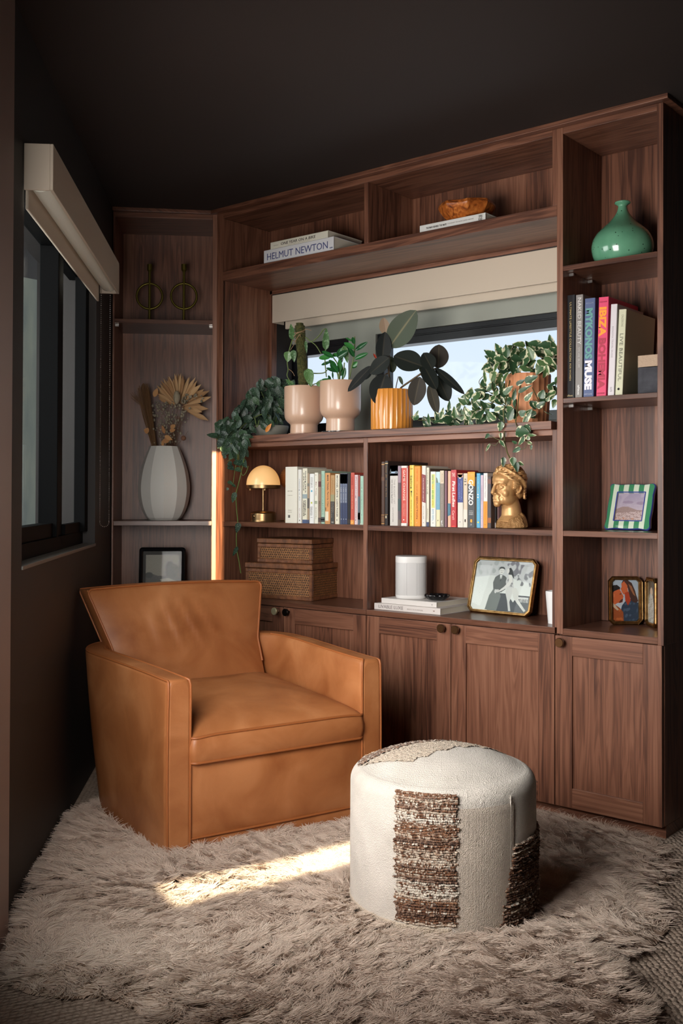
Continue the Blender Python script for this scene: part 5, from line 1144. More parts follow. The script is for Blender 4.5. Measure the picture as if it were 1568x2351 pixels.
# ---- cane boxes
def cane():
    mt, nt, b, N, Lk = nodes('cane_weave'); tc_ = N('ShaderNodeTexCoord'); sp_ = N('ShaderNodeSeparateXYZ'); Lk(tc_.outputs['Object'], sp_.inputs[0])
    u = math_n(nt, 'ADD', sp_.outputs[0], sp_.outputs[1]); per = .0112
    row = math_n(nt, 'FLOOR', math_n(nt, 'DIVIDE', sp_.outputs[2], v=per*.95)); off = math_n(nt, 'MULTIPLY', math_n(nt, 'MODULO', row, v=2.), v=.5)
    fu = math_n(nt, 'SUBTRACT', math_n(nt, 'FRACT', math_n(nt, 'ADD', math_n(nt, 'DIVIDE', u, v=per), off)), v=.5)
    fv = math_n(nt, 'SUBTRACT', math_n(nt, 'FRACT', math_n(nt, 'DIVIDE', sp_.outputs[2], v=per*.95)), v=.5)
    d_ = math_n(nt, 'ADD', math_n(nt, 'POWER', math_n(nt, 'ABSOLUTE', fu), v=2.), math_n(nt, 'MULTIPLY', math_n(nt, 'POWER', math_n(nt, 'ABSOLUTE', fv), v=2.), v=.9))
    hole = math_n(nt, 'LESS_THAN', d_, v=.066)
    n_ = N('ShaderNodeTexNoise'); n_.inputs['Scale'].default_value = 160; Lk(tc_.outputs['Object'], n_.inputs['Vector'])
    r = ramp(nt, [(.3, (108, 67, 36)), (.7, (168, 116, 70))]); Lk(n_.outputs['Fac'], r.inputs['Fac'])
    mx = N('ShaderNodeMix'); mx.data_type = 'RGBA'; mx.inputs[7].default_value = lin((20, 10, 6)); Lk(hole, mx.inputs[0]); Lk(r.outputs['Color'], mx.inputs[6]); Lk(mx.outputs[2], b.inputs['Base Color']); b.inputs['Roughness'].default_value = .5
    w1_ = math_n(nt, 'SINE', math_n(nt, 'MULTIPLY', math_n(nt, 'ADD', u, sp_.outputs[2]), v=900.)); w2_ = math_n(nt, 'SINE', math_n(nt, 'MULTIPLY', math_n(nt, 'SUBTRACT', u, sp_.outputs[2]), v=900.))
    bp = N('ShaderNodeBump'); bp.inputs['Strength'].default_value = .7; bp.inputs['Distance'].default_value = .003; Lk(math_n(nt, 'SUBTRACT', math_n(nt, 'MULTIPLY', math_n(nt, 'ADD', w1_, w2_), v=.2), hole), bp.inputs['Height']); Lk(bp.outputs['Normal'], b.inputs['Normal']); return mt
def rattan():
    mt, nt, b, N, Lk = nodes('rattan_wrap'); tc_ = N('ShaderNodeTexCoord'); n_ = N('ShaderNodeTexNoise'); n_.inputs['Scale'].default_value = 30; n_.inputs['Detail'].default_value = 4; Lk(tc_.outputs['Object'], n_.inputs['Vector'])
    sp_ = N('ShaderNodeSeparateXYZ'); Lk(tc_.outputs['Object'], sp_.inputs[0]); wv = math_n(nt, 'SINE', math_n(nt, 'MULTIPLY', math_n(nt, 'ADD', sp_.outputs[0], sp_.outputs[1]), v=1500.))
    f_ = math_n(nt, 'ADD', n_.outputs['Fac'], math_n(nt, 'MULTIPLY', wv, v=.1)); r = ramp(nt, [(.3, (84, 48, 28)), (.7, (146, 92, 56))]); Lk(f_, r.inputs['Fac']); Lk(r.outputs['Color'], b.inputs['Base Color']); b.inputs['Roughness'].default_value = .38
    bp = N('ShaderNodeBump'); bp.inputs['Strength'].default_value = .6; bp.inputs['Distance'].default_value = .0015; Lk(wv, bp.inputs['Height']); Lk(bp.outputs['Normal'], b.inputs['Normal']); return mt
CANE, RATT = cane(), rattan()
q3 = lambda x, y: (540+x/4.9, 1200+y/4.9)
def cane_box(label, corner, W_, D_, H_, Lh, rot, z0, mm_):
    M = Matrix.Translation((corner.x, corner.y, z0)) @ Matrix.Rotation(rot, 4, 'Z')       # local: corner at right front; x to the left is negative
    t = thing('cane_box', label, 'box', M=M, group='rattan cane boxes'); x0 = -W_
    hb = H_-Lh-.002; e = .016
    obj('box_body', MB().box(x0+.004, -.004, .004, D_-.004, .002, hb), VEL, t)
    fb = MB().box(x0, 0, 0, e*.5, 0, e*1.1).box(x0, 0, 0, e*.5, hb-e*1.1, hb).box(x0, x0+e, 0, e*.5, e*1.1, hb-e*1.1).box(-e, 0, 0, e*.5, e*1.1, hb-e*1.1)
    fb.box(-e*.5, 0, e*.5, D_, 0, e*1.1).box(-e*.5, 0, e*.5, D_, hb-e*1.1, hb).box(-e*.5, 0, D_-e, D_, e*1.1, hb-e*1.1).box(-e*.5, 0, e*.5, e, e*1.1, hb-e*1.1)
    obj('rattan_frame', fb, RATT, t, bevel=.0025)
    obj('cane_panel', MB().box(x0+e-.001, -e+.001, .0035, .006, e*1.1-.001, hb-e*1.1+.001), CANE, t); obj('cane_panel', MB().box(-.006, -.0035, e-.001, D_-e+.001, e*1.1-.001, hb-e*1.1+.001), CANE, t)
    obj('lid', MB().box(x0-.002, .002, -.002, D_, H_-Lh, H_), RATT, t, bevel=.003)
    return t
rot = math.radians(9.0)
c1 = at_z(*q3(862, 886), zC); c1z = at_plane(*q3(862, 478), (0, 1, 0), c1.y).z
# width of the lower box from its left edge on the front line
def line_u(px_, c, d):                                    # distance along d (unit, xy) from c to the vertical plane of pixel column px_
    q_ = ray(px_, CY); n_ = Vector((q_.y, -q_.x, 0)); return (CAM-c).dot(n_)/Vector((d[0], d[1], 0)).dot(n_)
dl = (-math.cos(rot), -math.sin(rot)); dr = (-math.sin(rot), math.cos(rot))
W1 = line_u(540+119/4.9, c1, dl); D1_ = line_u(540+1276/4.9, c1, dr); H1 = c1z-zC
print('cane', c1, W1, D1_, H1)
cane_box('large rattan cane box at the bottom of the pair on the counter', c1, W1, D1_, H1, .024, rot, zC+.0005, 1)
c2 = at_z(*q3(860, 470), zC+H1); c2z = at_plane(*q3(857, 192), (0, 1, 0), c2.y).z
W2_ = line_u(540+250/4.9, c2, dl); D2_ = line_u(540+1146/4.9, c2, dr); H2 = c2z-zC-H1
print('cane2', c2, W2_, D2_, H2)
cane_box('small rattan cane box stacked on the large one', c2, W2_, D2_, H2, .022, rot, zC+H1+.001, 1)
# ---- speaker, dish, cup
q4 = lambda x, y: (840+x/3.484, 1220+y/3.484)
sc = at_y(*q4(362, 500), YL+.09); sc.z = zu+.0004; s = 1/pxm(sc)/3.484; Rs = 135*s; Hs = (523-190)*s*1.0
def rsq(r, n=72, k=3.0): return [((abs(math.cos(a))**(2/k))*r*math.copysign(1, math.cos(a)), (abs(math.sin(a))**(2/k))*r*math.copysign(1, math.sin(a))) for a in np.linspace(0, 2*math.pi, n+1)[:-1]]
def stack(prof, outl): return [[(x*r, y*r, z) for x, y in outl] for r, z in prof]
t = thing('speaker', 'white rounded wireless speaker standing on the white books', 'speaker', sc, math.radians(38))
ou = rsq(Rs*.93)
WHITEP = mat('white_plastic', (216, 214, 212), rough=.4)
mk = lambda pr_: MB().grid([list(c) for c in zip(*stack(pr_, ou))], cu=True)
obj('foot', mk([(0, 0), (.94, 0), (.985, .004), (1, .009), (1, .014), (.5, .014)]), WHITEP, t, smooth=40)
def perf():
    mt, nt, b, N, Lk = nodes('speaker_grille'); tc_ = N('ShaderNodeTexCoord'); v = N('ShaderNodeTexVoronoi'); v.inputs['Scale'].default_value = 700; v.inputs['Randomness'].default_value = 0; Lk(tc_.outputs['Object'], v.inputs['Vector'])
    r = ramp(nt, [(.25, (150, 148, 148)), (.4, (198, 196, 195))]); Lk(v.outputs['Distance'], r.inputs['Fac']); Lk(r.outputs['Color'], b.inputs['Base Color']); b.inputs['Roughness'].default_value = .5; return mt
obj('grille', mk([(.985, .013), (.997, .016), (.997, Hs-.028), (.985, Hs-.026)]), perf(), t, smooth=40)
obj('top_cap', mk([(.6, Hs-.027), (1, Hs-.026), (1, Hs-.006), (.985, Hs-.001), (.95, Hs), (.4, Hs-.001), (0, Hs-.001)]), WHITEP, t, smooth=40)
dc = at_y(*q4(568, 530), YL+.075); dc.z = zu+.0006; s = 1/pxm(dc)/3.484; Rd = 99*s
t = thing('dish', 'small black ribbed shell dish on the upper white book', 'dish', dc)
lob = lambda a, z: 1+.045*math.cos(11*a)*min(1, z/.01)
obj('dish_body', MB().lathe(smoothprof([(0, .001), (Rd*.5, 0), (Rd*.8, .006), (Rd*.98, .016), (Rd, .021), (Rd*.94, .023), (Rd*.74, .0135), (Rd*.4, .008), (0, .007)], 3), 88, rfun=lob), mat('black_glass', (18, 17, 19), rough=.12), t, smooth=50, merge=True)
cc_ = at_y(*q4(1492, 690), .115); cc_.x = Xs0-.032; cc_.z = zC+.0004
tx_ = at_y(*q4(1447, 458), .115); s = 1/pxm(cc_)/3.484; Hc = (700-458)*s; rc_ = Xs0-.004-0
lx_ = at_y(*q4(1447, 580), .115).x; rC = .5*(Xs0-.002-lx_)
rC = max(.022, rC); cc_.x = lx_+rC
t = lathe_thing('cup', 'plain white tapered cup at the right end of the counter', 'cup', cc_, smoothprof([(0, .001), (rC*.74, 0), (rC*.78, .003), (rC*.9, Hc*.55), (rC, Hc), (rC*.93, Hc), (rC*.82, Hc*.5), (rC*.7, .006), (0, .006)], 2), mat('white_ceramic', (222, 222, 222), rough=.25), 40, part='cup_body')
# ---- candlesticks in the corner bookcase
qc = lambda x, y: (200+x/4.3556, 440+y/4.3556)
OLIVE = mat('olive_bronze', (104, 92, 34), rough=.4, metal=.75)
for k, (cx, lb) in enumerate(((625, 'left one of two olive ring candlesticks on the corner shelf'), (968, 'right one of two olive ring candlesticks on the corner shelf'))):
    x, zr = at_c(*qc(cx, 1046), .16); _, ztop = at_c(*qc(cx, 729), .16); xr, _ = at_c(*qc(cx+128, 1046), .16); rr = xr-x
    z0 = 1.9770; s_ = rr/128
    t = thing('candlestick', lb, 'candlestick', M=MC @ Matrix.Translation((x, .16, z0)), group='olive ring candlesticks')
    obj('base', MB().lathe([(0, 0), (100*s_, 0), (102*s_, .003), (98*s_, .006), (20*s_, .009)], 40), OLIVE, t, smooth=40)
    obj('stem', MB().tube([(0, 0, .004), (0, 0, ztop-z0-.03)], 14*s_, 16), OLIVE, t, smooth=40)
    obj('ring', MB().tube([(rr*math.cos(a), 0, zr-z0+rr*math.sin(a)) for a in np.linspace(0, 2*math.pi, 49)[:-1]], 12*s_, 12, closed=True), OLIVE, t, smooth=180)
    obj('candle_cup', MB().lathe([(13*s_, ztop-z0-78*s_), (20*s_, ztop-z0-66*s_), (28*s_, ztop-z0-58*s_), (28*s_, ztop-z0), (24*s_, ztop-z0), (22*s_, ztop-z0-40*s_), (0, ztop-z0-42*s_)], 28), OLIVE, t, smooth=40)
# ---- faceted vase with dried bouquet
qv = lambda x, y: (200+x/4.275, 800+y/4.275)
vx, vz = at_c(*qv(755, 1350), .165); _, vt_ = at_c(*qv(755, 962), .165); xr, _ = at_c(*qv(1010, 1350), .165); R = xr-vx; z0 = 1.0292; Hv = vt_-z0; s_ = R/254
pv = [(0, .001), (128*s_, 0), (150*s_, .003), (185*s_, 42*s_), (226*s_, 130*s_), (250*s_, 240*s_), (254*s_, 330*s_), (247*s_, 400*s_), (228*s_, 500*s_), (196*s_, 600*s_), (160*s_, 690*s_), (146*s_, 722*s_), (140*s_, 726*s_), (134*s_, 722*s_), (140*s_, 680*s_), (120*s_, 400*s_), (0, 380*s_)]
k_ = Hv/(726*s_); pv = [(r, z*k_) for r, z in pv]
MV = MC @ Matrix.Translation((vx, .165, z0))
t = thing('vase', 'large pale grey faceted vase holding dried flowers', 'vase', M=MV @ Matrix.Rotation(math.radians(4), 4, 'Z'))
P = []
nf = 12
for k in range(nf*4):
    a = 2*math.pi*k/(nf*4); rel = (a % (2*math.pi/nf))-math.pi/nf; fct = math.cos(math.pi/nf)/math.cos(rel)
    P.append([(r*(fct if 0 < r else 1)*math.cos(a), r*fct*math.sin(a), z) for r, z in smoothprof(pv, 3)])
obj('vase_body', MB().grid(P, cu=True), mat('matte_stoneware', (234, 233, 226), rough=.75, bump=(300, .15, .001)), t, smooth=10, merge=True)
# ------------------------------------------------------------------ plants
class LB_(MB):
    def __init__(s): super().__init__(); s.at = []
    def leaf(s, base, d, n, L, W, shape='ovate', fold=.18, curl=.15, nu=10, nv=6, twist=0, wave=0, rnd=None):
        d = Vector(d).normalized(); n = Vector(n); n = (n-d*n.dot(d)).normalized(); sd = d.cross(n)
        rnd = random.random() if rnd is None else rnd; P = []
        for i in range(nu+1):
            t = i/nu
            if shape == 'heart': w = (math.sin(math.pi*min(1, t**.62*.985+.015)))**.8
            elif shape == 'ovate': w = math.sin(math.pi*t**.8)**.85
            elif shape == 'oblong': w = (math.sin(math.pi*t**.9))**.62
            elif shape == 'blade': w = (t/.7 if t < .7 else (1-t)/.3)**.9 if t < 1 else 0
            else: w = math.sin(math.pi*t)
            row = []
            for j in range(nv+1):
                u = -1+2*j/nv; h = w*W/2
                p = Vector(base)+d*(t*L)+sd*(u*h)+n*(fold*abs(u)*h-curl*L*t*t+wave*math.sin(t*9+u*2)*W)
                row.append(tuple(p)); s.at.append((abs(u)*(.0 if w < .02 else 1), t, rnd, 1))
            P.append(row)
        return s.grid(P)
def leaf_obj(name, lb, mt, parent, world=True):
    while len(lb.at) < len(lb.v): lb.at.append((0, .5, .5, 1))
    o = obj(name, lb, mt, parent, world=world, smooth=180)
    a = o.data.color_attributes.new('lf', 'FLOAT_COLOR', 'POINT'); a.data.foreach_set('color', np.array(lb.at, np.float32).ravel()); return o
def leafmat(name, base, dark, light, rough=.35, speck=None, margin=None, rib=None, spec=.45):
    mt, nt, b, N, Lk = nodes(name)
    a = N('ShaderNodeAttribute'); a.attribute_name = 'lf'; sp_ = N('ShaderNodeSeparateColor'); Lk(a.outputs['Color'], sp_.inputs[0])
    tc_ = N('ShaderNodeTexCoord')
    r = ramp(nt, [(0, dark), (.5, base), (1, light)]); Lk(sp_.outputs[2], r.inputs['Fac']); col = r.outputs['Color']
    def mixc(fac, c1, c2):
        mx = N('ShaderNodeMix'); mx.data_type = 'RGBA'; Lk(fac, mx.inputs[0]); Lk(c1, mx.inputs[6])
        if isinstance(c2, tuple): mx.inputs[7].default_value = lin(c2)
        else: Lk(c2, mx.inputs[7])
        return mx.outputs[2]
    if speck:
        n_ = N('ShaderNodeTexNoise'); n_.inputs['Scale'].default_value = speck[1]; n_.inputs['Detail'].default_value = 3; Lk(tc_.outputs['Object'], n_.inputs['Vector'])
        mr = N('ShaderNodeMapRange'); mr.inputs[1].default_value = .54; mr.inputs[2].default_value = .62; Lk(n_.outputs['Fac'], mr.inputs[0]); col = mixc(math_n(nt, 'MULTIPLY', mr.outputs[0], v=.75), col, speck[0])
    if margin:
        n_ = N('ShaderNodeTexNoise'); n_.inputs['Scale'].default_value = 62; n_.inputs['Detail'].default_value = 1; Lk(tc_.outputs['Object'], n_.inputs['Vector'])
        f_ = math_n(nt, 'ADD', math_n(nt, 'MULTIPLY', sp_.outputs[0], v=.62), math_n(nt, 'ADD', math_n(nt, 'MULTIPLY', n_.outputs['Fac'], v=1.4), math_n(nt, 'MULTIPLY', sp_.outputs[2], v=.22)))
        mr = N('ShaderNodeMapRange'); mr.inputs[1].default_value = 1.29; mr.inputs[2].default_value = 1.35; Lk(f_, mr.inputs[0]); col = mixc(mr.outputs[0], col, margin)
    if rib:
        mr = N('ShaderNodeMapRange'); mr.inputs[1].default_value = .10; mr.inputs[2].default_value = .02; Lk(sp_.outputs[0], mr.inputs[0]); col = mixc(math_n(nt, 'MULTIPLY', mr.outputs[0], v=.7), col, rib)
    Lk(col, b.inputs['Base Color']); b.inputs['Roughness'].default_value = rough; b.inputs['Specular IOR Level'].default_value = spec
    b.inputs['Subsurface Weight'].default_value = .0
    return mt
STEM = mat('green_stem', (96, 112, 58), rough=.5); STEMB = mat('brown_stem', (84, 66, 44), rough=.6)
SCIN = leafmat('silver_vine_leaf', (32, 54, 38), (22, 38, 28), (52, 76, 50), .42, speck=((104, 126, 108), 260))
PHIL = leafmat('climber_leaf', (80, 116, 66), (62, 94, 56), (108, 142, 84), .36, speck=((130, 158, 120), 120))
ZZM = leafmat('zz_leaf', (38, 92, 44), (26, 64, 36), (58, 120, 56), .22, rib=(66, 130, 64))
RUBD = leafmat('rubber_leaf_dark', (27, 31, 29), (20, 22, 22), (32, 36, 31), .5, rib=(58, 54, 44), spec=.1)
RUBL = leafmat('rubber_leaf_olive', (56, 66, 50), (50, 58, 45), (60, 70, 50), .5, rib=(120, 112, 78), spec=.25)
RUBP = leafmat('rubber_leaf_underside', (150, 128, 106), (140, 116, 96), (160, 136, 112), .4, rib=(130, 100, 84))
RUBG = leafmat('rubber_leaf_grey', (60, 56, 50), (50, 46, 42), (62, 60, 52), .5, rib=(84, 76, 62), spec=.1)
POTH = leafmat('variegated_leaf', (54, 86, 54), (38, 64, 42), (76, 104, 60), .38, margin=(202, 200, 166))
SOIL = mat('potting_soil', (54, 40, 30), rough=1, bump=(120, 1, .01))
def ap(px, py, Y): return at_y(px, py, Y)
def cam_n(p): return (CAM-Vector(p)).normalized()
def px_leaf(lb, b, t, wpx, Y, shape='ovate', dY=0, tilt=0, **k):
    """a leaf whose stalk and tip are seen at two picture points, at depth Y (tip dY nearer/farther)"""
    p0, p1 = ap(*b, Y), ap(*t, Y+dY); d_ = p1-p0; n = cam_n(p0)+Vector((0, 0, .25))+FWD.cross(d_.normalized())*tilt
    lb.leaf(p0, d_, n, d_.length, wpx/pxm(p0)*1.05, shape, **k)
def px_tube(mb, pts, Y, rpx, Y1=None, n=6):
    Y1 = Y if Y1 is None else Y1; m_ = len(pts)
    P = catmull([ap(x, y, Y+(Y1-Y)*i/(m_-1)) for i, (x, y) in enumerate(pts)], 5); r = rpx/pxm(P[0]); mb.tube(P, r, n); return P
ZL = zLed1+.0003
# pots
PINK = mat('blush_glaze', (198, 162, 138), rough=.3, coat=.2)
def pot_px(cx, top, foot_t, bot, hw_px, fhw, Y, lip):
    c = at_y(cx, bot, Y); c.z = ZL; s = 1/pxm(c); H = (at_y(cx, top, Y).z-ZL); R = hw_px*s; fr2 = fhw*s; hf = at_y(cx, foot_t, Y).z-ZL
    pr = [(0, .001), (fr2*1.0+lip*s, 0), (fr2+lip*s, 3*s if lip else .001), (fr2, 4*s), (fr2*.985, hf*.92), (fr2*1.0, hf), (fr2*1.06, hf+.018*H), (fr2+(R-fr2)*.45, hf+.05*H), (fr2+(R-fr2)*.75, hf+.095*H), (fr2+(R-fr2)*.92, hf+.15*H), (R*.992, hf+.22*H), (R, hf+.3*H), (R, H-.004), (R*.985, H), (R*.95, H-.003), (R*.94, H*.88), (0, H*.86)]
    return c, pr, R, H
c1p, pr1, R1, H1p = pot_px(697.9, 888.5, 975, 994, 45.6, 31.8, .085, 4)
c2p, pr2, R2, H2p = pot_px(781.3, 880, 966, 985, 47.4, 33, .095, 0); c2p.z = ZL+.0075
t1 = thing('potted_climber', 'climbing vine on a mossy pole in a blush pink pot', 'potted plant', c1p)
obj('pot', MB().lathe(pr1, 64), PINK, t1, smooth=35, merge=True); obj('soil', MB().lathe([(R1*.93, H1p*.9), (0, H1p*.92)], 32), SOIL, t1)
moss = mat('moss', (92, 88, 44), rough=1, var=((58, 62, 28), 110, 5), bump=(160, 1, .012))
pb_, pt_ = ap(697, 892, .085), ap(688, 742, .085); pr_ = 11.5/pxm(pb_)
P = []
for i in range(70):
    f = i/69; c = pb_.lerp(pt_, f); row = []
    for k in range(28):
        a = 2*math.pi*k/28; r = pr_*(1+.1*mnoise.noise(Vector((math.cos(a)*2.5, math.sin(a)*2.5, f*22)))+.09*mnoise.noise(Vector((math.cos(a)*7, math.sin(a)*7, f*60)))) * (1 if f < .97 else .75)
        row.append((c.x+r*math.cos(a), c.y+r*math.sin(a), c.z))
    P.append(row)
m = MB().grid(P, cv=True); m.add(P[-1], [tuple(range(28))]); obj('moss_pole', m, moss, t1, world=True, smooth=60)
z = lambda x, y: (600+x/6.03, 640+y/6.03)
lb = LB_()
for b, t_, w_, Y in (((430, 845), (408, 615), 82, .07), ((890, 985), (900, 676), 94, .05), ((378, 1005), (362, 1155), 120, .03), ((440, 985), (455, 1155), 80, .03), ((640, 1245), (690, 1495), 132, .02), ((1140, 925), (1195, 1165), 84, .08), ((445, 1490), (335, 1385), 74, .03), ((775, 1485), (835, 1395), 66, .05), ((612, 860), (628, 1030), 42, .05), ((800, 1480), (860, 1440), 50, .06), ((1040, 1440), (960, 1410), 45, .09)):
    px_leaf(lb, z(*b), z(*t_), w_/6.03, Y, 'heart', curl=.08)
leaf_obj('foliage', lb, PHIL, t1)
m = MB()
for pts, Y in (([(430, 840), (385, 1000), (360, 1150), (372, 1260), (360, 1350), (450, 1490)], .035), ([(610, 810), (690, 870), (760, 930), (830, 1040)], .06), ([(700, 870), (790, 800), (860, 705), (890, 690)], .055), ([(630, 1300), (760, 1310), (870, 1300), (920, 1250)], .05), ([(880, 1120), (885, 1200), (900, 1360)], .07), ([(640, 1490), (760, 1450), (900, 1410)], .05), ([(890, 985), (885, 1110)], .06), ([(1150, 1165), (1140, 1300), (1130, 1430)], .09)):
    px_tube(m, [z(*p) for p in pts], Y, 1.3)
obj('vine_stem', m, STEM, t1, world=True, smooth=60)
TW = mat('jute_twine', (158, 126, 96), rough=.9)
for dz in (0, .012, .02): obj('twine', MB().tube([Vector((pt_.x+.3*(pb_.x-pt_.x)*0, pt_.y, pt_.z-.035-dz))+Vector((math.cos(a)*pr_*1.12, math.sin(a)*pr_*1.12, .012*math.sin(a+dz*90))) for a in np.linspace(0, 2*math.pi, 25)[:-1]], .0014, 6, closed=True), TW, t1, world=True, smooth=60)
m = MB(); px_tube(m, [z(540, 800), (688, 768), z(470, 860), z(430, 850)], .06, .8); obj('twine', m, TW, t1, world=True, smooth=60); m = MB(); px_tube(m, [z(600, 700), z(640, 700), z(690, 715)], .06, .7); obj('twine', m, TW, t1, world=True, smooth=60); m = MB(); px_tube(m, [z(480, 860), z(460, 900), z(400, 990)], .055, .7); obj('twine', m, TW, t1, world=True, smooth=60); m = MB(); px_tube(m, [z(380, 1250), z(430, 1290), z(460, 1345)], .04, .7)
obj('twine', m, TW, t1, world=True, smooth=60)
# dish under pot two
m = lathe_thing('saucer', 'flat dark glass saucer under the taller blush pink pot', 'saucer', (c2p.x, c2p.y, ZL), [(0, .0), (.078, 0), (.0835, .0015), (.084, .007), (.078, .0072), (0, .0068)], mat('smoked_glass', (58, 60, 62), rough=.12), 56, part='saucer_body')
t2 = thing('potted_zz_plant', 'glossy green plant with paired leaflets in a blush pink pot on a saucer', 'potted plant', c2p)
obj('pot', MB().lathe(pr2, 64), PINK, t2, smooth=35, merge=True); obj('soil', MB().lathe([(R2*.93, H2p*.9), (0, H2p*.92)], 32), SOIL, t2)
lb = LB_()
for b, t_, w_, Y in (((1298, 992), (1468, 876), 62, .08), ((1290, 1112), (1472, 1028), 66, .08), ((1292, 972), (1138, 878), 66, .06), ((1288, 1085), (1206, 950), 62, .07), ((1284, 905), (1262, 805), 52, .08), ((1270, 868), (1160, 815), 26, .1), ((1262, 1212), (1330, 1150), 60, .12), ((1240, 1210), (1320, 1215), 60, .13),
    ((1004, 1094), (832, 996), 66, .05), ((960, 1088), (788, 1092), 72, .05), ((1052, 1092), (1192, 1000), 90, .05), ((1050, 1070), (985, 1040), 60, .07), ((1046, 1086), (1112, 956), 66, .09), ((960, 1152), (822, 1192), 44, .09), ((1048, 1292), (890, 1228), 48, .07), ((1062, 1300), (955, 1160), 86, .06), ((1084, 1290), (1085, 1110), 66, .08), ((1132, 1385), (1162, 1228), 52, .06), ((1104, 1352), (1112, 1170), 46, .1), ((1040, 1220), (930, 1120), 60, .1), ((1070, 1180), (1130, 1080), 60, .12), ((990, 1410), (826, 1392), 46, .05), ((960, 1400), (925, 1335), 34, .07), ((990, 1380), (985, 1280), 24, .08), ((1000, 1425), (1100, 1415), 50, .1)):
    px_leaf(lb, z(*b), z(*t_), w_/6.03, Y, 'oblong', fold=.25, curl=.05)
leaf_obj('foliage', lb, ZZM, t2)
m = MB()
for pts, w_ in (([(1170, 1450), (1215, 1390), (1250, 1220), (1286, 1050), (1292, 800)], 1.6), ([(1080, 1460), (1078, 1400), (1085, 1250), (1080, 1080)], 2.6), ([(1110, 1450), (1120, 1380), (1140, 1250), (1150, 1160)], 1.6), ([(1075, 1440), (1050, 1300), (980, 1180)], 1.8), ([(1060, 1440), (1000, 1415), (920, 1380)], 1.2), ([(1030, 1440), (995, 1380), (988, 1300)], .9), ([(1090, 1420), (1060, 1200), (1000, 1095)], 1.6)):
    px_tube(m, [z(*p) for p in pts], .09, w_)
obj('stem', m, STEM, t2, world=True, smooth=60)
# rubber plant
z5 = lambda x, y: (840+x/3.409, 680+y/3.409)
c3 = at_y(899.5, 984, .088); c3.z = ZL; s = 1/pxm(c3); R3 = 48*s; H3 = at_y(899.5, 896, .088).z-ZL
t3 = thing('potted_rubber_plant', 'dark leaved rubber plant in a fluted orange pot', 'potted plant', c3)
rib = lambda a, z_: (1-.03*abs(math.sin(a*14))**.6 if z_ > .004 else .985)
obj('pot', MB().lathe([(0, .001), (R3*.9, 0), (R3*.985, .003), (R3*1.0, .007), (R3*1.0, H3*.5), (R3, H3-.003), (R3*.985, H3), (R3*.93, H3), (R3*.92, H3*.86), (0, H3*.85)], 336, rfun=rib), mat('orange_glaze', (204, 132, 52), rough=.28, coat=.3), t3, smooth=40, merge=True)
obj('soil', MB().lathe([(R3*.93, H3*.88), (0, H3*.9)], 32), SOIL, t3)
for b, t_, w_, Y, mt_, dy, cu in (((185, 398), (388, 112), 196, .06, RUBL, .0, .06), ((152, 300), (136, 168), 78, .12, RUBP, 0, .0), ((128, 510), (150, 278), 116, .04, RUBD, -.01, .04), ((182, 480), (28, 606), 118, .035, RUBD, -.03, .1), ((185, 470), (212, 600), 84, .11, RUBL, .02, .1), ((152, 612), (80, 846), 176, .02, RUBD, -.02, .08), ((442, 548), (212, 462), 168, .06, RUBD, -.02, .05), ((520, 572), (450, 440), 118, .03, RUBD, -.01, .05), ((566, 566), (572, 374), 152, .10, RUBG, .02, .05), ((452, 540), (548, 712), 112, .03, RUBD, -.03, .12), ((540, 562), (764, 752), 66, .05, RUBD, -.03, .08), ((560, 620), (650, 820), 126, .10, RUBD, .02, .08), ((498, 690), (560, 920), 84, .06, RUBG, -.01, .05), ((424, 630), (374, 856), 136, .09, RUBG, 0, .06), ((426, 530), (450, 610), 44, .1, RUBL, 0, .1), ((46, 545), (-147, 745), 74, .02, RUBD, -.05, .1), ((52, 585), (-68, 640), 82, .07, RUBD, -.01, .05), ((262, 626), (288, 692), 26, .08, RUBL, 0, .1)):
    lb = LB_(); px_leaf(lb, z5(*b), z5(*t_), w_/3.409, Y, 'oblong', dY=dy, fold=.14, curl=cu, nu=14, nv=8); leaf_obj('leaf', lb, mt_, t3)
m = MB()
for pts, w_ in (([(215, 760), (195, 690), (180, 600), (180, 480), (186, 395), (200, 350)], 2.6), ([(262, 740), (280, 712), (340, 670), (430, 608), (480, 580), (560, 566)], 2.4), ([(232, 745), (240, 690), (255, 628)], 1.1), ([(180, 490), (150, 500), (60, 565)], 1.6), ([(180, 600), (152, 612)], 1.6), ([(430, 610), (440, 560)], 1.6), ([(430, 615), (470, 650), (500, 690)], 1.5)):
    px_tube(m, [z5(*p) for p in pts], .085, w_)
obj('stem', m, STEMB, t3, world=True, smooth=60)
lb = LB_(); px_leaf(lb, z5(98, 520), z5(56, 440), 5, .05, 'blade', fold=.6); leaf_obj('sheath', lb, leafmat('red_sheath', (150, 52, 36), (150, 52, 36), (160, 60, 40)), t3)
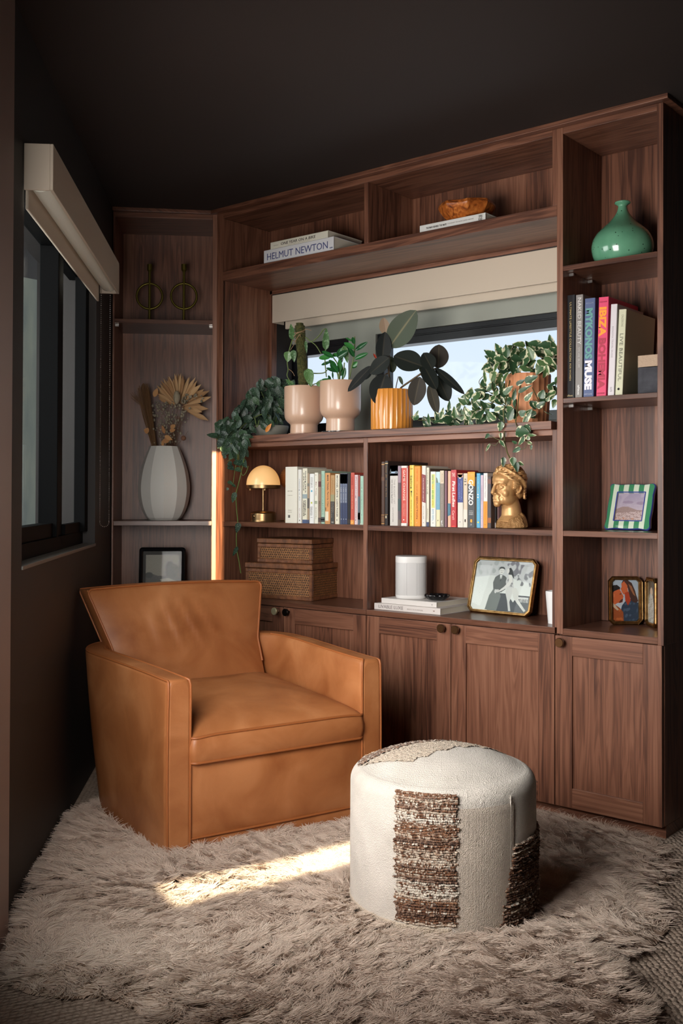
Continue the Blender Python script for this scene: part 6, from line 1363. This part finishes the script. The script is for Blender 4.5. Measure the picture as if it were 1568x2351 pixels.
# trailing silver vine at the left
def scatter(lb, poly, n, Yf, Lpx, ang, spread, shape, xmin=None, xmax=None, asp=.62, curl=.15, **k):
    xs = [p[0] for p in poly]; ys = [p[1] for p in poly]; PP = np.array(poly); got = 0; roots = []
    # blue-noise like: best of several candidates
    pts = []
    while got < n:
        best = None
        for _ in range(6):
            x, y = random.uniform(min(xs), max(xs)), random.uniform(min(ys), max(ys))
            if not inside(np.array([x]), np.array([y]), PP)[0]: continue
            dd_ = min([math.hypot(x-a, y-b) for a, b in pts[-160:]] or [99])
            if best is None or dd_ > best[0]: best = (dd_, x, y)
        if best is None: continue
        _, x, y = best; pts.append((x, y)); got += 1
        Y = Yf(x, y)
        p = ap(x, y, Y)
        if xmin is not None and p.x < xmin and Y > -.012: Y = -.03-random.random()*.03; p = ap(x, y, Y)
        if xmax is not None and p.x > xmax: p.x = xmax
        L_ = random.uniform(*Lpx)/pxm(p); a = math.radians(ang(x, y)+random.gauss(0, spread))
        d_ = RT*math.cos(a)+Vector((0, 0, 1))*math.sin(a)+Vector((0, -1, 0))*random.uniform(-.15, .35)
        n_ = cam_n(p)+Vector((random.gauss(0, .45), random.gauss(0, .3), random.gauss(.15, .35)))
        b = p-d_.normalized()*L_*.5
        lb.leaf(b, d_, n_, L_, L_*asp*random.uniform(.85, 1.12), shape, fold=.2, curl=curl*random.uniform(.3, 1.6), nu=8, nv=6); roots.append(b)
        if xmax is not None:
            for i in range(-63, 0):
                v_ = lb.v[i]
                if v_[0] > xmax+.012: lb.v[i] = (xmax+.012, v_[1], v_[2])
    return roots
cb = at_y(622, 996, .14); cb.z = ZL
t4 = thing('potted_trailing_vine', 'dark speckled trailing vine in a low grey bowl, spilling over the ledge end', 'potted plant', cb)
obj('bowl', MB().lathe(smoothprof([(0, .001), (.05, 0), (.066, .008), (.079, .03), (.083, .05), (.079, .052), (.07, .03), (0, .02)], 3), 48), mat('grey_bowl', (134, 132, 122), rough=.6), t4, smooth=50, merge=True)
lb = LB_()
Ysc = lambda x, y: (random.uniform(.04, .22) if x > 585 else (random.uniform(-.02, .1) if x > 550 else random.uniform(-.06, -.02))) if y < 995 else random.uniform(-.06, -.028)
poly = [(572, 905), (598, 876), (640, 874), (672, 882), (662, 925), (650, 968), (625, 978), (590, 985), (572, 1005), (566, 1040), (548, 1050), (515, 1040), (500, 1012), (495, 985), (508, 965), (538, 945), (556, 925)]
rt = scatter(lb, poly, 175, Ysc, (20, 33), lambda x, y: -60-(640-x)*.5, 46, 'ovate', xmin=.072, asp=.58, curl=.25)
for b, t_, w_, Y in (((500, 1002), (472, 996), 11, -.05), ((498, 968), (507, 985), 15, -.05), ((527, 1020), (508, 1020), 12, -.05), ((512, 1024), (532, 1036), 18, -.05), ((551, 1020), (546, 1034), 13, -.05), ((556, 988), (562, 1010), 17, -.045), ((552, 1053), (566, 1073), 15, -.04), ((540, 1130), (533, 1155), 11, -.045), ((549, 1200), (542, 1224), 12, -.045), ((546, 1255), (533, 1278), 8, -.045), ((518, 1045), (512, 1052), 9, -.04), ((533, 1062), (520, 1068), 10, -.045), ((524, 1070), (537, 1078), 12, -.045), ((538, 1058), (552, 1068), 12, -.045), ((523, 1105), (535, 1112), 8, -.045), ((533, 1112), (541, 1118), 6, -.045), ((524, 1120), (520, 1126), 6, -.045), ((537, 1040), (524, 1048), 13, -.05), ((541, 1075), (553, 1082), 10, -.045)):
    px_leaf(lb, b, t_, w_*1.1, Y, 'heart', curl=.1, dY=-.005)
leaf_obj('foliage', lb, SCIN, t4)
m = MB()
for pts, w_ in (([(566, 1005), (563, 1040), (556, 1075), (548, 1110), (542, 1135), (543, 1165), (546, 1200), (543, 1230), (544, 1262), (549, 1290), (553, 1316)], 1.25), ([(548, 1030), (549, 1060), (556, 1090), (565, 1085), (570, 1070)], .9), ([(528, 1030), (545, 1045), (540, 1075), (536, 1105), (535, 1116)], .8), ([(520, 1060), (535, 1052), (548, 1040)], .7), ([(497, 1006), (505, 1018), (512, 1014)], .9), ([(585, 960), (590, 980), (595, 965)], .9)):
    px_tube(m, pts, -.04, w_)
px_tube(m, [(560, 1010), (580, 985), (612, 972)], -.045, 1.2, Y1=.12); px_tube(m, [(530, 1020), (560, 975), (610, 950), (630, 985)], -.05, 1.2, Y1=.14); px_tube(m, [(600, 900), (612, 930), (622, 990)], .1, 1.1, Y1=.14); px_tube(m, [(650, 895), (640, 940), (626, 990)], .12, 1.1, Y1=.14)
obj('vine_stem', m, STEM, t4, world=True, smooth=60)
lb = LB_(); px_leaf(lb, (610, 992), (622, 973), 9, .03, 'ovate'); leaf_obj('withered_leaf', lb, leafmat('withered_leaf', (204, 124, 44), (196, 116, 40), (210, 130, 50)), t4)
# variegated pothos at the right
c5 = at_y(1212, 972, .165); c5.z = ZL; s = 1/pxm(c5); R5 = 52.5*s; H5 = at_y(1212, 861, .165).z-ZL; c5.x = min(c5.x, 1.765-R5)
t5 = thing('potted_pothos', 'cream and green variegated pothos spilling from a ribbed terracotta pot', 'potted plant', c5)
ribT = lambda a, z_: 1-.035*abs(math.sin(a*11))
obj('pot', MB().lathe([(0, .001), (R5*.84, 0), (R5*.88, .004), (R5*.97, H5*.6), (R5, H5-.004), (R5*.98, H5), (R5*.92, H5), (R5*.9, H5*.85), (0, H5*.84)], 264, rfun=ribT), mat('terracotta', (196, 132, 92), rough=.7, bump=(150, .2, .002)), t5, smooth=40, merge=True)
obj('soil', MB().lathe([(R5*.92, H5*.88), (0, H5*.9)], 32), SOIL, t5)
lb = LB_()
xm_ = 1.752
top_poly = [(1128, 798), (1150, 806), (1190, 790), (1232, 790), (1256, 786), (1277, 772), (1277, 850), (1255, 862), (1210, 850), (1172, 866), (1145, 876), (1120, 866), (1112, 850), (1122, 825)]
left_poly = [(1108, 880), (1150, 872), (1164, 900), (1162, 960), (1130, 967), (1060, 972), (960, 972), (985, 958), (1020, 950), (1042, 935), (1062, 915), (1085, 892)]
fr_poly = [(1150, 915), (1200, 930), (1235, 905), (1277, 870), (1278, 945), (1250, 955), (1200, 960), (1160, 965)]
Yp = lambda x, y: random.uniform(.05, .24)
scatter(lb, top_poly, 66, Yp, (25, 37), lambda x, y: 100 if y < 815 else -80-(1200-x)*.3, 55, 'heart', xmax=xm_, asp=.64)
scatter(lb, left_poly, 74, lambda x, y: random.uniform(.0, .2), (19, 30), lambda x, y: 120, 75, 'heart', xmax=xm_, asp=.64)
scatter(lb, fr_poly, 22, lambda x, y: random.uniform(.03, .09), (17, 27), lambda x, y: -75, 45, 'heart', xmax=xm_, asp=.62)
z6 = lambda x, y: (1080+x/7.127, 780+y/7.127)
for b, t_, w_, Y in (((510, 1340), (470, 1505), 110, -.035), ((740, 1500), (960, 1510), 190, -.04), ((880, 1400), (985, 1500), 110, -.03), ((500, 1520), (500, 1630), 66, -.035), ((480, 1640), (565, 1760), 60, -.035), ((310, 1540), (232, 1620), 62, -.035), ((320, 1700), (245, 1835), 40, -.035), ((885, 1580), (780, 1735), 80, -.035), ((760, 1700), (672, 1650), 50, -.03), ((820, 1770), (678, 1840), 84, -.035), ((930, 1560), (1080, 1560), 50, -.03), ((930, 1640), (960, 1560), 70, -.03), ((940, 1680), (1010, 1700), 60, -.03), ((1000, 1720), (985, 1810), 40, -.03), ((545, 1920), (535, 2090), 84, .02), ((700, 1920), (690, 2070), 110, .02), ((740, 2000), (770, 2170), 100, .03), ((780, 2010), (870, 2050), 70, .05), ((590, 1090), (715, 1230), 120, .0), ((620, 1320), (700, 1110), 120, -.005), ((805, 1240), (900, 1160), 120, -.005), ((870, 1380), (1010, 1120), 90, -.01), ((1085, 1110), (1215, 1010), 100, .0), ((1140, 960), (1200, 815), 130, .0), ((1250, 1010), (1290, 930), 60, .0), ((890, 1000), (1020, 850), 90, .0), ((540, 890), (690, 750), 100, .0), ((700, 1000), (740, 790), 70, .0), ((780, 860), (1000, 740), 70, .0), ((890, 690), (1100, 590), 130, .0), ((750, 740), (890, 650), 80, .0), ((385, 1160), (570, 1090), 100, -.0), ((540, 320), (400, 40), 150, .1), ((250, 700), (215, 445), 56, .1), ((225, 940), (45, 870), 150, .06)):
    px_leaf(lb, z6(*b), z6(*t_), w_/7.127, Y, 'heart', curl=.1, fold=.15)
for b, t_, w_, Y in (((950, 965), (960, 942), 9, .05), ((985, 975), (983, 948), 8, .05), ((962, 960), (943, 955), 14, .05), ((1030, 946), (1032, 918), 9, .07), ((1045, 950), (1058, 930), 9, .07), ((1012, 962), (1018, 935), 10, .06)):
    px_leaf(lb, b, t_, w_, Y, 'heart')
leaf_obj('foliage', lb, POTH, t5)
m = MB()
for pts, w_, y0, y1 in (([(1155, 940), (1157, 970), (1158, 1005), (1160, 1020), (1165, 1040), (1171, 1052)], 1.7, -.03, .02), ([(1158, 1012), (1146, 1010), (1124, 1000)], .8, -.033, -.033), ([(1146, 1012), (1138, 1022), (1126, 1020)], .8, -.033, -.033), ([(1212, 1012), (1206, 1028), (1195, 1032)], .8, -.03, -.03), ([(1200, 985), (1205, 1012), (1215, 1014)], .9, -.03, -.03), ([(1183, 964), (1187, 980), (1196, 990)], 1., -.02, -.035), ([(1172, 866), (1165, 900), (1158, 940)], 1.4, .1, -.02), ([(1185, 866), (1176, 910), (1166, 935), (1150, 925)], 1.2, .1, .02), ([(1196, 865), (1192, 900), (1188, 940), (1184, 968)], 1.2, .1, -.02), ([(1222, 890), (1232, 910), (1240, 930)], 1.1, .06, .03), ([(1166, 866), (1155, 910), (1120, 930), (1080, 950), (1010, 962), (960, 965)], 1.1, .1, .06), ([(1130, 905), (1100, 880), (1112, 860)], .9, .1, .1), ([(1240, 850), (1262, 830), (1272, 800)], 1, .12, .12)):
    px_tube(m, pts, y0, w_, Y1=y1)
obj('vine_stem', m, mat('vine_brown_green', (86, 84, 46), rough=.55), t5, world=True, smooth=60)
# ------------------------------------------------------------------ dried bouquet
zb = lambda x, y: (300+x/7.84, 840+y/7.84)
def bc_(px, py, d_=.165): x, zz_ = at_c(px, py, d_); return MC @ Vector((x, d_, zz_))
t6 = thing('dried_bouquet', 'dried palm fan, wheat and tiny flowers standing in the faceted vase', 'bouquet', MC @ Vector((vx, .165, z0+Hv*.86)))
NB = MC.to_3x3() @ Vector((0, -1, 0)); XB = MC.to_3x3() @ Vector((1, 0, 0))
STRAW = leafmat('dried_palm', (196, 156, 112), (166, 124, 84), (214, 176, 130), .8)
lb = LB_(); cf = zb(865, 740)
angs = [(a, 1.0) for a in np.arange(52, 160, 4.2)]+[(a, 1.05) for a in (44, 36, 27, 17)]+[(5, .7), (-4, 1.0), (-13, .75), (-25, 1.03)]
for k, (a, f) in enumerate(angs):
    a = a+random.uniform(-1.3, 1.3); R = 76*f*random.uniform(.88, 1.05)*(1 if a < 120 else 1-(a-120)/150); ra_ = math.radians(a)
    b = (cf[0]+R*.12*math.cos(ra_), cf[1]-R*.12*math.sin(ra_)); tp = (cf[0]+R*math.cos(ra_), cf[1]-R*math.sin(ra_))
    d0 = .2-.012*(k % 2); p0 = bc_(*b, d0); p1 = bc_(*tp, d0-.02*(k % 3)); wpx = 9.5 if a > 50 else 13
    lb.leaf(p0, p1-p0, NB+XB*(.55 if k % 2 else -.55), (p1-p0).length, wpx/pxm(p0), 'blade', fold=.45, curl=.0, nu=8, nv=4)
leaf_obj('palm_fan', lb, STRAW, t6)
m = MB()
for k in range(46):
    f = random.random(); b = zb(385+80*f+random.uniform(-10, 10), 1440); tp = zb(110+215*f+random.uniform(-20, 20), 300+random.uniform(0, 130)+30*abs(f-.4))
    mid = ((b[0]*.45+tp[0]*.55)+3*(f-.5), (b[1]*.5+tp[1]*.5)); dd0 = .15+.04*random.random()
    m.tube(catmull([bc_(*b, dd0), bc_(*mid, dd0), bc_(*tp, dd0)], 4), .0011, 5)
for k in range(12):
    b = zb(270+random.uniform(-20, 20), 780); tp = zb(random.uniform(-10, 130), random.uniform(470, 600)); m.tube([bc_(*b, .17), bc_(*tp, .17)], .0009, 5)
obj('wheat_bundle', m, mat('dried_wheat', (122, 88, 54), rough=.85), t6, world=True, smooth=60)
m = MB()
for k in range(26):
    b = zb(470+random.uniform(0, 380), 1450); tp = zb(random.uniform(420, 1050), random.uniform(700, 1200)); m.tube(catmull([bc_(*b, .165), bc_((b[0]+tp[0])/2+2, (b[1]+tp[1])/2, .15), bc_(*tp, .14+.04*random.random())], 4), .0009, 5)
obj('dried_stem', m, mat('dried_stem', (110, 78, 48), rough=.85), t6, world=True, smooth=60)
m = MB()
for k in range(230):
    x, y = (random.gauss(640, 125), random.uniform(640, 1400)) if k < 180 else ((random.gauss(1060, 110), random.gauss(600, 45)) if k < 212 else (random.gauss(950, 50), random.uniform(760, 1000)))
    if x < 380: continue
    p = bc_(*zb(x, y), .115+.06*random.random()); m.ball(p, random.uniform(9, 23)/7.84/pxm(p), 8, 5, (1, 1, random.uniform(.7, 1.4)))
obj('tiny_flower', m, mat('dried_cream_flower', (176, 164, 140), rough=.9, var=((130, 124, 108), 60, 2)), t6, world=True, smooth=180); bpy.data.objects['tiny_flower']['kind'] = 'stuff'
p = bc_(*zb(830, 570), .125); s = 1/pxm(p)/7.84
m = MB(); rs = random.Random(3)
m.ball(p, 58*s, 20, 14, (1, 1, 2.0))
for k in range(420):
    a, h = rs.random()*6.283, rs.uniform(-1, 1); r_ = 56*s*math.sqrt(max(0, 1-h*h)); q_ = p+Vector((r_*math.cos(a), r_*math.sin(a), 112*s*h)); m.tube([q_, q_+Vector((math.cos(a)*14*s, math.sin(a)*14*s, 18*s))], [.0005, .0001], 3, caps=False)
obj('bunny_tail', m, mat('bunny_tail_grass', (172, 160, 136), rough=.95), t6, world=True, smooth=180)
DTL = leafmat('dried_tan_leaf', (192, 140, 88), (172, 118, 72), (206, 154, 100), .7)
for b, t_, w_ in (((700, 1330), (550, 1370), 90), ((610, 1260), (745, 1330), 80), ((700, 1170), (800, 1150), 70), ((720, 1120), (800, 1060), 80), ((610, 1220), (565, 1070), 60), ((580, 1440), (570, 1370), 50), ((330, 1180), (240, 1150), 110), ((420, 560), (480, 400), 90)):
    lb = LB_(); p0, p1 = bc_(*zb(*b), .11), bc_(*zb(*t_), .1); lb.leaf(p0, p1-p0, NB, (p1-p0).length, w_/7.84/pxm(p0), 'ovate'); leaf_obj('dried_leaf', lb, DTL, t6)
p = bc_(*zb(950, 1300), .1); m = MB().ball(p, 46/7.84/pxm(p), 14, 10)
for k in range(90):
    a, h = random.random()*6.283, random.uniform(-1, 1); dv = Vector((math.cos(a)*math.sqrt(1-h*h), math.sin(a)*math.sqrt(1-h*h), h)); m.tube([p+dv*.005, p+dv*.0105], [.0006, .0002], 3, caps=False)
obj('thistle_head', m, mat('thistle_brown', (128, 88, 66), rough=.9), t6, world=True, smooth=180)
# ------------------------------------------------------------------ golden bust
qb = lambda x, y: (1100+x/12.06, 1040+y/12.06)
bc2 = at_y(*qb(812, 2040), .072); bc2.z = zL+.0004
cdir = Vector((CX-bc2.x, CYW-bc2.y, 0)).normalized(); ldir = Vector((cdir.y, -cdir.x, 0))   # ldir: towards the picture's left
if ldir.dot(RT) > 0: ldir = -ldir
TH = math.radians(54); fd = cdir*math.cos(TH)+ldir*math.sin(TH)
ry = math.atan2(fd.y, fd.x)+math.pi/2                    # local -y looks along fd
tb = thing('bust', 'golden classical head bust with wavy hair at the end of the book row', 'bust', bc2, ry)
GB = mat('gold_leaf_paint', (206, 160, 108), rough=.42, metal=.35, var=((184, 138, 88), 24, 4))
hs = .965
def V3(x, y, z_): return (x*hs, y*hs, z_*hs)
m = MB()
def E_(c, r, M=None): m.ball(V3(*c), hs, 22, 16, r)
E_((0, .006, .186), (.054, .060, .060)); E_((0, -.018, .150), (.0445, .0405, .060)); E_((0, -.026, .190), (.045, .042, .032))
for sx in (1, -1):
    E_((sx*.0225, -.014, .114), (.019, .034, .024)); E_((sx*.016, -.040, .114), (.015, .015, .020)); E_((sx*.012, -.046, .128), (.012, .012, .012)); E_((sx*.0255, -.033, .139), (.017, .0165, .022)); E_((sx*.0195, -.0475, .1605), (.0105, .0095, .0075))
    m.tube([V3(sx*.006, -.0640, .1735), V3(sx*.019, -.0595, .1775), V3(sx*.032, -.050, .1755), V3(sx*.039, -.038, .169)], [.0035*hs, .0042*hs, .004*hs, .0028*hs], 10)
    E_((sx*.0075, -.0645, .1355), (.0055, .0075, .005))
    m.tube([V3(sx*.009, -.0545, .1625), V3(sx*.0195, -.0570, .1668), V3(sx*.031, -.0485, .1622)], .0021*hs, 8); m.tube([V3(sx*.010, -.0540, .1585), V3(sx*.0195, -.0560, .1550), V3(sx*.030, -.0480, .1588)], .0018*hs, 8)
m.tube([V3(0, -.0615, .180), V3(0, -.066, .165), V3(0, -.0725, .148), V3(0, -.0765, .140), V3(0, -.068, .1335)], [.0062*hs, .0066*hs, .0078*hs, .0082*hs, .006*hs], 14)
E_((0, -.056, .126), (.020, .012, .012)); E_((0, -.0555, .108), (.022, .012, .014)); E_((0, -.0545, .0955), (.0155, .0135, .0125))
m.tube([V3(-.017, -.0585, .1160), V3(-.007, -.0672, .1185), V3(0, -.0675, .1172), V3(.007, -.0672, .1185), V3(.017, -.0585, .1160)], [.002*hs, .0042*hs, .004*hs, .0042*hs, .002*hs], 10)
m.tube([V3(-.014, -.0590, .1115), V3(0, -.0665, .1085), V3(.014, -.0590, .1115)], [.002*hs, .0048*hs, .002*hs], 10)
m.tube([V3(0, .0, .120), V3(0, .012, .085), V3(0, .016, .05), V3(0, .012, .02)], [.036*hs, .037*hs, .041*hs, .056*hs], 28)
head = obj('head', m, GB, tb, smooth=180)
r_ = head.modifiers.new('remesh', 'REMESH'); r_.mode = 'VOXEL'; r_.voxel_size = .0022; r_.use_smooth_shade = True
sm = head.modifiers.new('smooth', 'SMOOTH'); sm.factor = .5; sm.iterations = 4
for sx in (1, -1):
    m = MB()
    m.tube([V3(sx*.050, .000, .138), V3(sx*.055, .002, .134), V3(sx*.0575, .010, .140), V3(sx*.0590, .018, .154), V3(sx*.0585, .017, .166), V3(sx*.0570, .008, .169), V3(sx*.055, .001, .162), V3(sx*.053, .003, .152)], [.003*hs, .004*hs, .0035*hs, .0036*hs, .0036*hs, .0034*hs, .003*hs, .003*hs], 10)
    m.ball(V3(sx*.052, .009, .152), hs, 12, 8, (.004, .009, .015))
    e_ = obj('ear', m, GB, tb, smooth=180); r_ = e_.modifiers.new('remesh', 'REMESH'); r_.mode = 'VOXEL'; r_.voxel_size = .0013; r_.use_smooth_shade = True
m = MB()
def hp(az, el, lift):                                    # point on the skull: azimuth from the brow (deg), elevation (deg)
    a, e = math.radians(az), math.radians(el)
    return V3((.054+lift)*math.sin(a)*math.cos(e), .006-(.060+lift)*math.cos(a)*math.cos(e), .186+(.060+lift)*math.sin(e))
for sx in (1, -1):
    for k in range(11):
        e0 = 78-6.2*k*.9; pts = []; rad = []
        for i in range(16):
            f = i/15; az = sx*(4+f*150); el = (28+k*4.6)*(1-f)**.8+(-26+k*6.5)*f**1.1+6*math.sin(f*12+k*1.3)*(1-abs(f-.5))
            lift = .004+.005*math.sin(f*math.pi)+.0025*math.sin(f*17+k*2.1); pts.append(hp(az, el, lift)); rad.append((.0052+.0014*math.sin(f*9+k))*hs)
        m.tube(pts, rad, 8)
    for k in range(7):
        pts = [hp(sx*(70+i*9), -4-k*4+5*math.sin(i*.9+k), .003+.003*math.sin(i*1.1)) for i in range(12)]; m.tube(pts, .0046*hs, 8)
    # curl that stands up over the brow
    m.tube([hp(sx*4, 34, .004), hp(sx*10, 40, .012), hp(sx*18, 46, .012), hp(sx*24, 52, .004)], .006*hs, 8)
m.ball(V3(0, .036, .152), hs, 20, 14, (.042, .032, .042))
for k in range(8): m.tube([hp(-80+160*i/10*1.0+0, -30-6*k+4*math.sin(i+k), .004) if False else V3(.046*math.sin((i-5)*.28), .036+.030*math.cos((i-5)*.28), .186-.0095*k+.003*math.sin(i*1.2+k)) for i in range(11)], .0046*hs, 8)
m.ball(V3(0, .012, .196), hs, 20, 14, (.0555, .058, .056))
hair = obj('hair', m, GB, tb, smooth=180)
r_ = hair.modifiers.new('remesh', 'REMESH'); r_.mode = 'VOXEL'; r_.voxel_size = .0017; r_.use_smooth_shade = True
# rough plinth of drapery, flat on the shelf
P = []
for k in range(72):
    a = 2*math.pi*k/72; row = []
    for r, z_ in [(0, 0), (.6, 0), (1, 0), (1.03, .008), (1.0, .02), (.94, .034), (.82, .047), (.6, .058), (.35, .066), (0, .068)]:
        rx, ry_ = .068, .056; n1 = mnoise.noise(Vector((math.cos(a)*r*6, math.sin(a)*r*6, z_*60)))
        back_ = .5+.5*math.sin(a)                        # higher behind
        zz_ = z_*(.62+.5*back_) if z_ > 0 else 0; amp = (.0045*n1+.003*mnoise.noise(Vector((math.cos(a)*r*17, math.sin(a)*r*17, z_*160)))) if z_ > .004 else 0
        row.append(((rx*r+amp)*math.cos(a), .014+(ry_*r+amp)*math.sin(a), max(0, zz_+amp*.6 if z_ > .004 else zz_)))
    P.append(row)
bs = obj('plinth', MB().grid(P, cu=True), mat('gold_rough_stone', (186, 142, 92), rough=.5, metal=.3, bump=(240, 1, .006), var=((150, 108, 64), 60, 4)), tb, smooth=60, merge=True)
sd = bs.modifiers.new('sub', 'SUBSURF'); sd.levels = 2; sd.render_levels = 2
# ------------------------------------------------------------------ light
W = bpy.data.worlds.new('world'); S.world = W; W.use_nodes = True
nt = W.node_tree; bg = nt.nodes['Background']
tc = nt.nodes.new('ShaderNodeTexCoord'); sp = nt.nodes.new('ShaderNodeSeparateXYZ'); nt.links.new(tc.outputs['Generated'], sp.inputs[0])
n = nt.nodes.new('ShaderNodeTexNoise'); n.inputs['Scale'].default_value = 7; n.inputs['Detail'].default_value = 5; nt.links.new(tc.outputs['Generated'], n.inputs['Vector'])
f = math_n(nt, 'ADD', math_n(nt, 'MULTIPLY', sp.outputs[2], v=1.7), math_n(nt, 'MULTIPLY', n.outputs['Fac'], v=.3))
r = ramp(nt, [(0, (236, 240, 247)), (.25, (226, 235, 247)), (.6, (200, 219, 242)), (1, (170, 198, 232))]); nt.links.new(f, r.inputs['Fac'])
nt.links.new(r.outputs['Color'], bg.inputs['Color']); bg.inputs['Strength'].default_value = 1.3

def area(name, loc, look, sx, sy, power, col, spread=None):
    l = bpy.data.lights.new(name, 'AREA'); l.shape = 'RECTANGLE'; l.size = sx; l.size_y = sy; l.energy = power; l.color = lin(col)[:3]
    if spread is not None: l.spread = math.radians(spread)
    o = bpy.data.objects.new(name, l); COL.objects.link(o)
    z = (Vector(loc)-Vector(look)).normalized(); x = Vector((0, 0, 1)).cross(z).normalized() if abs(z.z) < .99 else Vector((1, 0, 0)); y = z.cross(x)
    mm = Matrix((x, y, z)).transposed().to_4x4(); mm.translation = loc; o.matrix_world = mm
    return o
def LW(u, n, z): return ML @ Vector((u, n, z))
area('daylight_window', LW(3.3, -.9, 1.75), LW(3.72, .5, 1.2), 1.5, 1.2, 52, (250, 250, 246))
area('added_key_lamp', LW(1.75, .07, 1.25), LW(4.1, 1.75, 1.0), .95, .9, 38, (255, 249, 243), 125)  # added soft key lamp, set inside the room just left of view
area('added_rear_fill', LW(-2.9, 2.6, 1.6), LW(2.0, 2.0, 1.2), 2.6, 1.8, 4, (255, 246, 238))  # added weak fill lamp behind the camera, no window stands there
def beam(name, src, c, ax, L_, W_, power, col, spread):
    src, c, ax = Vector(src), Vector(c), Vector(ax).normalized(); d = (c-src).normalized(); x = ax-d*ax.dot(d); k = x.length; x.normalize(); z = -d; y = z.cross(x)
    # width measured across the strip on the lit surface is close to its width in the beam
    l = bpy.data.lights.new(name, 'AREA'); l.shape = 'RECTANGLE'; l.size = L_*k; l.size_y = W_; l.energy = power; l.color = lin(col)[:3]; l.spread = math.radians(spread)
    o = bpy.data.objects.new(name, l); COL.objects.link(o); mm = Matrix((x, y, z)).transposed().to_4x4(); mm.translation = src; o.matrix_world = mm; return o
# added narrow beam lamps, standing in for sun patches on the post and rug
beam('added_beam_post', LW(.9, .3, 1.95), (.010, -.008, 1.045), (0, 0, 1), .62, .062, .95, (255, 222, 172), .35)
A_, B_ = at_z(385, 2066, .05), at_z(860, 1938, .05)
beam('added_beam_rug', LW(1.75, .55, 2.3), (A_+B_)*.5, B_-A_, (B_-A_).length, .118, 1.5, (255, 240, 204), 1.3)
S.view_settings.view_transform = 'Standard'; S.view_settings.look = 'None'; S.view_settings.gamma = 1; S.view_settings.exposure = -.1
S.cycles.use_light_tree = False; S.cycles.max_bounces = 8; S.cycles.diffuse_bounces = 5; S.cycles.glossy_bounces = 4; S.cycles.transparent_max_bounces = 16; S.cycles.transmission_bounces = 4
S.cycles.sample_clamp_indirect = 6; S.cycles.caustics_reflective = False; S.cycles.caustics_refractive = False
